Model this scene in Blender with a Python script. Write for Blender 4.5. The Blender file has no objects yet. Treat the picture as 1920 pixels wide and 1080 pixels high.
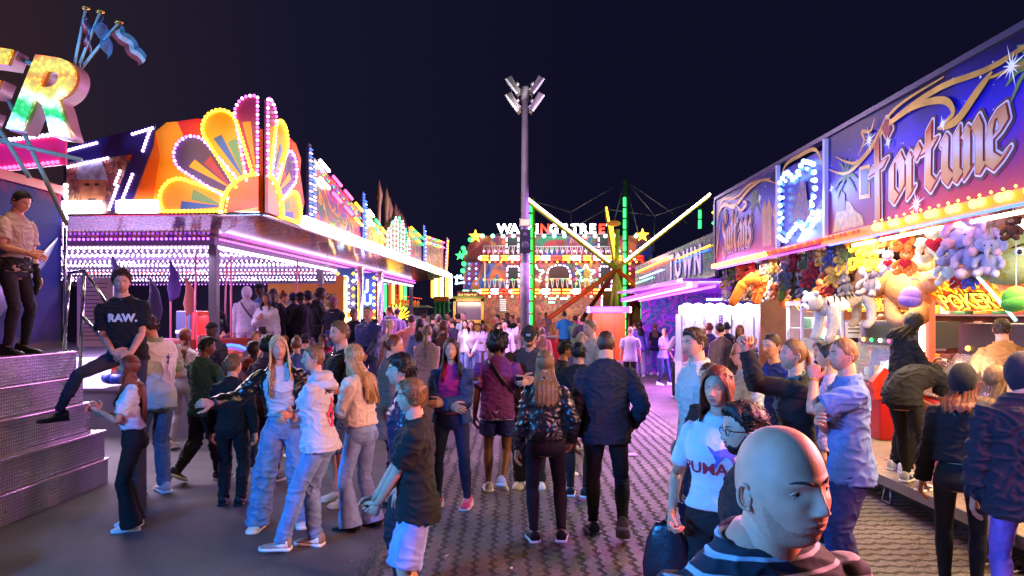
import bpy, bmesh, math, random
from mathutils import Vector, Matrix, noise
from mathutils.bvhtree import BVHTree
SC = bpy.context.scene
COL = SC.collection
R = math.radians
F, CX, HZ, CH = 1387.0, 960.0, 588.0, 2.03     # focal length in px of the 1920 frame, principal x, horizon row, eye height

# ---------------------------------------------------------------- camera, sky, exposure
cd = bpy.data.cameras.new('camera'); cam = bpy.data.objects.new('camera', cd); COL.objects.link(cam)
cd.sensor_width = 36; cd.lens = 36 * F / 1920; cd.shift_y = (HZ - 540) / 1920; cd.clip_end = 600; cd.clip_start = 0.05
cam.location = (0, 0, CH); cam.rotation_euler = (R(90), 0, 0); SC.camera = cam
W = bpy.data.worlds.new('World'); SC.world = W; W.use_nodes = True
SC.view_settings.view_transform = 'Standard'; SC.view_settings.look = 'None'; SC.view_settings.exposure = 0.38; SC.view_settings.gamma = 1
try:
    SC.cycles.max_bounces = 5; SC.cycles.diffuse_bounces = 2; SC.cycles.glossy_bounces = 3; SC.cycles.transparent_max_bounces = 10
    SC.cycles.sample_clamp_indirect = 3.0; SC.cycles.use_light_tree = True; SC.cycles.use_denoising = True
    SC.cycles.caustics_reflective = False; SC.cycles.caustics_refractive = False
except Exception: pass

def s2l(c):
    return tuple(((v / 12.92) if v <= .04045 else ((v + .055) / 1.055) ** 2.4) for v in c)
def rgb(r, g, b): return s2l((r / 255, g / 255, b / 255)) + (1,)

def sky():
    nt = W.node_tree; nt.nodes.clear()
    out = nt.nodes.new('ShaderNodeOutputWorld'); bg = nt.nodes.new('ShaderNodeBackground')
    tc = nt.nodes.new('ShaderNodeTexCoord'); sp = nt.nodes.new('ShaderNodeSeparateXYZ')
    nt.links.new(tc.outputs['Generated'], sp.inputs[0])
    cr = nt.nodes.new('ShaderNodeValToRGB')          # city glow over the left of the fairground, deep navy elsewhere
    mp = nt.nodes.new('ShaderNodeMapRange'); mp.inputs['From Min'].default_value = -.62; mp.inputs['From Max'].default_value = .1
    nt.links.new(sp.outputs['X'], mp.inputs['Value']); nt.links.new(mp.outputs[0], cr.inputs[0])
    e = cr.color_ramp.elements
    e[0].position = 0; e[0].color = rgb(58, 36, 36); e[1].position = 1; e[1].color = rgb(15, 14, 36)
    m = e.new(.22); m.color = rgb(36, 29, 44)
    m = e.new(.5); m.color = rgb(23, 21, 42)
    nt.links.new(cr.outputs[0], bg.inputs['Color']); bg.inputs['Strength'].default_value = .74
    nt.links.new(bg.outputs[0], out.inputs['Surface'])
sky()

LK = 2.1
def lamp(kind, name, loc, col, power, size=None, sizey=None, aim=None, spot=None):
    ld = bpy.data.lights.new(name, kind); o = bpy.data.objects.new(name, ld); COL.objects.link(o)
    o.location = loc; ld.color = col[:3]; ld.energy = power * LK
    if kind == 'AREA':
        ld.shape = 'RECTANGLE' if sizey else 'SQUARE'; ld.size = size
        if sizey: ld.size_y = sizey
    elif size is not None: ld.shadow_soft_size = size
    if kind == 'SPOT': ld.spot_size = R(spot or 60); ld.spot_blend = .6
    if aim is not None:
        o.rotation_euler = (Vector(aim) - Vector(loc)).to_track_quat('-Z', 'Y').to_euler()
    return o
# ---------------------------------------------------------------- materials
_mc = {}
def mat(name, col, rough=.6, metal=0, emit=0, noise_amt=.0, nscale=8, bump=0, bscale=60, stretch=None, spec=.5, sss=0, ecol=None, alpha=1, trans=0):
    key = (name, tuple(col), rough, metal, emit, noise_amt, nscale, bump, bscale, stretch, sss, alpha, trans, spec)
    if key in _mc: return _mc[key]
    m = bpy.data.materials.new(name); m.use_nodes = True; nt = m.node_tree; b = nt.nodes['Principled BSDF']
    c = tuple(col)[:3] + (1,)
    b.inputs['Base Color'].default_value = c; b.inputs['Roughness'].default_value = rough; b.inputs['Metallic'].default_value = metal
    b.inputs['Specular IOR Level'].default_value = spec; b.inputs['Alpha'].default_value = alpha; b.inputs['Transmission Weight'].default_value = trans
    if sss: b.inputs['Subsurface Weight'].default_value = sss; b.inputs['Subsurface Radius'].default_value = (.02, .008, .004); b.inputs['Subsurface Scale'].default_value = 1
    if emit: b.inputs['Emission Color'].default_value = c if ecol is None else tuple(ecol)[:3] + (1,); b.inputs['Emission Strength'].default_value = emit
    if noise_amt or bump:
        tc = nt.nodes.new('ShaderNodeTexCoord'); mp = nt.nodes.new('ShaderNodeMapping')
        if stretch: mp.inputs['Scale'].default_value = stretch
        nt.links.new(tc.outputs['Object'], mp.inputs[0])
    if noise_amt:
        n = nt.nodes.new('ShaderNodeTexNoise'); n.inputs['Scale'].default_value = nscale; n.inputs['Detail'].default_value = 4
        nt.links.new(mp.outputs[0], n.inputs[0])
        mr = nt.nodes.new('ShaderNodeMapRange'); mr.inputs['From Min'].default_value = .3; mr.inputs['From Max'].default_value = .7
        mr.inputs['To Min'].default_value = 1 - noise_amt; mr.inputs['To Max'].default_value = 1 + noise_amt
        nt.links.new(n.outputs[0], mr.inputs[0])
        mx = nt.nodes.new('ShaderNodeVectorMath'); mx.operation = 'SCALE'; mx.inputs[0].default_value = c[:3]
        nt.links.new(mr.outputs[0], mx.inputs['Scale']); nt.links.new(mx.outputs[0], b.inputs['Base Color'])
    if bump:
        n = nt.nodes.new('ShaderNodeTexNoise'); n.inputs['Scale'].default_value = bscale; n.inputs['Detail'].default_value = 3
        nt.links.new(mp.outputs[0], n.inputs[0])
        bp = nt.nodes.new('ShaderNodeBump'); bp.inputs['Strength'].default_value = bump; bp.inputs['Distance'].default_value = .01
        nt.links.new(n.outputs[0], bp.inputs['Height']); nt.links.new(bp.outputs[0], b.inputs['Normal'])
    if emit:
        try: m.cycles.emission_sampling = 'NONE' if emit_none else 'AUTO'
        except Exception: pass
    _mc[key] = m; return m
emit_none = True
def glow(name, col, strength=6):          # lit bulbs and tubes; their light on the scene comes from the lamps built beside them
    return mat(name, col, rough=.4, emit=strength)

def node(nt, kind, **kw):
    n = nt.nodes.new(kind)
    for k, v in kw.items():
        if k.startswith('i_'):
            n.inputs[k[2:].replace('_', ' ')].default_value = v
        else: setattr(n, k, v)
    return n
def ramp(nt, fac, stops, interp='LINEAR'):
    r = nt.nodes.new('ShaderNodeValToRGB'); e = r.color_ramp.elements; r.color_ramp.interpolation = interp
    e[0].position, e[0].color = stops[0][0], stops[0][1]; e[1].position, e[1].color = stops[-1][0], stops[-1][1]
    for p, c in stops[1:-1]:
        k = e.new(p); k.color = c
    nt.links.new(fac, r.inputs[0]); return r.outputs[0]

# ---------------------------------------------------------------- mesh builder
class MB:
    def __init__(s): s.v = []; s.f = []; s.m = []; s.mats = []; s.cur = 0
    def use(s, m):
        if m not in s.mats: s.mats.append(m)
        s.cur = s.mats.index(m); return s
    def add(s, vs, fs):
        o = len(s.v); s.v += [tuple(v) for v in vs]; s.f += [tuple(i + o for i in f) for f in fs]; s.m += [s.cur] * len(fs); return s
    def box(s, a, b, M=None, bev=0):
        (x0, y0, z0), (x1, y1, z1) = a, b
        vs = [(x, y, z) for z in (z0, z1) for y in (y0, y1) for x in (x0, x1)]
        fs = [(0, 2, 3, 1), (4, 5, 7, 6), (0, 1, 5, 4), (2, 6, 7, 3), (0, 4, 6, 2), (1, 3, 7, 5)]
        if bev:
            bm = bmesh.new(); bv = [bm.verts.new(v) for v in vs]
            for f in fs: bm.faces.new([bv[i] for i in f])
            bmesh.ops.bevel(bm, geom=bm.edges[:], offset=bev, segments=2, affect='EDGES', profile=.6)
            bm.verts.index_update(); vs = [v.co.copy() for v in bm.verts]; fs = [[v.index for v in f.verts] for f in bm.faces]; bm.free()
        if M is not None: vs = [M @ Vector(v) for v in vs]
        return s.add(vs, fs)
    def loft(s, rings, cap0=True, cap1=True, closed=True):
        n = len(rings[0]); o = len(s.v); fs = []
        for r in rings: s.v += [tuple(p) for p in r]
        for i in range(len(rings) - 1):
            for j in range(n if closed else n - 1):
                k = (j + 1) % n
                fs.append((o + i * n + j, o + i * n + k, o + (i + 1) * n + k, o + (i + 1) * n + j))
        if cap0: fs.append(tuple(o + j for j in reversed(range(n))))
        if cap1: fs.append(tuple(o + (len(rings) - 1) * n + j for j in range(n)))
        s.f += fs; s.m += [s.cur] * len(fs); return s
    def tube(s, pts, rad, n=10, ref=None, cap=True, round_ends=False):
        pts = [Vector(p) for p in pts]
        if not isinstance(rad, list): rad = [rad] * len(pts)
        ref = Vector(ref) if ref is not None else None
        rings = []; prev = None
        for i, p in enumerate(pts):
            t = (pts[min(i + 1, len(pts) - 1)] - pts[max(i - 1, 0)])
            t = t.normalized() if t.length > 1e-9 else Vector((0, 0, 1))
            if prev is None:
                a = ref if ref is not None else (Vector((1, 0, 0)) if abs(t.x) < .8 else Vector((0, 1, 0)))
            else: a = prev
            a = (a - t * a.dot(t))
            if a.length < 1e-6: a = t.orthogonal()
            a.normalize(); prev = a; b = t.cross(a)
            r = rad[i]; rx, ry = (r if isinstance(r, (tuple, list)) else (r, r))
            rings.append([p + a * (rx * math.cos(2 * math.pi * j / n)) + b * (ry * math.sin(2 * math.pi * j / n)) for j in range(n)])
            if round_ends and i in (0, len(pts) - 1):
                c = -1 if i == 0 else 1
                ext = [[p + t * (c * max(rx, ry) * q) + (w - p) * k for w in rings[-1]] for q, k in ((.5, .85), (.85, .5), (.98, .15))]
                if i == 0: rings = ext[::-1] + rings
                else: rings += ext
        return s.loft(rings, cap, cap)
    def ball(s, c, r, nu=12, nv=8, M=None):
        c = Vector(c); r = r if isinstance(r, (tuple, list)) else (r, r, r); rings = []
        for i in range(1, nv):
            th = math.pi * i / nv - math.pi / 2
            ring = [Vector((r[0] * math.cos(th) * math.cos(2 * math.pi * j / nu), r[1] * math.cos(th) * math.sin(2 * math.pi * j / nu), r[2] * math.sin(th))) for j in range(nu)]
            rings.append([c + (M @ q if M is not None else q) for q in ring])
        o = len(s.v); s.loft(rings, False, False)
        a = c + (M @ Vector((0, 0, -r[2])) if M is not None else Vector((0, 0, -r[2]))); b = c + (M @ Vector((0, 0, r[2])) if M is not None else Vector((0, 0, r[2])))
        ia = len(s.v); s.v += [tuple(a), tuple(b)]; L = o + (nv - 2) * nu
        for j in range(nu):
            k = (j + 1) % nu; s.f += [(o + k, o + j, ia), (L + j, L + k, ia + 1)]; s.m += [s.cur] * 2
        return s
    def octa(s, c, r):
        x, y, z = c
        vs = [(x + r, y, z), (x - r, y, z), (x, y + r, z), (x, y - r, z), (x, y, z + r), (x, y, z - r)]
        return s.add(vs, [(0, 2, 4), (2, 1, 4), (1, 3, 4), (3, 0, 4), (2, 0, 5), (1, 2, 5), (3, 1, 5), (0, 3, 5)])
    def prism(s, poly, O, U, V, t, N=None):     # extruded 2-D outline: O + u*U + v*V, thickness t along N
        O, U, V = Vector(O), Vector(U), Vector(V); N = Vector(N) if N is not None else U.cross(V).normalized()
        a = [O + U * p[0] + V * p[1] for p in poly]; b = [q + N * t for q in a]; n = len(poly)
        tris = tess(poly)
        vs = a + b; fs = [tuple(reversed(q)) for q in tris] + [tuple(i + n for i in q) for q in tris]
        fs += [(i, (i + 1) % n, (i + 1) % n + n, i + n) for i in range(n)]
        return s.add(vs, fs)
    def mesh(s, name, smooth=True):
        me = bpy.data.meshes.new(name); me.from_pydata(s.v, [], s.f)
        for m in s.mats: me.materials.append(m)
        if len(s.mats) > 1: me.polygons.foreach_set('material_index', s.m)
        if smooth: me.polygons.foreach_set('use_smooth', [True] * len(me.polygons))
        me.update(); return me
    def build(s, name, m=None, parent=None, smooth=True, auto=None):
        if m is not None and not s.mats: s.mats.append(m)
        me = s.mesh(name, smooth and auto is None)
        if auto is not None:
            me.polygons.foreach_set('use_smooth', [True] * len(me.polygons)); me.set_sharp_from_angle(angle=R(auto))
        return link(name, me, parent)
def tess(poly):
    from mathutils.geometry import tessellate_polygon
    r = tessellate_polygon([[Vector((p[0], p[1], 0)) for p in poly]])
    ar = sum(poly[i][0] * poly[(i + 1) % len(poly)][1] - poly[(i + 1) % len(poly)][0] * poly[i][1] for i in range(len(poly)))
    out = []
    for a, b, c in r:
        x = (poly[b][0] - poly[a][0]) * (poly[c][1] - poly[a][1]) - (poly[b][1] - poly[a][1]) * (poly[c][0] - poly[a][0])
        out.append((a, b, c) if x > 0 else (a, c, b))
    return out
def link(name, data, parent=None):
    o = bpy.data.objects.new(name, data); COL.objects.link(o)
    if parent is not None: o.parent = parent
    return o
def tag(o, label=None, cat=None, group=None, kind=None):
    if label: o['label'] = label
    if cat: o['category'] = cat
    if group: o['group'] = group
    if kind: o['kind'] = kind
    return o
def thing(name, label, cat, loc=(0, 0, 0), rz=0, group=None):
    o = bpy.data.objects.new(name, None); COL.objects.link(o); o.location = loc; o.rotation_euler = (0, 0, rz); o.empty_display_size = .2
    return tag(o, label, cat, group)
def copy_tree(o, parent=None):
    c = o.copy(); COL.objects.link(c)
    if parent is not None: c.parent = parent
    for ch in [x for x in o.children]: copy_tree(ch, c)
    return c
def at(px, py, Y): return Vector(((px - CX) / F * Y, Y, CH - (py - HZ) / F * Y))
_TMP = None
def remesh(mb, voxel, smooth=2, fac=.5):
    me = mb.mesh('tmp'); o = bpy.data.objects.new('tmp', me); COL.objects.link(o)
    m = o.modifiers.new('r', 'REMESH'); m.mode = 'VOXEL'; m.voxel_size = voxel; m.use_smooth_shade = True
    if smooth:
        k = o.modifiers.new('s', 'SMOOTH'); k.iterations = smooth; k.factor = fac
    dg = bpy.context.evaluated_depsgraph_get(); dg.update()
    r = bpy.data.meshes.new_from_object(o.evaluated_get(dg)); bpy.data.objects.remove(o); bpy.data.meshes.remove(me)
    r.materials.clear(); r.polygons.foreach_set('use_smooth', [True] * len(r.polygons)); return r
def fold(me, amp=.006, k=(9, 9, 20), seed=0, fn=None):      # cloth folds pressed into a garment
    nrm = [v.normal.copy() for v in me.vertices]; off = Vector((seed * 7.3, seed * 3.1, seed * 5.7))
    for v, n in zip(me.vertices, nrm):
        p = v.co; q = Vector((p.x * k[0], p.y * k[1], p.z * k[2])) + off
        w = Vector((noise.noise(q * .5), noise.noise(q * .5 + Vector((9, 2, 4))), 0)) * 1.6
        a = 1 - 2 * abs(noise.noise(q + w)); a2 = noise.noise(q * 2.3 + w)
        r_ = max(0, a * 1.35 - .35) ** 1.6
        v.co = p + n * (amp * (r_ * 1.5 + a * .25 - .5 + a2 * .35) * (fn(p) if fn else 1))
    me.update(); return me
def text_mesh(s, size=1, off=0, ext=.0, shear=0, space=1, align='CENTER', res=2):
    c = bpy.data.curves.new('txt', 'FONT'); c.body = s; c.size = size; c.offset = off; c.extrude = ext; c.shear = shear; c.space_character = space
    c.align_x = align; c.align_y = 'BOTTOM_BASELINE'; c.resolution_u = res
    o = bpy.data.objects.new('txt', c); COL.objects.link(o); dg = bpy.context.evaluated_depsgraph_get(); dg.update()
    me = bpy.data.meshes.new_from_object(o.evaluated_get(dg)); bpy.data.objects.remove(o); bpy.data.curves.remove(c); me.materials.clear(); return me
def text(name, s, O, U, V, m, parent, size=1, **k):        # flat or solid lettering in the plane O + u*U + v*V
    me = text_mesh(s, size, **k); U, V = Vector(U).normalized(), Vector(V).normalized(); N = U.cross(V)
    M = Matrix(((U.x, V.x, N.x, O[0]), (U.y, V.y, N.y, O[1]), (U.z, V.z, N.z, O[2]), (0, 0, 0, 1)))
    me.transform(M); me.materials.append(m); me.name = name; return link(name, me, parent)
def project(me, target, O, U, V, lift=.003, maxd=.4):       # press a flat print on a garment: aim along -N, keep it just proud of the cloth
    bm = bmesh.new(); bm.from_mesh(me)
    bmesh.ops.triangulate(bm, faces=bm.faces[:])
    for _ in range(4):
        es = [e for e in bm.edges if e.calc_length() > .010]
        if es: bmesh.ops.subdivide_edges(bm, edges=es, cuts=1)
    bmesh.ops.triangulate(bm, faces=bm.faces[:])
    tb = bmesh.new(); tb.from_mesh(target); T = BVHTree.FromBMesh(tb)
    U, V = Vector(U).normalized(), Vector(V).normalized(); N = U.cross(V); O = Vector(O); lastd = maxd * .5
    for v in bm.verts:
        p = O + U * v.co.x + V * v.co.y
        h = T.ray_cast(p + N * .05, -N, maxd)
        if h[0] is not None: lastd = h[3]; v.co = h[0] + N * lift
        else: v.co = p + N * (.05 - lastd + lift)
    out = bpy.data.meshes.new('print'); bm.to_mesh(out); bm.free(); tb.free(); return out
# ---------------------------------------------------------------- people
SKIN = {'pale': rgb(226, 146, 116), 'light': rgb(212, 150, 122), 'tan': rgb(176, 120, 92), 'brown': rgb(120, 76, 54), 'dark': rgb(74, 46, 34)}
def g(x, w): return math.exp(-(x / w) ** 2)
def sst(a, b, x):
    t = max(0, min(1, (x - a) / (b - a))); return t * t * (3 - 2 * t)
def head_pt(d, fem=False, open_=0):       # point on the head for a unit direction; units of head height, face looks along +y
    x, y, z = d
    w, dp = (.325, .40) if fem else (.335, .41)
    X, Y, Z = x * w, y * dp, z * .5
    t = max(0, -z); u = max(0, z)
    q = (1 - min(.9995, t) ** 2.7) ** (1 / 2.7) / max(.03, math.sqrt(max(0, 1 - t * t))) if t > 0 else (1 - min(.9995, u) ** 2.25) ** (1 / 2.25) / max(.03, math.sqrt(max(0, 1 - u * u)))
    X *= q * (1 - (.36 if fem else .31) * t ** 1.35)
    Y *= q if (t == 0 or y > 0) else 1 + (q - 1) * .3
    if y < 0: Y *= 1 - .50 * sst(0, .8, t)
    else:
        Y *= 1 - .03 * sst(.5, 1, t) + .02 * sst(.1, .6, t)
    f = sst(.15, .6, y)                  # front mask
    if y > 0:
        Y -= .012 * g(Z - .16, .12) * 0 + .028 * f * (g(X - .145, .07) + g(X + .145, .07)) * g(Z - .005, .05)     # sockets
        Y += .018 * f * g(Z - .085, .035) * g(abs(X) - .10, .11)                                     # brow
        nz = sst(.03, -.13, Z) * (1 - sst(-.155, -.195, Z))
        Y += f * (.028 * g(X, .035) * g(Z - .0, .07) + .088 * nz * g(X, .040 + .020 * sst(-.06, -.15, Z)))  # bridge, nose
        Y += f * .026 * (g(X - .054, .022) + g(X + .054, .022)) * g(Z + .155, .022)                    # nostril wings
        Y += .016 * f * (g(X - .19, .07) + g(X + .19, .07)) * g(Z + .10, .07)                        # cheekbones
        lips = g(X, .085)
        Y += f * lips * (.022 * g(Z + .250, .022) + .022 * g(Z + .298, .024) - .024 * g(Z + .273, .008 + .006 * open_))
        Y -= f * .018 * g(X, .12) * g(Z + .345, .022); Y += f * .022 * g(X, .10) * g(Z + .42, .05)   # chin
        Y -= f * .008 * g(X, .012) * g(Z + .215, .02)
    return Vector((X, Y, Z))
def hdir(phi, th): return Vector((math.sin(phi) * math.cos(th), math.cos(phi) * math.cos(th), math.sin(th)))

HCOL = {'blond': rgb(178, 140, 92), 'dblond': rgb(120, 86, 52), 'brown': rgb(62, 38, 24), 'dark': rgb(28, 19, 16), 'auburn': rgb(110, 50, 26), 'grey': rgb(120, 112, 105), 'black': rgb(14, 12, 13), 'lblond': rgb(205, 178, 130)}
def hair_mat(c):
    key = ('hair', c)
    if key in _mc: return _mc[key]
    m = bpy.data.materials.new('hair_' + c); m.use_nodes = True; nt = m.node_tree; b = nt.nodes['Principled BSDF']
    tc = node(nt, 'ShaderNodeTexCoord'); mp = node(nt, 'ShaderNodeMapping'); mp.inputs['Scale'].default_value = (1, 1, .13)
    nt.links.new(tc.outputs['Object'], mp.inputs[0])
    n = node(nt, 'ShaderNodeTexNoise', i_Scale=170.0, i_Detail=3.0, i_Roughness=.7); nt.links.new(mp.outputs[0], n.inputs[0])
    k = HCOL[c]
    lo = tuple(v * .35 for v in k[:3]) + (1,); hi = tuple(min(1, v * 1.55) for v in k[:3]) + (1,)
    nt.links.new(ramp(nt, n.outputs[0], [(.33, lo), (.5, k), (.68, hi)]), b.inputs['Base Color'])
    bp = node(nt, 'ShaderNodeBump'); bp.inputs['Strength'].default_value = .7; bp.inputs['Distance'].default_value = .006
    nt.links.new(n.outputs[0], bp.inputs['Height']); nt.links.new(bp.outputs[0], b.inputs['Normal'])
    b.inputs['Roughness'].default_value = .45; b.inputs['Specular IOR Level'].default_value = .4
    _mc[key] = m; return m
def skin_mat(k, lod): return mat('skin_' + k, SKIN[k], rough=.52, spec=.4, noise_amt=.07 if lod else .13, nscale=30 if lod > 0 else 19, bump=.10 if lod else .16, bscale=240 if lod else 330, sss=.12 if lod < 2 else 0)
def fab(c, kind='cotton'):
    if len(c) == 3: c = rgb(*c)
    if kind == 'leather': return mat('leather', c, rough=.32, bump=.35, bscale=26, spec=.7)
    if kind == 'denim': return mat('denim', c, rough=.85, noise_amt=.22, nscale=14, bump=.25, bscale=260, stretch=(1, 1, .5))
    if kind == 'knit': return mat('knit', c, rough=.95, bump=.5, bscale=190)
    if kind == 'shiny': return mat('satin', c, rough=.35, bump=.1, bscale=40)
    return mat('cotton', c, rough=.88, noise_amt=.06, nscale=7, bump=.2, bscale=300)

def make_head(mb, M, H, fem, skin, lod, smile=0, ears=True):
    nu, nv = {0: (120, 110), 1: (60, 54), 2: (30, 26), 3: (14, 11)}[lod]
    mb.use(skin); o = len(mb.v); rings = []
    for i in range(1, nv):
        th = math.pi * i / nv - math.pi / 2
        ring = []
        for j in range(nu):
            u = 2 * math.pi * j / nu; phi = u - .42 * math.sin(u)      # denser towards the face
            p = head_pt(hdir(-phi, th), fem)
            if smile and p.y > .2: p.z += smile * .02 * g(abs(p.x) - .09, .03) * g(p.z + .27, .04)
            ring.append(M @ (p * H))
        rings.append(ring)
    mb.loft(rings, True, True)
    if lod <= 2:                         # lips, brows and eyes sit on the face
        lip = mat('lips', tuple(min(1, a * b) for a, b in zip(skin.node_tree.nodes['Principled BSDF'].inputs['Base Color'].default_value[:3], (.80, .42, .45))), rough=.4)
        me_nu = len(mb.f)
        if lip not in mb.mats: mb.mats.append(lip)
        li = mb.mats.index(lip); Mi = M.inverted(); cnt = (nv - 2) * nu
        for fi in range(me_nu - cnt - 2, me_nu):
            f = mb.f[fi]; c = sum((Vector(mb.v[k]) for k in f), Vector()) / len(f); c = (Mi @ c) / H
            if c.y > .3 and -.318 < c.z < -.236 and abs(c.x) < (.092 if fem else .085) * math.sqrt(max(0, 1 - ((c.z + .275) / .045) ** 2)): mb.m[fi] = li
        for sx in (-1, 1):
            e = Vector((sx * .145, 0, .0)); best = head_pt(Vector((sx * .50, .86, 0)).normalized(), fem); ey = best.y
            c = Vector((sx * .142, ey - .040, .002))
            mb.use(mat('eye_white', (.36, .34, .32), rough=.45)); k = 12 if lod < 2 else 7
            mb.ball(M @ (c * H), (.062 * H, .052 * H, .046 * H), k, k - 3, M=M.to_3x3().normalized())
            mb.use(mat('iris', rgb(40, 30, 26), rough=.25))
            mb.ball(M @ ((c + Vector((0, .034, -.002))) * H), (.030 * H, .021 * H, .031 * H), k, 6, M=M.to_3x3().normalized())
            mb.use(skin if lod == 0 else mat('lid', tuple(v * .55 for v in skin.node_tree.nodes['Principled BSDF'].inputs['Base Color'].default_value[:3]), rough=.5))
            pts = []; n = 7
            for q in range(n):             # upper lid
                a = -1 + 2 * q / (n - 1); pts.append(M @ ((c + Vector((a * .066, .048 - .026 * a * a, .024 - .024 * a * a + (.004 if fem else 0)))) * H))
            mb.tube(pts, [.004 * H] + [.011 * H] * (n - 2) + [.004 * H], 5 if lod else 8)
            pts = []
            if lod == 0:
                for q in range(n):
                    a = -1 + 2 * q / (n - 1); pts.append(M @ ((c + Vector((a * .062, .044 - .026 * a * a, -.026 + .022 * a * a))) * H))
                mb.tube(pts, [.003 * H] + [.009 * H] * (n - 2) + [.003 * H], 8)
            if lod < 2:
                mb.use(skin); mb.ball(M @ ((c + Vector((0, -.004, .036))) * H), (.072 * H, .056 * H, .034 * H), 14, 10, M=M.to_3x3().normalized()); mb.ball(M @ ((c + Vector((0, -.006, -.042))) * H), (.070 * H, .050 * H, .027 * H), 14, 10, M=M.to_3x3().normalized())
            mb.use(mat('brow', rgb(60, 42, 32), rough=.9)); pts = []
            for q in range(6):
                a = q / 5; x = sx * (.062 + .15 * a); zz = .082 + .022 * math.sin(a * 2.4)
                d = Vector((x / .335, .8, zz / .5)).normalized(); lo_, hi_ = 0, 1
                dd = Vector((x / .335, 0, zz / .5)); dd.y = math.sqrt(max(.05, 1 - min(.95, dd.length_squared))); pp = head_pt(dd.normalized(), fem)
                pts.append(M @ (Vector((x, pp.y + .004, zz)) * H))
            r = (.007 if fem else .014) * H
            mb.tube(pts, [(r * .6, r * .7), (r * .5, r), (r * .5, r), (r * .5, r * .9), (r * .4, r * .7), (r * .2, r * .3)], 5, ref=(M.to_3x3() @ Vector((0, 1, 0))))
    mb.use(skin)
    for sx in (-1, 1) if ears else ():                   # ears: a rim, a bowl and a lobe
        if lod >= 3: mb.ball(M @ (Vector((sx * .34, -.03, -.05)) * H), (.025 * H, .05 * H, .09 * H), 6, 5, M=M.to_3x3().normalized()); continue
        pts = []; n = 12 if lod else 26
        for q in range(n):
            a = -2.3 + 4.75 * q / (n - 1)
            w_ = .058 if a > -1 else .045
            pts.append(M @ (Vector((sx * (.330 + .028 * sst(-2.5, -.5, a) * (1 - .5 * sst(1.5, 2.6, a)) + .012 * math.cos(a)), -.045 - w_ * math.cos(a), -.045 + .1 * math.sin(a))) * H))
        mb.tube(pts, [.012 * H] + [.017 * H] * (n - 2) + [.008 * H], 6 if lod else 10)
        mb.ball(M @ (Vector((sx * .326, -.035, -.05)) * H), (.024 * H, .048 * H, .082 * H), 8, 7, M=M.to_3x3().normalized())
        mb.ball(M @ (Vector((sx * .340, -.025, -.145)) * H), (.014 * H, .024 * H, .028 * H), 8, 6, M=M.to_3x3().normalized())
        if lod == 0:
            mb.tube([M @ (Vector((sx * .352, -.065 - .02 * math.cos(a), -.04 + .06 * math.sin(a))) * H) for a in [-1.6 + .32 * i for i in range(11)]], .010 * H, 8)
            mb.ball(M @ (Vector((sx * .338, .006, -.062)) * H), (.014 * H, .014 * H, .024 * H), 8, 6, M=M.to_3x3().normalized())

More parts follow.
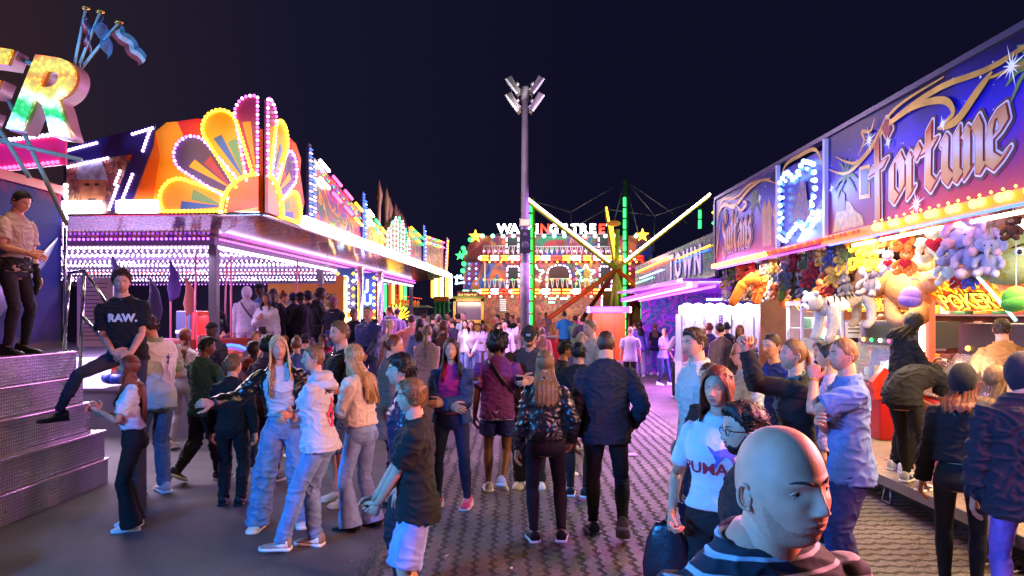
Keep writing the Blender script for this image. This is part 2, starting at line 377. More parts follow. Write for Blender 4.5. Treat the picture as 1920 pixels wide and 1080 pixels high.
def hairline(phi, style, fem):           # lowest latitude (radians) the hair covers at an azimuth from the face
    a = abs(phi)
    pts = [(0, .62), (.5, .60), (.85, .42), (1.15, .18), (1.35, -.12), (1.55, -.10), (1.75, -.22), (2.1, -.55), (math.pi, -.72)]
    if style == 'receding': pts = [(0, .85), (.5, .95), (.85, .6), (1.15, .2)] + pts[4:]
    if style in ('long', 'bob', 'fringe'): pts = [(0, .72), (.4, .66), (.75, .36), (1.0, .0), (1.2, -.35), (1.5, -.6), (2.1, -.7), (math.pi, -.8)]
    if style == 'tonsure': pts = [(0, 1.2), (.9, 1.1), (1.2, .2), (1.4, -.1), (1.75, -.2), (2.1, -.55), (math.pi, -.7)]
    for (p0, v0), (p1, v1) in zip(pts, pts[1:]):
        if a <= p1: return v0 + (v1 - v0) * (a - p0) / (p1 - p0)
    return pts[-1][1]
def make_hair(style, col, M, H, fem, lod, parent, seed=0, length=.32, thick=None, back=.68, side=.38):
    """crown shell following the skull, then for long styles a curtain of locks that falls to length"""
    hm = hair_mat(col); mb = MB().use(hm); rnd = random.Random(seed); nu = {0: 90, 1: 64, 2: 36, 3: 16}[lod]; nt_ = {0: 22, 1: 16, 2: 10, 3: 5}[lod]
    base = {'buzz': .012, 'short': .055, 'receding': .04, 'crop': .04, 'curly': .11, 'afro': .17, 'bigcurly': .26, 'quiff': .07, 'long': .06, 'bob': .07, 'fringe': .09, 'pony': .035, 'bun': .04, 'tonsure': .012, 'mop': .10}[style] if thick is None else thick
    longy = style in ('long', 'bob'); hl = 'long' if longy else style
    th_j = {'curly': .04, 'afro': .03, 'bigcurly': .10, 'mop': .035, 'short': .022, 'quiff': .02, 'fringe': .02}.get(style, .010)
    rows = []; inner = []
    for j in range(nu):
        phi = -math.pi + 2 * math.pi * j / nu; h0 = hairline(phi, hl, fem)
        if not longy: h0 += .07 * noise.noise(Vector((phi * 3, seed, 0))) + (.05 * math.sin(j * 2.3) if lod < 3 and style != 'buzz' else 0)
        if style == 'bigcurly': h0 -= .25
        if style in ('mop', 'fringe', 'short') and abs(phi) < .9: h0 -= .16 if style != 'short' else .05
        colu = []
        for i in range(nt_ + 1):
            t = i / nt_; th = math.pi / 2 - .02 - (math.pi / 2 - .02 - h0) * t
            d = hdir(phi, th); p = head_pt(d, fem); n = Vector((d.x, d.y, d.z)).normalized()
            k = base * (1 - .75 * t ** 3 if not longy else 1 - .15 * t)
            if style == 'quiff': k += .10 * g(phi, .8) * g(t - .75, .25) + .02 * t; k *= .45 if abs(phi) > 1.1 and t > .6 else 1
            if style in ('short', 'crop', 'fringe', 'mop') and abs(phi) > 1.2 and t > .6: k *= .75
            jt = th_j * noise.noise(Vector((d.x * 5.5, d.y * 5.5, d.z * 5.5 + seed * 3))) * 1.6 + th_j * .5 * noise.noise(Vector((phi * 9, t * 1.5, seed + 5)))
            if style in ('curly', 'afro', 'bigcurly'): jt += th_j * noise.noise(Vector((d.x * 13, d.y * 13, d.z * 13 + seed)))
            if i == nt_ and not longy: k = -.02; jt = 0
            colu.append(p + n * (k + jt))
        rows.append(colu)
    if longy:
        L = length; nl = {0: 16, 1: 12, 2: 8, 3: 4}[lod]
        for j in range(nu):
            phi = -math.pi + 2 * math.pi * j / nu; e = rows[j][-1].copy(); a = abs(phi)
            fr = sst(.75, 1.15, a)
            LL = L * (1 + .10 * noise.noise(Vector((phi * 6, seed, 3))) + .05 * math.sin(j * 5.1)) * (.72 + .28 * sst(1.2, 2.4, a)) * fr
            for i in range(1, nl + 1):
                t = i / nl; z = e.z - LL / H * t
                wx = side * (1 + .10 * t) / .34 * .34; wy = back
                tx = math.sin(phi) * (wx + .02); ty = math.cos(phi) * (wy if a > 1.57 else .30) - .02
                k = sst(0, .55, t)
                ww = .035 * noise.noise(Vector((phi * 7, z * 1.4, seed))) + .018 * noise.noise(Vector((phi * 16, z * 1, seed + 4)))
                q = Vector((e.x * (1 - k) + tx * k, e.y * (1 - k) + ty * k, z)); rad = Vector((q.x, q.y, 0)).normalized()
                if fr < .02: q = e + Vector((0, -.03, .03)) * t
                rows[j].append(q + rad * ww * (1 if fr > .02 else 0) * min(1, t * 2))
    n = len(rows[0]); o = len(mb.v)
    for r in rows: mb.v += [tuple(M @ (p * H)) for p in r]
    for j in range(nu):
        k = (j + 1) % nu
        for i in range(n - 1):
            mb.f.append((o + j * n + i, o + j * n + i + 1, o + k * n + i + 1, o + k * n + i)); mb.m.append(mb.cur)
    mb.f.append(tuple(o + j * n for j in range(nu))); mb.m.append(mb.cur)
    def lock(p0, p1, p2, r):
        pts = [M @ ((p0 * (1 - t) ** 2 + p1 * 2 * t * (1 - t) + p2 * t * t) * H) for t in (0, .2, .4, .6, .8, 1)]
        mb.tube(pts, [r * H * .7, r * H, r * H, r * H * .85, r * H * .6, r * H * .12], 5 if lod > 1 else 6)
    if style in ('short', 'crop', 'mop', 'fringe', 'quiff', 'curly') and lod <= 2:      # loose tufts break the outline
        for q in range({0: 420, 1: 300, 2: 80}[lod]):
            phi = rnd.uniform(-math.pi, math.pi); h0 = hairline(phi, hl, fem); t = rnd.uniform(.0, .92); th = math.pi / 2 - (math.pi / 2 - h0) * t
            d = hdir(phi, th); p = head_pt(d, fem) + d * base * .55; sw = Vector((d.x * .5, d.y * .5 + .1, -.7)).normalized() if abs(phi) > .9 else Vector((.5, .9, -.15)).normalized()
            if style == 'curly': sw = Vector((rnd.uniform(-1, 1), rnd.uniform(-1, 1), rnd.uniform(-.6, 1)))
            if style == 'quiff': sw = Vector((.25, -.85, .30 if abs(phi) < 1 else -.2))
            l = rnd.uniform(.09, .16) * (.6 if style == 'crop' else 1) * (1.2 if style == 'mop' else 1)
            e = p + sw * l * .6 + Vector((rnd.uniform(-.5, .5), rnd.uniform(-.5, .5), rnd.uniform(-.6, .1))) * l * .6
            lock(p, p + d * (.03 + base * .5) + sw * l * .4, e + d * .01, .016)
    if longy and lod <= 2:
        for q in range({0: 150, 1: 110, 2: 40}[lod]):
            j = rnd.randrange(nu); phi = -math.pi + 2 * math.pi * j / nu
            if abs(phi) < 1.05: continue
            r_ = rows[j]; ks = [int(len(r_) * f) for f in (.25, .55, .8)]; rad = Vector((math.sin(phi), math.cos(phi), 0))
            e = r_[-1] + Vector((rnd.uniform(-.06, .06), rnd.uniform(-.03, .03), rnd.uniform(-.12, .08))) + rad * .02
            pts = [M @ ((r_[k_] + rad * rnd.uniform(.0, .03)) * H) for k_ in ks] + [M @ (e * H)]
            mb.tube(pts, [.012 * H, .03 * H, .03 * H, .004 * H], 5)
    if lod <= 1 and style != 'buzz':
        for q in range(70):
            phi = rnd.uniform(-math.pi, math.pi); th = rnd.uniform(.1, 1.5); d = hdir(phi, th); p = head_pt(d, fem) + d * base * .8; e = p + d * rnd.uniform(.03, .09) + Vector((rnd.uniform(-.14, .14), rnd.uniform(-.16, .05), rnd.uniform(-.16, .04)))
            mb.tube([M @ (w_ * H) for w_ in (p, p.lerp(e, .5) + d * .035, e)], [.0045 * H, .0035 * H, .001 * H], 3)
    if style in ('pony', 'bun'):
        c = Vector((0, -.40, .22)) if style == 'pony' else Vector((0, -.27, .47))
        if style == 'bun':
            mb.ball(M @ (c * H), (.15 * H, .14 * H, .12 * H), 14, 10)
            for q in range(26):
                a = rnd.uniform(0, 6.28); b = rnd.uniform(-1, 1.4); d = Vector((math.cos(a) * math.cos(b), math.sin(a) * math.cos(b), math.sin(b)))
                s = Vector((-math.sin(a), math.cos(a), rnd.uniform(-.4, .6)))
                lock(c + d * .12, c + d * .17 + s * .06, c + d * .13 + s * .13, .03)
        else:
            n = 9; pts = []; L = length / H
            for i in range(n):
                t = i / (n - 1); pts.append(M @ (Vector((.02 * math.sin(t * 5), -.40 - .22 * math.sin(min(1, t * 1.6) * 1.9) + .06 * t, .22 + .06 * math.sin(t * 6) * (t < .3) - L * t ** 1.3)) * H))
            mb.tube(pts, [.05 * H, .075 * H, .10 * H, .115 * H, .12 * H, .11 * H, .09 * H, .055 * H, .01 * H], 12)
            for q in range(30 if lod < 3 else 0):
                a = rnd.uniform(0, 6.28); w = Vector((math.cos(a), math.sin(a), 0)) * .07 * H
                mb.tube([pts[i] + w * (.6 + .5 * math.sin(i)) for i in (1, 3, 5, 7)] + [pts[8] + w * .6 - Vector((0, 0, rnd.uniform(-.02, .03)))], [.01 * H, .025 * H, .025 * H, .018 * H, .003 * H], 5)
    o = mb.build('hair', hm, parent); return o

TOR_M = [(.455, .052, .050, -.004), (.475, .078, .060, -.006), (.50, .089, .066, -.008), (.54, .088, .064, -.006), (.58, .081, .057, -.001), (.62, .079, .055, .003), (.66, .084, .058, .005), (.70, .091, .062, .006), (.74, .099, .064, .004), (.775, .104, .060, 0), (.80, .101, .052, -.004), (.82, .088, .044, -.007), (.835, .068, .039, -.008), (.85, .048, .036, -.007), (.865, .036, .034, -.004), (.89, .033, .033, .0)]
TOR_F = [(.455, .058, .052, -.006), (.475, .086, .064, -.010), (.50, .097, .070, -.012), (.54, .091, .063, -.008), (.58, .076, .052, 0), (.62, .067, .047, .004), (.66, .071, .051, .006), (.70, .080, .062, .014), (.735, .085, .066, .016), (.775, .087, .053, .004), (.80, .085, .045, -.003), (.82, .073, .038, -.006), (.835, .055, .034, -.007), (.85, .038, .031, -.006), (.865, .030, .029, -.002), (.89, .028, .028, .002)]
def lerp_rings(T, z):
    for a, b in zip(T, T[1:]):
        if z <= b[0]:
            t = max(0, (z - a[0]) / (b[0] - a[0])); return [a[i] + (b[i] - a[i]) * t for i in range(1, 4)]
    return list(T[-1][1:])

class Body: pass
def two_bone(A, T, l1, l2, pole):
    A, T, pole = Vector(A), Vector(T), Vector(pole); d = T - A; L = min(d.length, (l1 + l2) * .999); d.normalize(); T = A + d * L
    a = (l1 * l1 - l2 * l2 + L * L) / (2 * L); h = math.sqrt(max(0, l1 * l1 - a * a)); q = pole - d * pole.dot(d)
    if q.length < 1e-5: q = d.orthogonal()
    return A + d * a + q.normalized() * h, T
REST = (.148, .03, .478)
ARMS = {'down': REST, 'bent': (.11, .20, .64), 'phone': (.03, .21, .67), 'pocket': (.135, .05, .50), 'hip': (.12, .02, .57), 'front': (.03, .15, .53), 'back': (.04, -.12, .52), 'swingf': (.17, .13, .50), 'swingb': (.18, -.10, .50), 'cross': (-.085, .105, .665), 'mouth': (-.02, .14, .84), 'up': (.05, .24, .90), 'out': (.34, .12, .72)}
def skeleton(h, sex, la, ra, lf, rf, lean, head, twist, fat, side=0, knee=0, elb=(None, None), nz=0, hipdrop=0, nd=0):
    b = Body(); b.h = h; b.sex = sex; T = TOR_F if sex == 'f' else TOR_M; b.T = T; b.fat = fat
    dz = hipdrop
    N = 30; zs = [.45 + (.95 - .45) * i / N for i in range(N + 1)]; P = []; A = []; p = Vector((0, 0, .52 - dz)); base = Vector((0, 0, 0))
    cur = Vector((0, 0, .45 - dz)); ang = 0
    for i, z in enumerate(zs):
        ang = R(lean) * sst(.48, .74, z) if lean >= 0 else R(lean) * sst(.5, .8, z)
        if i:
            st = (zs[i] - zs[i - 1]); cur = cur + Vector((0, math.sin(ang), math.cos(ang))) * st
        P.append(cur.copy()); A.append(ang)
    if lean > 50:          # deep bend: hips travel back
        for q in P: q.y -= .07 * lean / 90
    def TF(x, y, z):
        t = (z - .45) / .5 * N; i = int(max(0, min(N - 1, t))); f = t - i
        c = P[i].lerp(P[i + 1], f); a = A[i] + (A[i + 1] - A[i]) * min(1, f)
        tw = R(twist) * sst(.52, .76, z); X = x * math.cos(tw) - y * math.sin(tw); Y = x * math.sin(tw) + y * math.cos(tw)
        s_ = R(side) * sst(.5, .75, z)
        return Vector((c.x + X + math.sin(s_) * (z - .5) * 1.0, c.y + Y * math.cos(a), c.z - Y * math.sin(a) - X * math.sin(s_))) * h
    b.TF = TF; b.lean_at = A[-1]
    sw = (.088 if sex == 'f' else .106) * (1 + (fat - 1) * .5)
    al, fl = .172, .148
    b.arms = []
    for i, (s, w) in enumerate(((-1, la), (1, ra))):
        S = TF(s * sw * .985, -.004, .795)
        w = ARMS[w] if isinstance(w, str) else w
        t = Vector((s * w[0], w[1], w[2])) * h
        pole = elb[i] if elb[i] else ((s * .55, -.8, -.5) if w[2] < .6 else (s * .6, -.15, -1))
        pole = Vector((pole[0], pole[1], pole[2]))
        E, Wr = two_bone(S, t, al * h, fl * h, pole); b.arms.append((s, S, E, Wr))
    b.legs = []
    fw = .056 if sex == 'f' else .052
    for s, ft in ((-1, lf), (1, rf)):
        hp = Vector((s * fw, -.07 * max(0, lean - 50) / 90 * (lean > 50), .505 - dz)) * h
        an = Vector((s * .058 + s * ft[0], ft[1], .045 + ft[2])) * h
        K, An = two_bone(hp, an, .235 * h, .236 * h, (s * .15 + (ft[4] * s if len(ft) > 4 else 0), 1, ft[5] if len(ft) > 5 else 0))
        b.legs.append((s, hp, K, An, ft[3] if len(ft) > 3 else s * 8, ft[2] if len(ft) < 5 else 0))
    b.H = (.128 if sex == 'm' else .125) * h * (1.0 + max(0, 1.6 - h) * .35)
    nk = TF(0, .012 - max(0, 0), .875); up = TF(0, .012, .90) - nk; a0 = A[-1]
    Rm = Matrix.Rotation(-a0, 3, 'X') @ Matrix.Rotation(R(twist), 3, 'Z') @ Matrix.Rotation(R(head[0]), 3, 'Z') @ Matrix.Rotation(R(head[1]), 3, 'X') @ Matrix.Rotation(R(head[2]) if len(head) > 2 else 0, 3, 'Y')
    top = h - 0
    piv = TF(0, .0, .872)
    c = piv + Rm @ Vector((0, .014 * h, (1.0 - .872) * h - .5 * b.H)) if lean < 40 else piv + Rm @ Vector((0, .02 * h, .066 * h))
    c = c + Vector((0, nd * .6, -nd)) * h
    b.HM = Matrix.Translation(c) @ Rm.to_4x4(); b.HR = Rm; b.neck = (TF(0, -.003, .82), c + Rm @ Vector((0, -.06 * b.H, -.10 * b.H)))
    return b
def hand(mb, s, Wr, E, h, skin, lod, curl=.45, n=None, f=None, thumb=.4, sc=1.0):
    f = Vector(f).normalized() if f is not None else (Wr - E).normalized()
    if n is None: n = Vector((-s, -.1, 0)) if f.z < -.5 else (Vector((-s * .25, -.9, -.3)) if abs(f.x) > .5 else Vector((-s * .8, 0, -.5)))
    n = Vector(n); n = (n - f * n.dot(f)).normalized(); t = (f.cross(n) * s).normalized()
    k = h * sc
    mb.use(skin)
    if lod >= 3:
        mb.tube([Wr - f * .008 * k, Wr + f * .03 * k, Wr + f * .06 * k, Wr + f * .085 * k + n * .02 * k], [(.014 * k, .011 * k), (.022 * k, .011 * k), (.02 * k, .01 * k), (.010 * k, .006 * k)], 6, ref=t); return Wr + f * .05 * k
    mb.tube([Wr - f * .012 * k, Wr, Wr + f * .018 * k, Wr + f * .038 * k, Wr + f * .052 * k], [(.0155 * k, .012 * k), (.0155 * k, .0115 * k), (.0215 * k, .0115 * k), (.0245 * k, .0105 * k), (.0235 * k, .0085 * k)], 10, ref=t)
    for i, (o, L) in enumerate(((.0175, .050), (.006, .056), (-.006, .052), (-.0175, .041))):
        p = Wr + f * (.046 - .003 * abs(i - 1.2)) * k + t * o * k; d = f + t * (o * 4.0) * (1 - curl * .6); d.normalize(); pts = [p - d * .008 * k]; a = curl * (.75 + .1 * i); pts.append(p)
        ax = (d.cross(n)).normalized(); dd = d
        for q, l in enumerate((.43, .32, .25)):
            dd = Matrix.Rotation(a * (1.0, 1.25, .8)[q], 3, ax) @ dd; pts.append(pts[-1] + dd * L * l * k)
        r = .0062 * k * (1 if i < 3 else .86)
        mb.tube(pts, [r, r * 1.05, r * 1.0, r * .93, r * .72], 6 if lod else 10, round_ends=(lod < 2))
    p = Wr + f * .012 * k + t * .017 * k; d1 = (f * .62 + t * .72 + n * .35).normalized(); d2 = (f * (.85) + t * (.45 - thumb * .5) + n * (.3 + thumb * .6)).normalized()
    mb.tube([p - d1 * .012 * k, p + d1 * .014 * k, p + d1 * .03 * k, p + d1 * .03 * k + d2 * .018 * k, p + d1 * .03 * k + d2 * .033 * k], [.010 * k, .0105 * k, .0078 * k, .0072 * k, .005 * k], 7 if lod else 10, round_ends=(lod < 2))
    return Wr + f * .05 * k + n * .018 * k
def body_mesh(b, skin, lod, hands, head_smile=0):
    h = b.h; mb = MB(); mb.use(skin); n = {0: 28, 1: 16, 2: 12, 3: 8}[lod]; fem = b.sex == 'f'; k = .86 if fem else 1
    rings = []
    for z, hw, hd, yo in b.T:
        hw *= 1 + (b.fat - 1) * (.9 if z < .8 else .3); hd *= 1 + (b.fat - 1) * (1.2 if z < .8 else .3)
        if z > .87: continue
        ring = [b.TF(hw * math.cos(u) * (.84 if z < .6 else .92 if z < .8 else .97), yo + hd * math.sin(u) * (.82 if z < .6 else .90 if z < .8 else .95), z) for u in [2 * math.pi * j / n for j in range(n)]]
        rings.append(ring)
    mb.loft(rings)
    a, c = b.neck; nr = (.033 if not fem else .027) * h * (1 + (b.fat - 1) * .5)
    Mh = b.HM
    mb.tube([a + (a - c) * .15, a, a.lerp(c, .4), a.lerp(c, .75), c], [nr * 1.5, nr * 1.2, nr * 1.02, nr * .95, nr * .7], n)
    make_head(mb, Mh, b.H, fem, skin, lod, head_smile, b.ears)
    for i, (s, S, E, Wr) in enumerate(b.arms):
        mb.use(skin); u = (E - S); q = .82 if b.sl > .6 else 1
        mb.tube([S + (S - E) * .08, S, S + u * .3, S + u * .65, E - u * .04, E, E + (Wr - E) * .2, E + (Wr - E) * .55, Wr - (Wr - E) * .08, Wr],
                [.024 * h * k * .85, .030 * h * k * .85, .0285 * h * k * .88, .0255 * h * k * q, .0215 * h * k * q, .0215 * h * k * q, .0235 * h * k * q, .0195 * h * k * q, (.0155 * h * k), (.0148 * h * k, .0118 * h * k)], n)
        hk = dict(hands[i] or {}); hide = hk.pop('hide', False)
        if not hide: b.palm = getattr(b, 'palm', {}); b.palm[s] = hand(mb, s, Wr, E, h, skin, lod, **hk)
    for s, Hp, K, An, tw, lift in b.legs:
        mb.use(skin)
        sh = An - K; back = Vector((0, -1, 0))
        mb.tube([Hp + Vector((0, 0, .02 * h)), Hp.lerp(K, .3), Hp.lerp(K, .75), K, K + sh * .12, K + sh * .35 + back * .006 * h, K + sh * .65, K + sh * .9, An],
                [.047 * h * .72, .046 * h * .78, .034 * h * b.lk, .030 * h * b.lk, .0285 * h * b.lk, .032 * h * b.lk, .024 * h * b.lk, .0185 * h * b.lk, .017 * h * b.lk], n)
    return mb
def shoe_parts(b, col, sole, parent, lod, kind='sneaker', col2=None):
    h = b.h; mats_ = (mat('shoe', rgb(*col), rough=.55, noise_amt=.05), mat('sole', rgb(*sole), rough=.6))
    for s, Hp, K, An, tw, lift in b.legs:
        mb = MB(); a = R(tw); fd = Vector((-math.sin(-a), math.cos(a), 0)); rt = Vector((math.cos(a), -math.sin(a), 0)); up = Vector((0, 0, 1))
        if lift > .03:     # heel off the ground, toe still on it
            pt = min(R(62), lift / .11); fd2 = (fd * math.cos(pt) - up * math.sin(pt)); up = (up * math.cos(pt) + fd * math.sin(pt)); fd = fd2
        O = An - up * .045 * h; L = .152 * h; n = 12
        prof = [(-.30, .020, .0, .060), (-.285, .026, 0, .066), (-.20, .029, 0, .064), (-.06, .0275, 0, .058), (.10, .0275, 0, .045), (.28, .031, 0, .034), (.45, .032, 0, .028), (.58, .028, .001, .024), (.66, .020, .003, .018), (.69, .010, .005, .012)]
        def ring(y, w, z0, z1, g_=1):
            r = []
            for j in range(n):
                u = 2 * math.pi * j / n; cu, su = math.cos(u), math.sin(u)
                x = w * h * math.copysign(abs(cu) ** .7, cu) * g_; zz = (z0 + z1) / 2 * h + (z1 - z0) / 2 * h * math.copysign(abs(su) ** .8, su)
                if su > 0: x *= 1 - .35 * su * (1 if z1 > .03 else .4)
                r.append(O + fd * y * L + rt * x + up * zz)
            return r
        mb.use(mats_[0]); mb.loft([ring(y, w, z0 + .006, z1) for y, w, z0, z1 in prof])
        mb.use(mats_[1]); th = .014 if kind == 'sneaker' else .008
        mb.loft([[O + fd * y * 1.03 * L + rt * x * h * w * 1.08 + up * zz * h for x, zz in ((-1, 0.0), (-1, th), (1, th), (1, 0.0))] for y, w, z0, z1 in prof], True, True)
        if col2 and lod <= 2:
            mb.use(mat('shoe', rgb(*col2), rough=.5))
            for q in (-1, 1):
                mb.prism([(-.25, .02), (-.06, .018), (.2, .026), (.28, .018), (.0, .034), (-.22, .05)], O + rt * q * .0275 * h, fd * L, up * h, .003 * q, rt)
            mb.use(mats_[1])
        if kind == 'sneaker' and lod <= 2:
            mb.use(mats_[1] if sum(col) < 450 else mat('lace', rgb(190, 190, 190)))
            for q in range(4):
                y = .02 + q * .075; z = (.054 - q * .0065) * h; mb.tube([O + fd * y * L + rt * x * h + up * (z - abs(x) * 18 * .01 * h) for x in (-.015, 0, .015)], .0022 * h, 4)
        mb.build('shoe', None, parent)
def torso_rings(b, z0, z1, loose, n, low=False, waist=1.0, zs=None, boxy=0, flare=0):
    h = b.h; out = []; N = zs or max(6, int((z1 - z0) / .028))
    for i in range(N + 1):
        z = z0 + (z1 - z0) * i / N; hw, hd, yo = lerp_rings(b.T, z if low else max(z, .50))
        f = b.fat; hw *= 1 + (f - 1) * (.9 if z < .8 else .3); hd *= 1 + (f - 1) * (1.2 if z < .8 else .3)
        if boxy and z < .78:
            W_, D_, Y_ = lerp_rings(b.T, .76); hw = hw + (max(hw, W_ * .94) - hw) * boxy; hd = hd + (max(hd, D_ * .95) - hd) * boxy
        l = loose * (1 if z < .78 else max(.35, 1 - (z - .78) * 9)); fl = flare * sst(z0 + .12, z0, z)
        hw += l + fl; hd += l * .9 + fl
        ring = []
        for j in range(n):
            u = 2 * math.pi * j / n; cu, su = math.cos(u), math.sin(u); e = .86 if z < .79 else 1
            ring.append(b.TF(hw * math.copysign(abs(cu) ** e, cu), yo + hd * math.copysign(abs(su) ** e, su), z))
        out.append(ring)
    return out
def garment_top(b, lod, parent, name, col, kind='cotton', sleeve=1.0, hem=.47, loose=.008, arm=.009, neck=.852, boxy=.5, wr=1.0, material=None, turtle=0, cuff=None, puff=0, seed=0, flare=.007):
    h = b.h; n = {0: 30, 1: 22, 2: 16, 3: 10}[lod]; mb = MB(); k = .86 if b.sex == 'f' else 1
    mb.loft(torso_rings(b, hem, neck, loose, n, boxy=boxy, flare=flare))
    if neck > .83 and lod < 3: mb.tube([b.TF(*(lambda q, a: (q[0] * 1.0 * math.cos(a), q[2] + q[1] * math.sin(a), neck + .001 + .008 * math.sin(a + math.pi) * 1))(lerp_rings(b.T, neck), 6.28319 * i / 24)) for i in range(25)], .0062 * h, 6)
    for s, S, E, Wr in b.arms:
        if sleeve <= 0: continue
        u = E - S; w = Wr - E; path = [(S - u * .12, .014), (S - u * .03, .024), (S + u * .16, .0300), (S + u * .45, .030), (S + u * .75, .0275), (E, .0255), (E + w * .25, .0255), (E + w * .6, .0225), (E + w * .97, .0185)]
        L = sleeve * 8; m = max(2, min(8, int(math.ceil(L)))); path = path[:m + 1]
        tip = len(path) - 1
        rad = [(r * k + arm * (1 + (.25 if sleeve < .6 and i == tip else 0))) * h for i, (p, r) in enumerate(path)]
        if puff: rad = [r + puff * h * (1 if 0 < i < tip else 0) for i, r in enumerate(rad)]
        mb.tube([p for p, r in path], rad, n // 2 + 4)
    m = material or fab(col, kind)
    if lod == 3: me = mb.mesh(name)
    else:
        me = remesh(mb, {0: .006, 1: .009, 2: .014}[lod], smooth=3)
        dn = Vector((0, 0, 1))
        fold(me, (.0075 if kind != 'leather' else .009) * wr * (h / 1.75), seed=seed, k=(10, 10, 15))
    me.materials.append(m); return link(name, me, parent)
def garment_open(b, lod, parent, name, col, kind='cotton', hem=.47, loose=.016, gap=.6, sleeve=1.0, arm=.012, material=None, seed=0, boxy=.6):
    """an unfastened jacket: thick shell that leaves the front of the chest bare"""
    h = b.h; n = {0: 40, 1: 32, 2: 22, 3: 12}[lod]; mb = MB(); out = torso_rings(b, hem, .845, loose, n, boxy=boxy); inn = torso_rings(b, hem, .845, loose - .011, n, boxy=boxy)
    a0 = int(n * (.25 + gap / 2 / (2 * math.pi))) ; a1 = int(n * (1.25 - gap / 2 / (2 * math.pi)))
    idx = [(j % n) for j in range(a0 + 1, a1)]
    rings = []
    for i, (o_, i_) in enumerate(zip(out, inn)):
        rings.append([o_[j] for j in idx] + [i_[j] for j in reversed(idx)])
    mb.loft(rings)
    k = .86 if b.sex == 'f' else 1
    for s, S, E, Wr in b.arms:
        u = E - S; w = Wr - E; path = [(S - u * .12, .014), (S - u * .03, .024), (S + u * .16, .0300), (S + u * .45, .030), (S + u * .75, .0275), (E, .0255), (E + w * .25, .0255), (E + w * .6, .0225), (E + w * .97, .0185)]
        mb.tube([p for p, r in path], [(r * k + arm) * h for p, r in path], n // 2)
    # collar
    c = b.TF(0, -.01, .845); pts = []
    for q in range(9):
        a = math.pi * (1.0 + 1.0 * q / 8); pts.append(b.TF(.05 * math.cos(a) * 1.1, -.005 + .045 * math.sin(a), .838 + .012 * abs(math.sin(a))))
    mb.tube(pts, (.010 * h, .018 * h), 8)
    me = mb.mesh(name) if lod == 3 else fold(remesh(mb, {0: .007, 1: .009, 2: .013}[lod], 2), .006 * h / 1.75, seed=seed, k=(8, 8, 13))
    me.materials.append(material or fab(col, kind)); return link(name, me, parent)
def garment_legs(b, lod, parent, name, col, kind='denim', cut='straight', rise=.555, end=None, material=None, seed=0, wr=1.0):
    h = b.h; n = {0: 24, 1: 20, 2: 14, 3: 9}[lod]; mb = MB(); fem = b.sex == 'f'
    mb.loft(torso_rings(b, .462, rise, .0065, n + 8, low=True, zs=6))
    #      hip  mid  low-thigh knee  calf  shin  ankle
    prof = {'skinny': (.046, .050, .040, .0345, .036, .0285, .0235), 'straight': (.047, .054, .047, .042, .041, .038, .036), 'wide': (.049, .060, .059, .058, .058, .059, .061),
            'flare': (.046, .050, .042, .038, .043, .052, .064), 'jogger': (.049, .058, .054, .048, .045, .038, .029), 'shorts': (.044, .052, .058, .058), 'wshorts': (.045, .054, .062, .066)}[cut]
    ff = 1 + (b.fat - 1) * .6
    for s, Hp, K, An, tw, lift in b.legs:
        lo = An + Vector((0, 0, -.020 * h if cut in ('wide', 'flare') else (-.005 * h if cut != 'skinny' else .012 * h)))
        pts = [Hp + Vector((0, 0, .015 * h)), Hp.lerp(K, .10) + Vector((0, -.006 * h, 0)), Hp.lerp(K, .60), K, K.lerp(lo, .33) + Vector((0, -.005 * h, 0)), K.lerp(lo, .68), lo]
        if cut in ('shorts', 'wshorts'):
            pts = pts[:3] + [Hp.lerp(K, .90 if end is None else end)]
        mb.tube(pts, [r * h * ff for r in prof], n)
    if lod == 3: me = mb.mesh(name)
    else:
        me = remesh(mb, {0: .008, 1: .009, 2: .014}[lod], smooth=3)
        kz = b.legs[0][2].z
        amp = {'skinny': .0035, 'flare': .005, 'straight': .007, 'wide': .009, 'jogger': .009, 'shorts': .008, 'wshorts': .010}[cut]
        fold(me, amp * wr * (h / 1.75), seed=seed, k=(9, 9, 14), fn=lambda p: .5 + .9 * g(p.z - kz, .12) + .9 * g(p.z - .08, .12))
    me.materials.append(material or fab(col, kind)); return link(name, me, parent)
def skirt(b, lod, parent, name, col, top=.60, end=.2, flare=.04, kind='cotton', material=None, seed=0):
    h = b.h; n = {0: 40, 1: 40, 2: 28, 3: 12}[lod]; mb = MB(); N = 14; rings = []
    for i in range(N + 1):
        z = end + (top - end) * i / N; hw, hd, yo = lerp_rings(b.T, max(.505, z)); f = 1 + (b.fat - 1) * 1.0; fl = flare * sst(.5, end, z)
        hw = (hw * f + .010 + fl); hd = hd * f + .010 + fl
        rings.append([(b.TF if z > .5 else lambda x, y, zz: Vector((x, y, zz)) * h)((hw) * math.cos(u) * (1 + .05 * math.sin(u * 9) * (1 - i / N)), yo + hd * math.sin(u) * (1 + .05 * math.sin(u * 9) * (1 - i / N)), z) for u in [2 * math.pi * j / n for j in range(n)]])
    mb.loft(rings); return mb.build(name, material or fab(col, kind), parent)
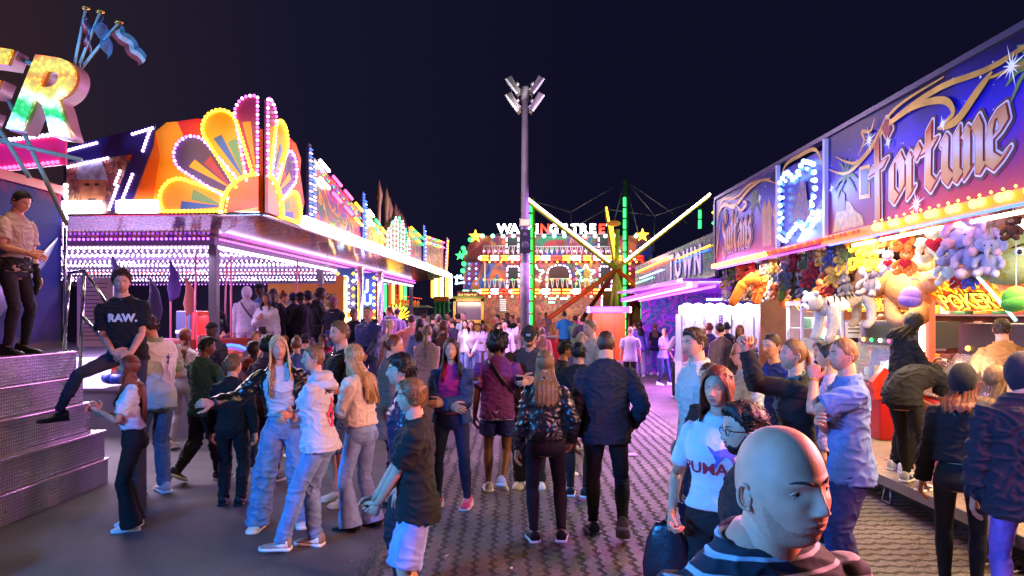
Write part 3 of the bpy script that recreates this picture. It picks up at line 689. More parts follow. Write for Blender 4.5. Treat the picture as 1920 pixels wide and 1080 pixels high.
def cap_hat(b, parent, col, lod, back=False, logo=False):
    M, H = b.HM, b.H; mb = MB(); nu = 24 if lod < 3 else 12; rings = []
    for i in range(7):
        th = .20 + (1.5 - .20) * i / 6
        rings.append([M @ ((head_pt(hdir(2 * math.pi * j / nu, th), False) * 1.09 + Vector((0, 0, .015))) * H) for j in range(nu)])
    mb.loft(rings); s = -1 if back else 1
    rows = []
    for i in range(5):
        t = i / 4; rows.append([M @ (Vector((math.sin(a) * (.34 - .02 * t), s * (math.cos(a) * .40 + .28 * t * math.cos(a * .9) ** 2), .13 - .07 * t - .05 * abs(math.sin(a)) ** 2 * (1 - t))) * H) for a in [-.95 + 1.9 * q / 8 for q in range(9)]])
    top = rows; bot = [[p - M.to_3x3() @ Vector((0, 0, .02 * H)) for p in r] for r in rows]
    mb.loft([t_ + list(reversed(b_)) for t_, b_ in zip(top, bot)])
    mb.ball(M @ (Vector((0, 0, .56)) * H), .02 * H, 6, 5)
    o = mb.build('cap', fab(col), parent)
    if logo:
        me = text_mesh('NY', .16 * H, off=.008 * H); U = M.to_3x3() @ Vector((-1, 0, 0)); V = M.to_3x3() @ Vector((0, 0, 1)); O = M @ (Vector((0, .47, .24)) * H)
        lo_ = project(me, o.data, O + U.cross(V) * .03, U, V, .004); lo_.materials.append(fab((200, 200, 200))); link('cap_emblem', lo_, o)
def beanie(b, parent, col, lod, thick=1.1, low=.12):
    M, H = b.HM, b.H; mb = MB(); nu = 20; rings = []
    for i in range(7):
        th = low + (1.54 - low) * i / 6
        rings.append([M @ ((head_pt(hdir(2 * math.pi * j / nu, th), False) * (thick + .03 * (i == 0))) * H) for j in range(nu)])
    mb.loft(rings); mb.build('beanie', fab(col, 'knit'), parent)
def hood_up(b, parent, col, lod, kind='cotton', fur=False):
    M, H = b.HM, b.H; mb = MB(); nu = 32 if lod < 2 else 20; nv = 14; rows = []
    for i in range(nv + 1):
        th = -1.25 + 2.7 * i / nv; row = []
        for j in range(nu + 1):
            phi = .80 + (2 * math.pi - 1.6) * j / nu; d = hdir(phi, th); p = Vector((d.x * .44, d.y * .50 - .03, d.z * .60 + .0))
            if th < -.4: p.x *= 1 + .15 * sst(-.4, -1.2, th); p.y = p.y * .8 - .05
            p += d * .03 * noise.noise(d * 3 + Vector((b.h, 0, 0)))
            row.append(p)
        rows.append(row)
    rings = [[M @ (p * H) for p in r] + [M @ (p * .90 * H) for p in reversed(r)] for r in rows]
    mb.loft(rings); mb.build('hood', fab(col, kind), parent)
def hood_down(b, parent, col, lod, kind='cotton', material=None):
    h = b.h; mb = MB()
    for k_, (rr, zz, yy) in enumerate(((.030, .842, -.035), (.026, .820, -.060), (.020, .855, -.020))):
        pts = [b.TF((.062 + .012 * (k_ == 0)) * math.cos(a), yy * abs(math.sin(a)) * 1.25 - .005, zz + .012 * math.cos(a) ** 2 - .018 * (k_ == 1)) for a in [math.pi + math.pi * q / 10 for q in range(11)]]
        mb.tube(pts, [rr * h * (.35 + .65 * math.sin(math.pi * (q + .5) / 11)) for q in range(11)], 10)
    me = mb.mesh('hood') if lod == 3 else fold(remesh(mb, .011, 3), .005)
    me.materials.append(material or fab(col, kind)); return link('hood', me, parent)
def glasses(b, parent, lod):
    M, H = b.HM, b.H; mb = MB()
    for sx in (-1, 1):
        c = Vector((sx * .15, .425, -.005)); mb.tube([M @ ((c + Vector((.085 * math.cos(a), -.02 * abs(math.cos(a)), .065 * math.sin(a)))) * H) for a in [6.2832 * q / 14 for q in range(15)]], .009 * H, 5)
        mb.tube([M @ (Vector(p) * H) for p in ((sx * .235, .41, .02), (sx * .325, .25, .02), (sx * .36, -.02, .0))], .009 * H, 5)
    mb.tube([M @ (Vector(p) * H) for p in ((-.07, .44, .01), (0, .455, .02), (.07, .44, .01))], .009 * H, 5)
    mb.build('glasses', mat('spectacle_frame', rgb(20, 18, 20), rough=.2), parent)
def stubble_mat():
    m = bpy.data.materials.new('stubble'); m.use_nodes = True; nt = m.node_tree; b = nt.nodes['Principled BSDF']; tc = node(nt, 'ShaderNodeTexCoord')
    n = node(nt, 'ShaderNodeTexNoise', i_Scale=420.0, i_Detail=2.0); nt.links.new(tc.outputs['Object'], n.inputs[0]); n2 = node(nt, 'ShaderNodeTexNoise', i_Scale=26.0, i_Detail=3.0); nt.links.new(tc.outputs['Object'], n2.inputs[0])
    nt.links.new(mth(nt, 'MULTIPLY', ramp(nt, n.outputs[0], [(.38, (.12, .12, .12, 1)), (.62, (1, 1, 1, 1))]), ramp(nt, n2.outputs[0], [(.3, (.3, .3, .3, 1)), (.65, (.26, .26, .26, 1))])), b.inputs['Alpha'])
    b.inputs['Base Color'].default_value = rgb(92, 62, 44); b.inputs['Roughness'].default_value = .8; return m
def beard(b, parent, col, lod, full=True, thick=.015):
    M, H = b.HM, b.H; mb = MB(); nu = 40 if lod < 2 else 22; rows = []
    for i in range(9):
        row = []
        for j in range(nu + 1):
            phi = -1.35 + 2.7 * j / nu; top = -.32 if abs(phi) < .38 else -.18 - .0 * abs(phi)
            top = (-.66 if abs(phi) < .16 else -.52 - .1 * g(phi, .3)) if abs(phi) < .36 else -.5 - .10 * sst(.36, .6, abs(phi)) + .52 * sst(.8, 1.35, abs(phi)) + .03 * noise.noise(Vector((phi * 9, b.h, 0)))
            th = -1.15 + (top + 1.15) * i / 8; d = hdir(phi, th); p = head_pt(d, False); e = thick * (0 if i in (8,) or j in (0, nu) else 1) + .004 * noise.noise(d * 30)
            row.append(M @ ((p + d * (e - .004 * (i == 8))) * H))
        rows.append(row)
    for a, c in zip(rows, rows[1:]):
        o = len(mb.v); mb.v += [tuple(q) for q in a + c]; m = nu + 1
        for j in range(nu): mb.f.append((o + j, o + j + 1, o + m + j + 1, o + m + j)); mb.m.append(0)
    pts = [M @ ((head_pt(Vector((x / .335, .9, -.43)).normalized(), False) + Vector((0, .012, -.0)) ) * H) for x in [-.08 + .16 * q / 6 for q in range(7)]]
    mb.tube(pts, [.004 * H] + [.012 * H] * 5 + [.004 * H], 5)
    mb.build('beard', hair_mat(col) if col != 'stubble' else stubble_mat(), parent)
def bag(b, parent, side, col, z=.50, strap_from=-1, w=.075, fwd=.02, size=1):
    h = b.h; s = side; x = s * (.155 if b.sex == 'f' else .16); W_, D_, H_ = .055 * size, .022 * size, .04 * size
    c = Vector((x, fwd, z)) * h; mb = MB().use(fab(col, 'leather')); mb.box(tuple(c - Vector((D_, W_, H_)) * h), tuple(c + Vector((D_, W_, H_)) * h), bev=.012 * h)
    mb.box(tuple(c + Vector((-D_ - .002, -W_ - .002, .0)) * h), tuple(c + Vector((D_ + .003, W_ + .002, H_ + .003)) * h), bev=.008 * h)
    o = mb.build('handbag', None, parent)
    return o
def strap(b, parent, sh, hip, col=(15, 14, 16), back=True, wid=.010):   # a strap over one shoulder, down across the body
    h = b.h; mb = MB(); s = sh; pts = []
    for q in range(21):
        a = 2 * math.pi * q / 20; ca, sa = math.cos(a), math.sin(a)
        z = .685 + .148 * ca; x = s * (.055 * ca + .0 + (-.075) * (1 - ca) * .5 * 1.3) ; hw, hd, yo = lerp_rings(b.T, z); hw += .02; hd += .019
        y = yo + math.copysign(1, sa) * hd * math.sqrt(max(0, 1 - (x / hw) ** 2)) if abs(sa) > .15 else yo + hd * sa
        pts.append(b.TF(x, y, z + (.012 if q in (0, 20) else 0)))
    mb.tube(pts, (.003 * h, wid * h), 6, ref=(0, 1, 0)); return mb.build('strap', fab(col, 'leather'), parent)

_pn = [0]
def person(label, px, top, d, yaw, z0=0, sex='m', skin='light', hair=('short', 'brown'), tops=None, legs=None, shoes=((225, 225, 225), (235, 235, 235)), la='down', ra='down', lf=(0, 0, 0), rf=(0, 0, 0),
           lean=2, head=(0, 0), twist=0, fat=1.0, lod=None, hands=(None, None), group=None, hgt=None, extra=None, side=0, smile=0, elb=(None, None), hl=.30, zrot=0, hipdrop=0, hairkw=None, nd=0):
    _pn[0] += 1; seed = _pn[0]
    h = hgt or (CH - (top - HZ) / F * d - z0)
    if lod is None: lod = 0 if d < 2.2 else (1 if d < 9.5 else (2 if d < 17 else 3))
    x = (px - CX) / F * d
    root = thing('person', label, 'person', (x, d, z0), R(yaw), group)
    b = skeleton(h, sex, la, ra, lf, rf, lean, head, twist, fat, side, elb=elb, hipdrop=hipdrop, nd=nd)
    # keep the head over the requested picture column and height even when the figure leans
    hp = Matrix.Rotation(R(yaw), 3, 'Z') @ (b.HM.translation); root.location.x -= hp.x; root.location.y -= hp.y
    sk = skin_mat(skin, lod)
    b.ears = not (hair and hair[0] in ('long', 'bob', 'bigcurly', 'afro'))
    b.lk = 1 if any(t.get('cut', '') in ('shorts', 'wshorts') or t.get('k') == 'skirt' for t in legs or []) else .80
    b.sl = max([t.get('sleeve', 1) for t in tops or [{}] if t.get('k', 'top') in ('top', 'open')] or [0])
    body = body_mesh(b, sk, lod, hands, smile).build('body', None, root)
    if hair and hair[0] != 'bald':
        ho = make_hair(hair[0], hair[1], b.HM, b.H, sex == 'f', lod, root, seed, length=hl * h, **(hairkw or {}))
        if hair[0] in ('long', 'bob', 'pony'):       # long hair lies on the back and the chest, not in them
            mg = max([t.get('loose', .01) for t in tops or [{}]] + [.01]) + .016
            for v in ho.data.vertices:
                z = v.co.z / h
                if z > .862: continue
                hw, hd, yo = lerp_rings(b.T, max(.5, z)); c = b.TF(0, yo, max(.5, z)); e = mg * sst(.865, .83, z); rx, ry = (hw * 1.05 + e) * h, (hd * fat + e) * h; dx, dy = v.co.x - c.x, v.co.y - c.y
                if (dx / rx) ** 2 + (dy / ry) ** 2 < 1: v.co.y = c.y + (1 if dy > .02 * h else -1) * (ry * math.sqrt(max(0, 1 - (dx / rx) ** 2)) + .004 * math.sin(v.co.x * 160))
    b.top = b.legsg = None
    for i, t in enumerate(tops or []):
        t = dict(t); k = t.pop('k', 'top'); nm = t.pop('name', 'shirt')
        f = garment_open if k == 'open' else garment_top
        if k == 'hoodup': hood_up(b, root, t['col'], lod, t.get('kind', 'cotton')); continue
        if k == 'hooddown': hood_down(b, root, t['col'], lod, t.get('kind', 'cotton')); continue
        o = f(b, lod, root, nm, t.pop('col'), seed=seed + i, **t); b.top = o
    for t in legs or []:
        dn_ = lod == 1 and t.get('kind') == 'denim'; t = dict(t); nm = t.pop('name', 'trousers'); k = t.pop('k', 'legs')
        b.legsg = (skirt if k == 'skirt' else garment_legs)(b, lod, root, nm, t.get('col'), seed=seed, **{a: v for a, v in t.items() if a != 'col'})
        if dn_:
            for sx in (-1, 1):
                me = bpy.data.meshes.new('pk'); w_ = .028 * h; me.from_pydata([(-w_, w_, 0), (w_, w_, 0), (w_, -w_ * .7, 0), (0, -w_ * 1.2, 0), (-w_, -w_ * .7, 0)], [], [(0, 4, 3, 2, 1)]); r_ = project(me, b.legsg.data, b.TF(sx * .046, -.20, .505), (1, 0, 0), (0, 0, 1), .004, .5 * h); r_.materials.append(fab(tuple(v * .86 for v in t['col']), 'denim')); link('pocket', r_, b.legsg)
    if shoes: shoe_parts(b, shoes[0], shoes[1], root, lod, *(shoes[2:]))
    b.root = root; b.lod = lod
    if extra: extra(b)
    return b
def T(col, sleeve=1.0, **k): return dict(col=col, sleeve=sleeve, **k)
def tee(col, **k): return {**dict(name='shirt', col=col, sleeve=.45, arm=.016, hem=.475, loose=.010), **k}
def L(col, cut='straight', **k): return dict(col=col, cut=cut, **k)
# ---------------------------------------------------------------- ground
def wpos(nt):
    g_ = node(nt, 'ShaderNodeNewGeometry'); return g_.outputs['Position']
def newmat(name):
    m = bpy.data.materials.new(name); m.use_nodes = True; return m, m.node_tree, m.node_tree.nodes['Principled BSDF']
def mth(nt, op, a, b=None, c=None):
    n = nt.nodes.new('ShaderNodeMath'); n.operation = op
    for i, v in enumerate((a, b, c)):
        if v is None: continue
        if isinstance(v, (int, float)): n.inputs[i].default_value = v
        else: nt.links.new(v, n.inputs[i])
    return n.outputs[0]
def asphalt():
    m, nt, b = newmat('asphalt'); P = wpos(nt)
    n1 = node(nt, 'ShaderNodeTexNoise', i_Scale=.8, i_Detail=9.0, i_Roughness=.65, i_Distortion=.5); n2 = node(nt, 'ShaderNodeTexNoise', i_Scale=110.0, i_Detail=2.0); n3 = node(nt, 'ShaderNodeTexVoronoi', i_Scale=1.6)
    for n in (n1, n2, n3): nt.links.new(P, n.inputs['Vector'])
    c = ramp(nt, n1.outputs[0], [(.3, (.035, .032, .033, 1)), (.45, (.07, .064, .065, 1)), (.58, (.09, .082, .083, 1)), (.75, (.14, .13, .13, 1))])
    mx = node(nt, 'ShaderNodeMix', data_type='RGBA', blend_type='MULTIPLY'); mx.inputs[0].default_value = .7
    nt.links.new(c, mx.inputs[6]); nt.links.new(ramp(nt, n2.outputs[0], [(.35, (.4, .4, .4, 1)), (.62, (1.5, 1.45, 1.45, 1))]), mx.inputs[7])
    nt.links.new(mx.outputs[2], b.inputs['Base Color']); b.inputs['Roughness'].default_value = .72
    bp = node(nt, 'ShaderNodeBump'); bp.inputs['Strength'].default_value = .5; bp.inputs['Distance'].default_value = .006
    nt.links.new(n2.outputs[0], bp.inputs['Height']); nt.links.new(bp.outputs[0], b.inputs['Normal']); return m
def pavers():
    """interlocking wavy concrete courses with soil and grass in the gaps; the courses turn across the path beside the right-hand deck"""
    m, nt, b = newmat('grass_pavers'); P = wpos(nt); sp = node(nt, 'ShaderNodeSeparateXYZ'); nt.links.new(P, sp.inputs[0]); X, Y = sp.outputs[0], sp.outputs[1]
    nz = node(nt, 'ShaderNodeTexNoise', i_Scale=2.5, i_Detail=3.0); nt.links.new(P, nz.inputs[0])
    wob = mth(nt, 'MULTIPLY', mth(nt, 'SUBTRACT', nz.outputs[0], .5), .09)
    sel = mth(nt, 'GREATER_THAN', mth(nt, 'ADD', X, mth(nt, 'MULTIPLY', Y, -.04)), 2.35)
    def mixv(a, c): return mth(nt, 'ADD', mth(nt, 'MULTIPLY', a, mth(nt, 'SUBTRACT', 1.0, sel)), mth(nt, 'MULTIPLY', c, sel))
    U = mth(nt, 'ADD', mixv(X, Y), wob); V = mixv(Y, X)
    zz = mth(nt, 'PINGPONG', mth(nt, 'MULTIPLY', V, 1 / .16), .5)             # zig-zag edge of each block
    zs = mth(nt, 'SMOOTH_MIN', mth(nt, 'MULTIPLY', zz, 2.6), .9, .4)
    w = mth(nt, 'ADD', U, mth(nt, 'MULTIPLY', zs, .040))
    fr = mth(nt, 'PINGPONG', mth(nt, 'MULTIPLY', w, 1 / .145), .5)            # 0 at gap .. .5 at the block's middle
    n2 = node(nt, 'ShaderNodeTexNoise', i_Scale=26.0, i_Detail=4.0); nt.links.new(P, n2.inputs[0])
    frn = mth(nt, 'ADD', fr, mth(nt, 'MULTIPLY', mth(nt, 'SUBTRACT', n2.outputs[0], .5), .42))
    jr = mth(nt, 'PINGPONG', mth(nt, 'MULTIPLY', V, 1 / .21), .5)
    joint = mth(nt, 'LESS_THAN', jr, .02)
    blk = ramp(nt, frn, [(.08, (0, 0, 0, 1)), (.20, (1, 1, 1, 1))]); blkv = mth(nt, 'MULTIPLY', blk, 1.0)
    n3 = node(nt, 'ShaderNodeTexNoise', i_Scale=.9, i_Detail=4.0); nt.links.new(P, n3.inputs[0])
    n4 = node(nt, 'ShaderNodeTexNoise', i_Scale=90.0, i_Detail=2.0); nt.links.new(P, n4.inputs[0])
    conc = ramp(nt, n2.outputs[0], [(.3, (.10, .080, .070, 1)), (.7, (.20, .165, .15, 1))])
    soil = ramp(nt, n4.outputs[0], [(.35, (.038, .028, .022, 1)), (.6, (.075, .060, .046, 1)), (.75, (.07, .075, .045, 1))])
    mx = node(nt, 'ShaderNodeMix', data_type='RGBA'); nt.links.new(blkv, mx.inputs[0]); nt.links.new(soil, mx.inputs[6]); nt.links.new(conc, mx.inputs[7])
    m2 = node(nt, 'ShaderNodeMix', data_type='RGBA', blend_type='MULTIPLY'); m2.inputs[0].default_value = 1
    nt.links.new(mx.outputs[2], m2.inputs[6]); nt.links.new(ramp(nt, n3.outputs[0], [(.35, (.55, .52, .48, 1)), (.65, (1.15, 1.12, 1.12, 1))]), m2.inputs[7])
    nt.links.new(m2.outputs[2], b.inputs['Base Color'])
    nt.links.new(ramp(nt, blkv, [(0, (.95, .95, .95, 1)), (1, (.66, .66, .66, 1))]), b.inputs['Roughness'])
    hgt = mth(nt, 'ADD', mth(nt, 'MULTIPLY', blkv, 1.0), mth(nt, 'MULTIPLY', n4.outputs[0], .35))
    bp = node(nt, 'ShaderNodeBump'); bp.inputs['Strength'].default_value = .9; bp.inputs['Distance'].default_value = .022
    nt.links.new(hgt, bp.inputs['Height']); nt.links.new(bp.outputs[0], b.inputs['Normal']); return m
gr = MB(); gr.add([(-200, -60, 0), (200, -60, 0), (200, 400, 0), (-200, 400, 0)], [(0, 1, 2, 3)])
tag(gr.build('ground', asphalt()), kind='structure')
pv = MB(); pv.add([(-1.52, -6, .004), (12, -6, .004), (12, 34, .004), (-.2, 34, .004)], [(0, 1, 2, 3)])
tag(pv.build('path', pavers()), kind='structure')
# grass tufts along the ragged edge between tarmac and blocks, and in the joints near the camera
rnd = random.Random(5); mb = MB()
for i in range(5200):
    if rnd.random() < .35: y = rnd.uniform(4.6, 16); x = -1.52 + .033 * (y + 6) + rnd.gauss(0, .05)
    else: y = 4.6 + 9 * rnd.random() ** 1.5; x = rnd.uniform(-1.1, 4.2)
    if noise.noise(Vector((x * .9, y * .9, 3))) < .02: continue
    for q in range(3):
        a = rnd.uniform(0, 6.28); l = rnd.uniform(.015, .05); dx, dy = math.cos(a) * l * .7, math.sin(a) * l * .7; px_, py_ = x + rnd.gauss(0, .02), y + rnd.gauss(0, .02)
        mb.add([(px_ - dy * .08, py_ + dx * .08, .003), (px_ + dy * .08, py_ - dx * .08, .003), (px_ + dx, py_ + dy, l)], [(0, 1, 2)])
tag(mb.build('grass', mat('grass', (.05, .06, .022), rough=.8)), kind='stuff')

def plate(name='diamond_plate', base=(.42, .41, .42), k=88, rough=.24, metal=.45):
    m, nt, b = newmat(name); tc = node(nt, 'ShaderNodeTexCoord'); sp = node(nt, 'ShaderNodeSeparateXYZ'); nt.links.new(tc.outputs['Object'], sp.inputs[0]); X, Y, Z = sp.outputs
    u = mth(nt, 'ADD', mth(nt, 'ADD', X, Y), Z); v = mth(nt, 'SUBTRACT', mth(nt, 'ADD', mth(nt, 'MULTIPLY', X, .35), Z), Y)
    s1 = mth(nt, 'MULTIPLY', mth(nt, 'SINE', mth(nt, 'MULTIPLY', u, k)), mth(nt, 'SINE', mth(nt, 'MULTIPLY', v, k)))
    hgt = mth(nt, 'MAXIMUM', s1, .15)
    n = node(nt, 'ShaderNodeTexNoise', i_Scale=2.2, i_Detail=5.0); nt.links.new(tc.outputs['Object'], n.inputs[0])
    nt.links.new(ramp(nt, n.outputs[0], [(.3, tuple(c * .5 for c in base) + (1,)), (.7, tuple(c * .8 for c in base) + (1,))]), (wx := node(nt, 'ShaderNodeMix', data_type='RGBA')).inputs[6]); wx.inputs[7].default_value = tuple(min(1, c * 1.5) for c in base) + (1,); nt.links.new(ramp(nt, s1, [(.35, (0, 0, 0, 1)), (.8, (.9, .9, .9, 1))]), wx.inputs[0]); nt.links.new(wx.outputs[2], b.inputs['Base Color'])
    b.inputs['Metallic'].default_value = metal; nt.links.new(ramp(nt, n.outputs[0], [(.3, (.55,) * 3 + (1,)), (.7, (rough,) * 3 + (1,))]), b.inputs['Roughness'])
    bp = node(nt, 'ShaderNodeBump'); bp.inputs['Strength'].default_value = 1; bp.inputs['Distance'].default_value = .014
    nt.links.new(hgt, bp.inputs['Height']); nt.links.new(bp.outputs[0], b.inputs['Normal']); return m
PLATE = plate()
def mural(name, cols, scale=1.6, warp=2.0, rough=.35, seed=0, mode='swirl', spec=.5, emit=0, stretch=(1, 1, 1)):
    """airbrushed fairground artwork: printed swirls and flashes of the given colours"""
    m, nt, b = newmat(name); tc = node(nt, 'ShaderNodeTexCoord'); mp = node(nt, 'ShaderNodeMapping'); mp.inputs['Location'].default_value = (seed * 3.7, seed * 1.3, seed * 2.1); mp.inputs['Scale'].default_value = stretch
    nt.links.new(tc.outputs['Object'], mp.inputs[0])
    n = node(nt, 'ShaderNodeTexNoise', i_Scale=scale, i_Detail=2.5, i_Distortion=warp); nt.links.new(mp.outputs[0], n.inputs[0])
    n2 = node(nt, 'ShaderNodeTexNoise', i_Scale=scale * 3.1, i_Detail=4.0, i_Distortion=warp * .7); nt.links.new(mp.outputs[0], n2.inputs[0])
    k = len(cols); lo, hi = .33, .67
    c1 = ramp(nt, n.outputs[0], [(lo + (hi - lo) * i / (k - 1), rgb(*c)) for i, c in enumerate(cols)], 'LINEAR' if mode == 'swirl' else 'CONSTANT')
    cc = cols[2:] + cols[:2]
    c2 = ramp(nt, n2.outputs[0], [(lo + (hi - lo) * i / (k - 1), rgb(*[v * .8 for v in c])) for i, c in enumerate(cc)], 'CONSTANT')
    mx = node(nt, 'ShaderNodeMix', data_type='RGBA'); nt.links.new(ramp(nt, n2.outputs[0], [(.46, (0, 0, 0, 1)), (.56, (.75, .75, .75, 1))]), mx.inputs[0]); nt.links.new(c1, mx.inputs[6]); nt.links.new(c2, mx.inputs[7])
    nt.links.new(mx.outputs[2], b.inputs['Base Color']); b.inputs['Roughness'].default_value = rough; b.inputs['Specular IOR Level'].default_value = spec
    if emit: nt.links.new(mx.outputs[2], b.inputs['Emission Color']); b.inputs['Emission Strength'].default_value = emit; m.cycles.emission_sampling = 'NONE'
    return m
CHROME = mat('chrome', (.6, .6, .62), rough=.18, metal=1); STEEL = mat('steel', (.30, .29, .31), rough=.38, metal=.8); GREY = mat('grey_paint', (.16, .15, .18), rough=.5); BLACK = mat('black_paint', (.012, .012, .014), rough=.5)
DARKM = mat('dark_paint', (.03, .028, .04), rough=.45); WHITE = mat('white_paint', (.75, .74, .74), rough=.45)
WHT = glow('lamp_white', (1, .96, .93), 9); YEL = glow('lamp_yellow', (1, .50, .03), 4.5); PUR = glow('lamp_purple', (.55, .16, 1), 2.6); PKW = glow('lamp_lilac', (.86, .62, 1), 3.6); BLU = glow('lamp_blue', (.05, .14, 1), 3)
CYA = glow('lamp_cyan', (.4, .7, 1), 3.6); GRN = glow('lamp_green', (.04, 1, .17), 2.4); RED = glow('lamp_red', (1, .05, .02), 2); PNK = glow('lamp_pink', (1, .10, .32), 2.8); AMB = glow('lamp_amber', (1, .42, .05), 7); ORG = glow('lamp_orange', (1, .16, .01), 1.2)
VIO = glow('lamp_violet', (.40, .07, 1), 2.4); LGR = glow('lamp_mint', (.25, 1, .6), 2.8); WRM = glow('lamp_warm', (1, .8, .5), 9); MAG = glow('lamp_magenta', (1, .12, .85), 2.6)
def bulbs(name, pts, step, r, m, parent, near=False, jit=0):       # a string of lamps along a polyline
    mb = MB(); pts = [Vector(p) for p in pts]; acc = 0; ms = m if isinstance(m, list) else [m]; i = 0
    for a, c in zip(pts, pts[1:]):
        d = (c - a).length; t = acc
        while t < d:
            mb.use(ms[i % len(ms)]); p = a.lerp(c, t / d); i += 1
            (mb.ball(p, r, 8, 6) if near else mb.octa(p, r)); t += step
        acc = t - d
    return mb.build(name, None, parent)
def tubes(name, segs, r, m, parent, n=6):
    mb = MB().use(m)
    for a, c in segs: mb.tube([a, c], r, n)
    return mb.build(name, None, parent)
def dashes(a, c, k, fill=.7):
    a, c = Vector(a), Vector(c); return [(a.lerp(c, (i + (1 - fill) / 2) / k), a.lerp(c, (i + 1 - (1 - fill) / 2) / k)) for i in range(k)]

# ---------------------------------------------------------------- dodgem pavilion on the left
RX, RY = -3.9, 11.5; RZ = -math.atan(.055)
ride = thing('dodgem_pavilion', 'open bumper car pavilion with sunburst corner sign and rows of purple white ceiling lamps', 'fairground ride', (RX, RY, 0), RZ)
mb = MB().use(mat('deck_purple', (.20, .17, .24), rough=.38, noise_amt=.2, nscale=3)); mb.box((-22, .5, 0), (.35, 22, .80)); mb.build('platform', None, ride, smooth=False)
mb = MB().use(PLATE)
for i, (x, z) in enumerate(((.65, .53), (.95, .27))): mb.box((.352 + i * .3, 1.2, 0), (x, 14, z))
mb.build('steps', None, ride, smooth=False)
mb = MB().use(mat('edge_trim', (.5, .4, .55), rough=.3, metal=.8)); mb.box((.33, .48, .76), (.362, 22, .803)); mb.box((-22, .478, .76), (.35, .498, .803)); mb.build('edge_trim', None, ride, smooth=False)
ZR, ZB = 3.60, 3.30
MUR = mural('pavilion_art', [(120, 60, 40), (210, 120, 30), (160, 40, 50), (60, 50, 130), (230, 150, 60), (90, 80, 150)], 1.1, 2.5, rough=.12, seed=1)
mb = MB().use(MUR)                       # soffit boards, slightly mirror-like
mb.add([(0, 0, ZR - .02), (0, 20, ZR - .02), (-1.4, 20, ZB + .07), (-1.4, 1.4, ZB + .07)], [(0, 1, 2, 3)]); mb.add([(0, 0, ZR - .02), (-1.4, 1.4, ZB + .07), (-20, 1.4, ZB + .07), (-20, 0, ZR - .02)], [(0, 1, 2, 3)])
mb.build('soffit', None, ride, smooth=False)
mb = MB().use(GREY); mb.box((-1.52, 1.4, ZB - .07), (-1.40, 20, ZB + .07)); mb.box((-20, 1.4, ZB - .07), (-1.52, 1.52, ZB + .07)); mb.build('eave_beam', None, ride, smooth=False)
mb = MB().use(mat('ceiling_sheet', (.40, .36, .48), rough=.3)); mb.add([(0, 0, ZR + .1), (0, 20, ZR + .1), (-20, 20, ZR + .5), (-20, 0, ZR + .5)], [(3, 2, 1, 0)])
mb.add([(-1.5, 1.5, ZB + .13), (-1.5, 20, ZB + .13), (-21, 20, ZB + .33), (-21, 1.5, ZB + .33)], [(0, 1, 2, 3)]); mb.build('roof', None, ride, smooth=False)
for x, y in ((-1.45, 1.5), (-1.45, 7.5), (-1.45, 14), (-1.45, 19.7)):
    mb = MB().use(GREY); mb.box((x - .07, y - .07, .8), (x + .07, y + .07, ZB - .07), bev=.01); mb.box((x - .13, y - .13, .8), (x + .13, y + .13, .83)); mb.build('pillar', None, ride, smooth=False)
mb = MB().use(mat('back_wall', (.012, .012, .03), rough=.6)); mb.box((-21, 19.6, .8), (-6.2, 19.8, 3.2)); mb.box((-21, 1.6, .8), (-20.8, 19.6, 3.2)); mb.build('back_wall', None, ride, smooth=False)
for i, (y, m_) in enumerate(((2.6, PKW), (3.7, PKW), (5.2, PKW), (6.6, PKW), (8.6, PKW), (10.4, RED), (12.4, PKW), (14.6, PKW), (17.6, PKW), (19.2, PUR))):   # the ceiling's lamp rows and their battens
    z = ZB + .06 - (.10 if i % 2 else 0)
    mb = MB().use(mat('batten', (.30, .27, .38), rough=.25, metal=.5)); mb.box((-18, y - .05, z + .03), (-1.7, y + .05, z + .10)); mb.build('batten', None, ride, smooth=False)
    bulbs('lamp_row', [(-14, y, z), (-1.8, y, z)], .11 if y < 9 else .15, .034, m_, ride)
    if i < 7: lamp('AREA', 'canopy_light', (RX - 6 + .055 * y, RY + y + .3, z - .05), (.78, .55, 1), 130, 8, .15, aim=(RX - 6, RY + y + .3, 0))
for y in (3.1, 4.4, 5.9, 7.6, 9.5, 11.4, 13.5, 16): bulbs('lamp_row', [(-14, y, ZB - .02), (-1.8, y, ZB - .02)], .12, .030, PKW, ride)
bulbs('lamp_row', [(-14, 1.30, ZB + .035), (-1.42, 1.30, ZB + .035)], .083, .024, [PUR, PUR, VIO], ride, near=True)
bulbs('lamp_row', [(-14, 1.50, ZB - .10), (-1.5, 1.50, ZB - .10)], .075, .026, PKW, ride, near=True)
bulbs('lamp_row', [(-1.32, 1.45, ZB + .035), (-1.32, 20, ZB + .035)], .09, .024, [PUR, MAG], ride)
tubes('light_tube', [((-1.40, 1.5, ZB - .10), (-1.40, 8, ZB - .10)), ((-1.40, 8.2, ZB - .10), (-1.40, 19.8, ZB - .10))], .035, PKW, ride)
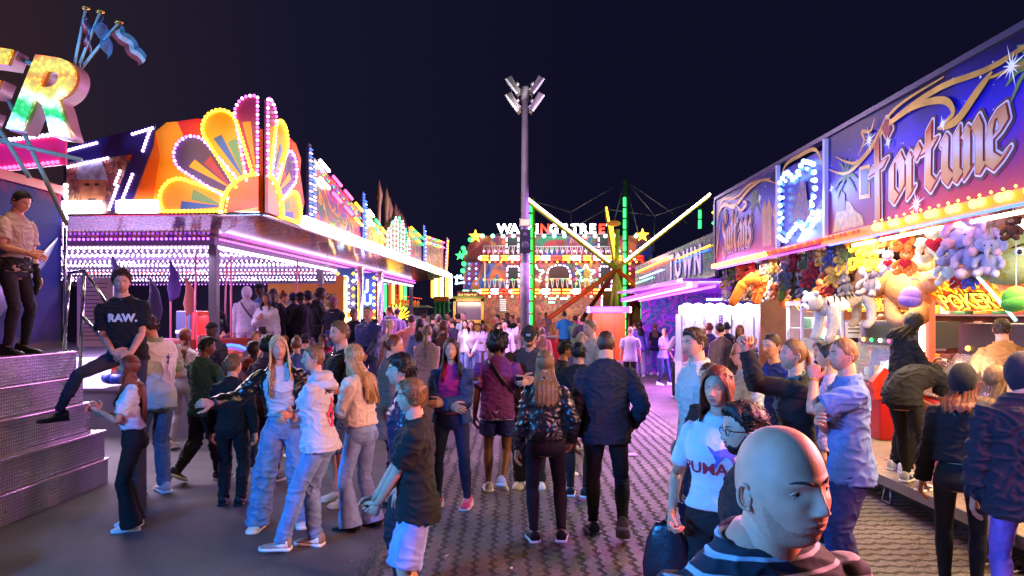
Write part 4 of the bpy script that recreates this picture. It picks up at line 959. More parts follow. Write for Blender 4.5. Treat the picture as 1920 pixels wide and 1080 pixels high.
# white lamp boxes round the rim
mb = MB().use(WHT)
for i in range(34): mb.box((.01, 1.75 + i * .54, ZR - .04), (.12, 1.75 + i * .54 + .49, ZR + .19), bev=.03)
for x0, x1 in ((-3.15, -2.52), (-2.28, -1.62), (-6.3, -3.3)): mb.box((x0, -.12, ZR + .0), (x1, -.01, ZR + .20), bev=.04)
mb.build('rim_lights', None, ride)
mb = MB().use(CHROME); mb.box((0, 0, ZR - .05), (.085, 20, ZR - .032)); mb.box((-20, -.085, ZR - .05), (0, 0, ZR - .032)); mb.build('rim_trim', None, ride, smooth=False)
def arts(name, poly, side, m, t=.03, lift=.0, parent=None):    # a painted board on the side (along +y) or the front (along -x) of the rim
    mb = MB().use(m)
    if side: mb.prism(poly, (lift, 0, ZR), (0, 1, 0), (0, 0, 1), t, (1, 0, 0))
    else: mb.prism([(-u, v) for u, v in poly][::-1], (0, -lift, ZR), (1, 0, 0), (0, 0, 1), t, (0, -1, 0))
    return mb.build(name, None, parent or ride, smooth=False)
def P3(u, v, side, lift=.06): return Vector((lift, u, ZR + v)) if side else Vector((-u, -lift, ZR + v))
ORGP = mat('art_orange', rgb(216, 92, 12), rough=.35, noise_amt=.15, nscale=2); YELP = mat('art_yellow', rgb(226, 136, 16), rough=.35, noise_amt=.12, nscale=2); PURP = mat('art_purple', rgb(62, 34, 96), rough=.35); BLUP = mat('art_blue', rgb(40, 80, 170), rough=.35); GRNP = mat('art_green', rgb(90, 130, 90), rough=.35); REDP = mat('art_red', rgb(190, 30, 30), rough=.35); MAGP = mat('art_crimson', rgb(140, 30, 70), rough=.35)
def petal_poly(th, r0, r1, w, n=9):
    c, s_ = math.cos(th), math.sin(th); pts = [(r0, -w * .28)]
    for i in range(n + 1):
        a = -math.pi / 2 + math.pi * i / n; pts.append((r1 - w * .5 + w * .5 * math.cos(a), w * .5 * math.sin(a)))
    pts.append((r0, w * .28)); return [(x * c - y * s_, x * s_ + y * c) for x, y in pts]
for side in (0, 1):
    # backing board with wavy orange edge behind the petals
    arts('sign_board', [(0, .0), (1.72, 0), (1.95, .45), (1.72, .95), (1.78, 1.2), (1.50, 1.42), (1.0, 1.45), (.6, 1.3), (0, 1.3)], side, YELP if not side else ORGP, .02, .0)
    arts('sign_board', [(1.1, .9), (1.32, 1.43), (1.0, 1.47), (.7, 1.42)], side, REDP, .008, .022)
    for th, r1, w, m_, lm in ((.17, 1.60, .62, YELP, YEL), (.70, 1.68, .58, PURP, [PKW, PUR]), (1.13, 1.72, .56, YELP, YEL), (1.50, 1.80, .54, MAGP, [PKW, MAG])):
        pp = petal_poly(th, .5, r1, w)
        if th == .17: pp = [(x, max(.02, y)) for x, y in pp]
        if th == 1.50: pp = [(max(.015, x), y) for x, y in pp]
        pt_ = arts('petal', pp, side, m_, .03, .03 + .012 * th)
        c, s_ = math.cos(th), math.sin(th)
        for q, (mm, k0, k1) in enumerate(((BLUP, -.30, -.05), (GRNP, .02, .30))):
            tri = [(.56, .0), (r1 * .78 - q * .15, k0 * w), (r1 * .78 - q * .15, k1 * w)]
            tri = [(max(.03, x * c - y * s_), max(.03, x * s_ + y * c)) for x, y in tri]
            if abs(tri[1][0] - tri[2][0]) + abs(tri[1][1] - tri[2][1]) > .05: arts('flash', tri, side, mm if m_ is YELP else (MAGP if q else YELP), .006, .062 + .012 * th)
        if th == .17: pp = pp + [pp[0]]
        bulbs('petal_lamps', [P3(x, y, side, .085 + .012 * th) for x, y in pp], .066, .030 if lm is YEL else .024, lm, pt_, near=True)  # yellow bulbs are oversized so their shape imitates glare
    sun = [(0, 0)] + [(.58 * math.cos(a), .58 * math.sin(a)) for a in [math.pi / 2 * i / 14 for i in range(15)]]
    arts('sun', sun, side, mat('art_sun', rgb(240, 96, 16), rough=.3), .05, .06)
    bulbs('sun_lamps', [P3(x, y, side, .13) for x, y in sun[1:]], .062, .034, YEL, ride, near=True)  # bulbs enlarged until they touch, standing in for glare
# front boards beyond the sunburst: a swept orange board, a flashing blue numeral-like bolt and a portrait board
arts('art_board', [(1.75, .02), (2.28, .02), (2.05, .5), (2.12, .9), (1.95, 1.25), (1.70, 1.36), (1.60, .9)], 0, ORGP, .02, .012)
NAVP = mat('art_navy', rgb(44, 34, 96), rough=.3)
arts('art_board', [(1.95, .02), (2.30, .02), (1.86, 1.1), (1.66, 1.32), (3.05, 1.10), (3.05, .92), (2.2, 1.02)][::-1] if False else [(2.10, .02), (2.42, .02), (2.02, .92), (3.1, .80), (3.1, 1.05), (1.66, 1.38), (1.70, 1.05)], 0, NAVP, .03, .03)
arts('art_board', [(2.30, .0), (3.15, 0), (3.15, 1.0), (2.10, 1.05)], 0, mural('portrait_art', [(60, 40, 50), (150, 90, 60), (200, 150, 110), (90, 80, 110), (170, 60, 40), (120, 100, 90)], 2.2, 3, seed=5), .02, .0)
arts('painted_face', [(2.55, .12), (2.80, .10), (2.90, .30), (2.92, .62), (2.78, .78), (2.58, .76), (2.48, .55), (2.47, .3)], 0, mat('art_skin', rgb(170, 110, 80), rough=.35, noise_amt=.35, nscale=9), .006, .022)
arts('painted_scarf', [(2.44, .52), (2.94, .55), (2.93, .80), (2.78, .90), (2.55, .86)], 0, mat('art_scarf', rgb(150, 160, 180), rough=.35, noise_amt=.5, nscale=11), .006, .029)
for u in (2.62, 2.78): arts('painted_eye', [(u - .045, .44), (u + .045, .44), (u + .03, .475), (u - .03, .475)], 0, mat('art_ink', rgb(30, 20, 20), rough=.4), .003, .029)
arts('painted_mouth', [(2.62, .20), (2.78, .20), (2.76, .235), (2.64, .235)], 0, mat('art_ink', rgb(30, 20, 20), rough=.4), .003, .029)
for seg in (((1.70, 1.32), (2.05, 1.22)), ((2.6, 1.10), (3.1, .98)), ((2.42, .86), (3.1, .72)), ((1.74, 1.28), (1.86, .95)), ((2.26, .42), (2.40, .05)), ((2.02, .60), (2.22, .12)), ((2.30, .45), (2.20, .70))):
    bulbs('bolt_lamps', [P3(*seg[0], 0, .075), P3(*seg[1], 0, .075)], .055, .024, PKW, ride, near=True)
# side boards: descending pairs of light tubes over airbrushed art
arts_c = [[(200, 70, 40), (60, 60, 160), (240, 180, 60), (40, 120, 60), (120, 60, 140), (230, 90, 60)], [(230, 150, 40), (200, 50, 50), (250, 200, 90), (60, 60, 140), (90, 160, 90), (220, 110, 40)]]
for i, (y0, y1, zt0, zt1, cs) in enumerate(((2.45, 5.9, 1.38, .80, (WHT, PNK, PNK, YEL)), (6.25, 8.3, .95, .55, (WHT, GRN, YEL)), (11.6, 14.0, 1.15, 1.0, (YEL, GRN, YEL, GRN)), (14.6, 19.0, 1.15, 1.35, (YEL, PNK, GRN, YEL, PNK)))):
    arts('art_board', [(y0, .14), (y1, .14), (y1, zt1), (y0, zt0)], 1, mural('side_art', arts_c[i % 2], 1.2, 1.6, rough=.3, seed=7 + i, mode='c', spec=.2), .03, .0)
    for o in (.0, -.34 if i == 0 else -.22):
        for (a, c), m_ in zip(dashes(P3(y0 + .05, zt0 + o, 1, .09), P3(y1, zt1 + o, 1, .09), len(cs), .66), cs): tubes('light_tube', [(a, c)], .033, m_, ride)
    bulbs('lamp_row', [P3(y0, zt0 - .17, 1, .06), P3(y1, zt1 - .17, 1, .06)], .12, .02, [BLU, GRN, RED], ride)
for y, z1, m_ in ((2.12, 1.55, [PKW, BLU]), (2.34, 1.25, [PKW, PKW, BLU]), (5.95, 1.30, BLU), (6.15, 1.15, [BLU, CYA]), (14.15, 1.5, BLU), (14.4, 1.35, [BLU, CYA])):
    arts('lamp_post', [(y - .08, 0), (y + .08, 0), (y + .08, z1), (y - .08, z1)], 1, NAVP, .05, .02)
    for o in (-.045, .045): bulbs('post_lamps', [P3(y + o, .12, 1, .09), P3(y + o, z1 - .03, 1, .09)], .07, .021, m_, ride)
for k in range(7):                        # crown of light fins with tall spears behind
    y = 8.55 + k * .46; z1 = (.70, .95, 1.12, 1.2, 1.12, .95, .7)[k]
    arts('crown_fin', [(y - .16, .14), (y + .16, .14), (y + .20, z1 - .1), (y, z1 + .06), (y - .20, z1 - .1)], 1, MAGP if k % 2 else GRNP, .04, .03)
    bulbs('fin_lamps', [P3(y - .17, .2, 1, .1), P3(y - .19, z1 - .1, 1, .1), P3(y, z1 + .05, 1, .1), P3(y + .19, z1 - .1, 1, .1), P3(y + .17, .2, 1, .1)], .07, .022, [[PNK, WHT], [GRN, LGR]][k % 2], ride)
for k, (y, z1) in enumerate(((8.2, 2.0), (9.1, 1.95), (9.5, 1.75), (10.3, 1.70), (10.8, 1.6), (11.2, 1.55), (11.5, 1.45))):
    mb = MB().use(mat('art_spear', rgb(150, 110, 90), rough=.4)); mb.tube([(-.1, y, ZR + .3), (-.1, y, ZR + z1 * .62), (-.1, y + .05, ZR + z1 * .8), (-.1, y + .06, ZR + z1)], [.05, .06, .10, .005], 6); mb.build('spear', None, ride)
for u, v in ((19.2, .1), (19.45, .6), (19.7, 1.1)): pass
arts('end_board', [(19.0, .1), (19.55, .1), (20.1, 1.65), (19.7, 1.65)], 1, MAGP, .05, .02)
bulbs('end_lamps', [P3(19.05, .1, 1, .1), P3(19.75, 1.6, 1, .1)], .09, .024, [MAG, PKW], ride); bulbs('end_lamps', [P3(19.5, .1, 1, .1), P3(20.05, 1.6, 1, .1)], .09, .03, YEL, ride)
# lettered lamp columns
for (x, y, m1, m2, st) in ((-1.0, 8.3, BLUP, YELP, 'SPEED'), (-1.0, 10.6, BLUP, ORGP, 'RUN')):
    mb = MB().use(m1); mb.box((x - .24, y - .05, 2.1), (x + .24, y + .05, 3.25)); mb.use(m2); mb.box((x - .24, y - .05, .8), (x + .24, y + .05, 2.1)); cl_ = mb.build('column', None, ride, smooth=False)
    for k, ch in enumerate('2ECED' if st == 'SPEED' else 'JUTY'):
        text('lettering', ch, (x, y - .06, 2.75 - .45 * k), (1, 0, 0), (0, 0, 1), CYA if k < 2 else WRM, cl_, size=.42, off=.015, ext=.006)
    for sx in (-.21, .21): bulbs('column_lamps', [(x + sx, y - .08, .9), (x + sx, y - .08, 3.2)], .2, .05, [YEL, WRM, YEL], cl_)
    mb = MB().use(CHROME); mb.box((x + .30, y - .06, .8), (x + .46, y + .1, 3.3), bev=.03); mb.build('column_edge', None, ride)
lamp('AREA', 'rim_light_side', (RX + .3 + .055 * 7, RY + 7, ZR - .1), (1, .66, .98), 230, .3, 14, aim=(RX + 6, RY + 7.3, -.5))
lamp('AREA', 'rim_light_front', (RX - 3, RY - .35, ZR + .05), (.92, .80, 1), 110, 6, .2, aim=(RX - 2.6, RY - 5, 0))
lamp('AREA', 'sunburst_light', (RX - .75, RY - .5, ZR + .8), (1, .72, .22), 7, 1.4, 1.4, aim=(RX - .75, RY + 3, ZR + .8))
lamp('AREA', 'sunburst_light', (RX + .6, RY + 1, ZR + .8), (1, .75, .4), 8, 1.4, 1.4, aim=(RX - 3, RY + 1, ZR + .8))
lamp('AREA', 'fascia_wash', (RX + 1.3, RY + 8, ZR - .3), (1, .85, .8), 110, .3, 14, aim=(RX - .5, RY + 8, ZR + .9))
lamp('AREA', 'beam_light', (RX - .7, RY + 9, ZB - .2), (.80, .58, 1), 260, .3, 17, aim=(RX + .2, RY + 9, 0))
lamp('AREA', 'beam_light', (RX - 5, RY + 1.4, ZB - .2), (.80, .58, 1), 70, 7, .2, aim=(RX - 5, RY + .6, 0))
lamp('AREA', 'column_light', (RX - .5, RY + 8, 1.9), (1, .8, .3), 14, .5, 2, aim=(RX - .5, RY, 1.5))

rnd = random.Random(77); mb = MB()
for i in range(90):                       # ticket stubs, cigarette ends and paper scraps
    x, y = rnd.uniform(-4.2, 3.6), rnd.uniform(4.8, 15); a = rnd.uniform(0, 3.14); mb.use(mat('litter_%d' % (i % 4), ((.6, .58, .55), (.5, .36, .2), (.55, .5, .5), (.35, .1, .1))[i % 4], rough=.8)); l, w = rnd.uniform(.008, .03), rnd.uniform(.006, .014); c, s_ = math.cos(a), math.sin(a)
    mb.add([(x + c * l * p - s_ * w * q_, y + s_ * l * p + c * w * q_, .006 + h_) for p, q_, h_ in ((-1, -1, 0), (1, -1, .003), (1, 1, .002), (-1, 1, .005))], [(0, 1, 2, 3)])
tag(mb.build('litter', None, None, smooth=False), kind='stuff')
# ---------------------------------------------------------------- entrance steps and booth, far left
st = thing('metal_staircase', 'five checker plate metal steps at the left edge of the photo', 'staircase', (-5.1, 7.4, 0))
zs = [0, .30, .63, .97, 1.28, 1.58]; xs = [-4.86, -4.90, -5.06, -5.16, -5.24, -5.33]
for i in range(5):
    mb = MB().use(PLATE); x = xs[i] + 5.1; mb.box((-3.2, -5.0, zs[i] + (.002 if i else 0)), (x, 1.5, zs[i + 1] - .02), bev=.004)
    mb.use(mat('worn_nosing', (.75, .62, .50), rough=.22, metal=.9)); mb.box((-3.2, -5.0, zs[i + 1] - .019), (x + .022, 1.515, zs[i + 1]), bev=.005)
    o = mb.build('step', None, st, smooth=False)
rmp = thing('metal_ramp', 'corner of a studded metal platform cut off by the lower left corner', 'platform', (-4.2, 5.4, 0))
mb = MB().use(PLATE); mb.prism([(-1.2, -1.2), (.05, -1.2), (.12, .1), (-.02, .38), (-1.2, .5)], (0, 0, 0), (1, 0, 0), (0, 1, 0), .30, (0, 0, 1)); mb.build('deck', None, rmp, smooth=False)
pl = thing('side_step', 'narrow dark step block hidden behind the girl in the lace top', 'step', (-3.93, 7.72, 0))
mb = MB().use(DARKM); mb.box((-.07, -.10, 0), (.07, .10, .33), bev=.006); mb.box((-.07, -.10, .332), (.07, .10, .655), bev=.006); mb.build('tread', None, pl, smooth=False)
booth = thing('ticket_booth', 'blue painted booth wall with a red top edge behind the man on the landing', 'booth', (-5.85, 9.6, 0))
m, nt, b = newmat('booth_art'); tc = node(nt, 'ShaderNodeTexCoord')
n1 = node(nt, 'ShaderNodeTexNoise', i_Scale=1.1, i_Detail=4.0, i_Distortion=.8); nt.links.new(tc.outputs['Object'], n1.inputs[0])
sp = node(nt, 'ShaderNodeSeparateXYZ'); nt.links.new(tc.outputs['Object'], sp.inputs[0])
f = mth(nt, 'SUBTRACT', mth(nt, 'ADD', mth(nt, 'MULTIPLY', sp.outputs[2], .42), mth(nt, 'MULTIPLY', n1.outputs[0], .6)), .9)
nt.links.new(ramp(nt, f, [(0, rgb(140, 130, 60)), (.12, rgb(60, 60, 100)), (.25, rgb(70, 66, 130)), (.42, rgb(20, 34, 120)), (.65, rgb(4, 20, 120)), (.88, rgb(30, 24, 100)), (1, rgb(150, 30, 50))]), b.inputs['Base Color']); b.inputs['Roughness'].default_value = .6; b.inputs['Specular IOR Level'].default_value = .06
mb = MB().use(m); mb.box((-2.5, -8.0, 1.58), (0, 0, 3.56)); mb.build('wall', None, booth, smooth=False)
mb = MB().use(mat('red_rail', rgb(170, 24, 30), rough=.3)); mb.box((-2.6, -8.0, 3.562), (.05, .02, 3.68), bev=.01); mb.build('cornice', None, booth, smooth=False)
mb = MB().use(CHROME); mb.tube([(.03, .03, 1.5), (.03, .03, 3.95)], .022, 10); mb.build('corner_pole', None, booth)
bulbs('corner_lamps', [(.06, 0, 3.2), (.06, 0, 3.75)], .07, .03, WHT, booth, near=True)
# horse and rider-like swirl painted on the booth stays abstract
mb = MB().use(mat('art_grey_blue', rgb(120, 130, 170), rough=.3))
mb.tube([(.01, -1.6, 1.9), (.01, -1.0, 2.3), (.01, -.4, 2.7), (.01, -.1, 3.0)], [(.01, .25), (.01, .16), (.01, .08), (.01, .01)], 8, ref=(1, 0, 0)); mb.build('painted_swirl', None, booth)

# big lamp letters over the booth
sign = thing('rooftop_letter_sign', 'huge tilted bulb covered letter R glowing red, yellow, green and white', 'sign', (-5.46, 8.4, 4.2), 0)
m, nt, b = newmat('lamp_letter'); tc = node(nt, 'ShaderNodeTexCoord'); sp = node(nt, 'ShaderNodeSeparateXYZ'); nt.links.new(tc.outputs['Object'], sp.inputs[0])
vo = node(nt, 'ShaderNodeTexVoronoi', i_Scale=22.0); nt.links.new(tc.outputs['Object'], vo.inputs['Vector'])
nn = node(nt, 'ShaderNodeTexNoise', i_Scale=3.0, i_Detail=1.0); nt.links.new(tc.outputs['Object'], nn.inputs[0])
f = mth(nt, 'ADD', mth(nt, 'ADD', sp.outputs[2], .18), mth(nt, 'MULTIPLY', mth(nt, 'SUBTRACT', nn.outputs[0], .5), .40))
c = ramp(nt, f, [(0, (.9, 1, .8, 1)), (.22, (.8, 1, .8, 1)), (.27, (.02, .5, .05, 1)), (.35, (.05, .6, .06, 1)), (.40, (1, .9, .4, 1)), (.50, (1, .62, .03, 1)), (.62, (1, .28, .01, 1)), (.72, (1, .65, .04, 1)), (.84, (1, .5, .04, 1)), (.93, (1, .06, .01, 1)), (1.0, (1, .3, .04, 1))])
s_ = ramp(nt, vo.outputs['Distance'], [(.1, (1.9,) * 3 + (1,)), (.42, (.5,) * 3 + (1,)), (.7, (.22,) * 3 + (1,))])
nt.links.new(c, b.inputs['Emission Color']); nt.links.new(s_, b.inputs['Emission Strength']); nt.links.new(c, b.inputs['Base Color']); LETM = m
def big_letter(ch, ox, oz, size, rot, parent, name='letter'):
    me = text_mesh(ch, size, off=.028 * size, ext=.02, shear=.25, align='LEFT', res=6)
    bk = text_mesh(ch, size, off=.036 * size, ext=.10, shear=.25, align='LEFT', res=6)
    Rr = Matrix.Rotation(R(rot), 4, 'Y'); M = Matrix(((1, 0, 0, 0), (0, 0, -1, -.1), (0, 1, 0, 0), (0, 0, 0, 1)))
    me.transform(M); me.transform(Rr); me.transform(Matrix.Translation((ox, -.02, oz))); me.materials.append(LETM); link(name, me, parent)
    bk.transform(M); bk.transform(Rr); bk.transform(Matrix.Translation((ox, .145, oz))); bk.materials.append(mat('letter_case', rgb(190, 150, 160), rough=.4)); link('letter_case', bk, parent)
big_letter('R', -.24, -.06, 1.17, 8, sign)
sg2 = thing('lamp_letter_sign', 'glowing yellow lamp letter cut off by the left edge beside the letter R', 'sign', (-6.1, 8.4, 4.3)); big_letter('E', -.40, -.05, 1.2, 8, sg2)
fr = MB().use(mat('green_frame', rgb(110, 130, 110), rough=.5))
for a, c_ in (((-.9, .12, .95), (.25, .12, .62)), ((-1.0, .12, -.05), (.5, .12, -.40)), ((-.35, .13, .3), (.33, .13, -1.15)), ((-.35, .13, .3), (-.8, .13, 1.0)), ((-.6, .12, .2), (-.1, .12, -.6))): fr.tube([a, c_], .028, 6)
fr.build('sign_frame', None, sign)
lamp('AREA', 'letter_light', (-5.0, 8.0, 4.4), (1, .75, .4), 9, 1.2, 1.0, aim=(-4, 5, 1.0))
for k, (tx, ty, cols, lab) in enumerate(((161, 15, ((60, 60, 90), (170, 160, 160), (150, 50, 50)), 'limp flag with a red, white and blue cross on the leftmost pole'), (188, 22, ((80, 90, 110), (90, 110, 120), (80, 90, 110)), 'plain blue flag hanging from the middle pole above the letter sign'), (223, 42, ((80, 110, 110), (180, 180, 160), (150, 60, 50)), 'blue, white and red striped flag flying from the tallest slanted pole above the letter sign'))):
    Y = 8.55; tp = at(tx, ty, Y); bt = at((138, 146, 152)[k], 128, Y); f_ = thing('flagpole', lab, 'flag', tuple(bt)); mb = MB().use(mat('pole_green', rgb(150, 190, 170), rough=.4)); v = tp - bt
    mb.tube([(0, 0, 0), v], .016, 8); mb.build('pole', None, f_); mb = MB().use(mat('brass', rgb(200, 160, 70), rough=.3, metal=.8)); mb.ball(v, (.05, .05, .022), 10, 6); mb.build('finial', None, f_)
    d = (Vector((.06, 0, -.28)), Vector((.15, 0, -.26)), Vector((.33, 0, -.27)))[k]; wv = (v * -.24, v * -.26, v * -.22)[k]; nu, nv = 14, 6; mb = MB()
    for q in range(3): mb.use(fab(cols[q]))
    grid = [[v * .97 + wv * (j / nv) + d * (i / nu) + Vector((0, .05 * math.sin(i * .9 + j * .5), .02 * math.sin(i * 1.1) - .10 * (i / nu) ** 2)) for j in range(nv + 1)] for i in range(nu + 1)]
    o_ = 0; mb.v = [tuple(p) for r_ in grid for p in r_] + [tuple(p + Vector((0, .006, 0))) for r_ in grid for p in r_]; S_ = (nu + 1) * (nv + 1)
    for i in range(nu):
        for j in range(nv):
            a_ = i * (nv + 1) + j; q = [a_, a_ + 1, a_ + nv + 2, a_ + nv + 1]; mb.f += [tuple(q), tuple(w + S_ for w in reversed(q))]; mb.m += [min(2, j * 3 // nv)] * 2
    mb.build('flag', None, f_)
# pink light boards between booth and bolt
bd = thing('light_board', 'pink glowing lamp board rising over the booth roof', 'sign', (-5.9, 9.4, 3.7))
mb = MB().use(mat('art_pink', rgb(190, 20, 90), rough=.3, emit=.35)); mb.prism([(-2.2, -.05), (.25, .22), (.25, .62), (-2.2, .35)], (0, 0, 0), (1, 0, 0), (0, 0, 1), .04, (0, -1, 0)); mb.build('panel', None, bd, smooth=False)
for z0, z1 in ((.33, .60), (-.02, .25)): bulbs('lamp_row', [(-2.1, -.07, z0), (.22, -.07, z1)], .06, .026, PNK if z0 < .1 else PKW, bd, near=True)
# railing beside the steps
rl = thing('handrail', 'chrome stair handrail coloured as if lit green beside the man in the black shirt', 'railing', (-5.6, 9.5, 0))
mb = MB().use(mat('green_lit_chrome', (.55, .62, .56), rough=.15, metal=1))  # green light on the chrome is mixed into its base colour
A_ = [at(119, 655, 9.4), at(131, 512, 9.4), at(150, 690, 9.2), at(158, 507, 9.2), at(228, 612, 9.2), at(270, 720, 9.2), at(152, 590, 9.2)]
off = Vector((-5.6, 9.5, 0))
for a, c_ in ((0, 1), (2, 3), (3, 4), (6, 5), (1, 3)): mb.tube([A_[a] - off, A_[c_] - off], .022, 8)
mb.build('rail', None, rl)
nb = thing('notice_board', 'tall lilac notice board with lines of small print behind the handrail', 'sign', tuple(at(178, 650, 9.9)))
mb = MB().use(mat('board_lilac', rgb(200, 180, 205), rough=.4)); mb.box((-.24, 0, 0), (.24, .03, .93)); mb.build('board', None, nb, smooth=False)
mb = MB().use(mat('print_grey', rgb(90, 75, 110), rough=.5)); rnd = random.Random(2)
for i in range(15):
    z = .84 - i * .054
    if i % 3 == 0: mb.box((-.20, -.004, z), (-.185, -.001, z + .014))
    mb.box((-.16, -.004, z), (-.16 + rnd.uniform(.18, .33), -.001, z + .012))
mb.build('print', None, nb, smooth=False)
# off to the left of the frame the same ride goes on: an unseen lamp band added there washes the crowd in blue
bnd = thing('lamp_band', 'unseen blue white lamp band along the ride front beyond the left edge', 'light band', (-6.6, 1.5, 3.3))
mb = MB().use(BLACK); mb.box((-.2, -4, 0), (0, 4, .7)); mb.build('casing', None, bnd, smooth=False); bulbs('lamp_row', [(.03, -3.9, .15), (.03, 3.9, .15)], .12, .04, CYA, bnd); bulbs('lamp_row', [(.03, -3.9, .55), (.03, 3.9, .55)], .12, .04, BLU, bnd)
for y, c_, p_ in ((-1.0, (.03, .22, 1), 420), (.8, (.05, .34, 1), 240), (-.2, (.12, 1, .5), 40), (2.6, (.40, .25, 1), 200), (4.8, (.12, .40, 1), 260)): lamp('AREA', 'band_light', (-6.45, y, 3.65), c_, p_, .6, .5, aim=(0, y + 3.6, .8))
# ---------------------------------------------------------------- prize arcade on the right
SX = 4.05
stall = thing('prize_arcade', 'long prize arcade with a purple Sultans Fortune sign and hanging plush toys', 'arcade stall', (SX, 9, 0))
def q(x, y, z): return (x - SX, y - 9, z)
mb = MB().use(plate('deck_plate', (.50, .40, .32), 88, .2, .35)); mb.box(q(3.98, 2.5, .24), q(8.5, 15, .30)); mb.build('deck', None, stall, smooth=False)
mb = MB().use(STEEL); mb.box(q(3.95, 2.5, .20), q(3.978, 15, .303)); mb.build('deck_edge', None, stall, smooth=False)
mb = MB().use(BLACK); mb.box(q(4.25, 2.5, .0), q(4.35, 15, .24)); mb.build('under_skirt', None, stall, smooth=False)
for y in (4.6, 5.6, 7.9, 9.9, 12.2):
    mb = MB().use(STEEL); mb.tube([q(4.02, y - .05, .2), q(4.0, y - .09, .02), q(4.0, y + .09, .02), q(4.02, y + .05, .2)], .012, 6); mb.build('deck_foot', None, stall)
def art_grad(name, stops, axis=2, lo=3.0, hi=4.3, rough=.28):
    m, nt, b = newmat(name); P = wpos(nt); sp = node(nt, 'ShaderNodeSeparateXYZ'); nt.links.new(P, sp.inputs[0])
    n = node(nt, 'ShaderNodeTexNoise', i_Scale=1.3, i_Detail=5.0, i_Distortion=.6); nt.links.new(P, n.inputs[0])
    f = mth(nt, 'ADD', mth(nt, 'DIVIDE', mth(nt, 'SUBTRACT', sp.outputs[axis], lo), hi - lo), mth(nt, 'MULTIPLY', mth(nt, 'SUBTRACT', n.outputs[0], .5), .55))
    nt.links.new(ramp(nt, f, stops), b.inputs['Base Color']); b.inputs['Roughness'].default_value = rough; b.inputs['Specular IOR Level'].default_value = .25; return m
FAS = art_grad('sunset_art', [(0, rgb(180, 24, 50)), (.22, rgb(150, 24, 100)), (.45, rgb(84, 30, 170)), (.65, rgb(30, 26, 180)), (.85, rgb(18, 18, 110)), (1, rgb(16, 14, 46))])
ZF0, ZF1 = 3.02, 4.28
for y0, y1 in ((2.6, 9.55), (11.15, 14.7)):
    mb = MB().use(FAS); mb.box(q(4.05, y0, ZF0), q(4.12, y1, ZF1)); mb.build('fascia', None, stall, smooth=False)
mb = MB().use(mat('rail_dark', (.10, .09, .16), rough=.3, metal=.6)); mb.box(q(4.02, 2.6, ZF1 + .002), q(4.16, 14.72, ZF1 + .06)); mb.box(q(4.03, 14.701, ZF0), q(4.14, 14.78, ZF1)); mb.build('top_rail', None, stall, smooth=False)
mb = MB().use(mat('roof_sheet', (.14, .12, .18), rough=.4)); mb.add([q(4.12, 2.6, 3.0), q(4.12, 14.7, 3.0), q(8.5, 14.7, 3.15), q(8.5, 2.6, 3.15)], [(3, 2, 1, 0)]); mb.build('roof', None, stall, smooth=False)
GOLD = mat('sign_gold', rgb(214, 160, 70), rough=.3, metal=.25, noise_amt=.35, nscale=3); OUTL = mat('sign_outline', rgb(60, 16, 50), rough=.4); RIMP = mat('sign_rim', rgb(240, 220, 236), rough=.35)
LETG = art_grad('sign_letter', [(0, rgb(200, 110, 60)), (.3, rgb(226, 170, 110)), (.5, rgb(226, 208, 224)), (.68, rgb(226, 160, 110)), (.85, rgb(190, 80, 50)), (1, rgb(150, 50, 60))], 2, 3.1, 3.95, .3)
O0 = Vector(q(4.05, 0, 0)); U_, V_ = Vector((0, -1, 0)), Vector((0, 0, 1))
def W2(u, v, l=0): return Vector((O0.x - l, O0.y - u, v))           # u = -world y
def hull(pts):
    pts = sorted(set((round(a, 5), round(b_, 5)) for a, b_ in pts)); cr = lambda o, a, b_: (a[0] - o[0]) * (b_[1] - o[1]) - (a[1] - o[1]) * (b_[0] - o[0])
    lo = []
    for p in pts:
        while len(lo) > 1 and cr(lo[-2], lo[-1], p) <= 0: lo.pop()
        lo.append(p)
    up = []
    for p in reversed(pts):
        while len(up) > 1 and cr(up[-2], up[-1], p) <= 0: up.pop()
        up.append(p)
    return lo[:-1] + up[:-1]
def nib(mb, pts, w, grow, l, k=1):            # pen stroke with a broad slanted nib
    nb_ = [(w * .5 * math.cos(.7), w * .5 * math.sin(.7))]; nb_ += [(-nb_[0][0], -nb_[0][1])]
    oct_ = [(grow * math.cos(a), grow * math.sin(a)) for a in [.785 * i for i in range(8)]]
    for i, ((a, b_), (c_, d)) in enumerate(zip(pts, pts[1:])):
        pl_ = hull([(p[0] + n_[0] + o[0], p[1] + n_[1] + o[1]) for p in ((a, b_), (c_, d)) for n_ in nb_ for o in oct_])
        mb.add([W2(u, v, l + .0006 * (i % 3)) for u, v in pl_], [tuple(range(len(pl_)))[::-1]])
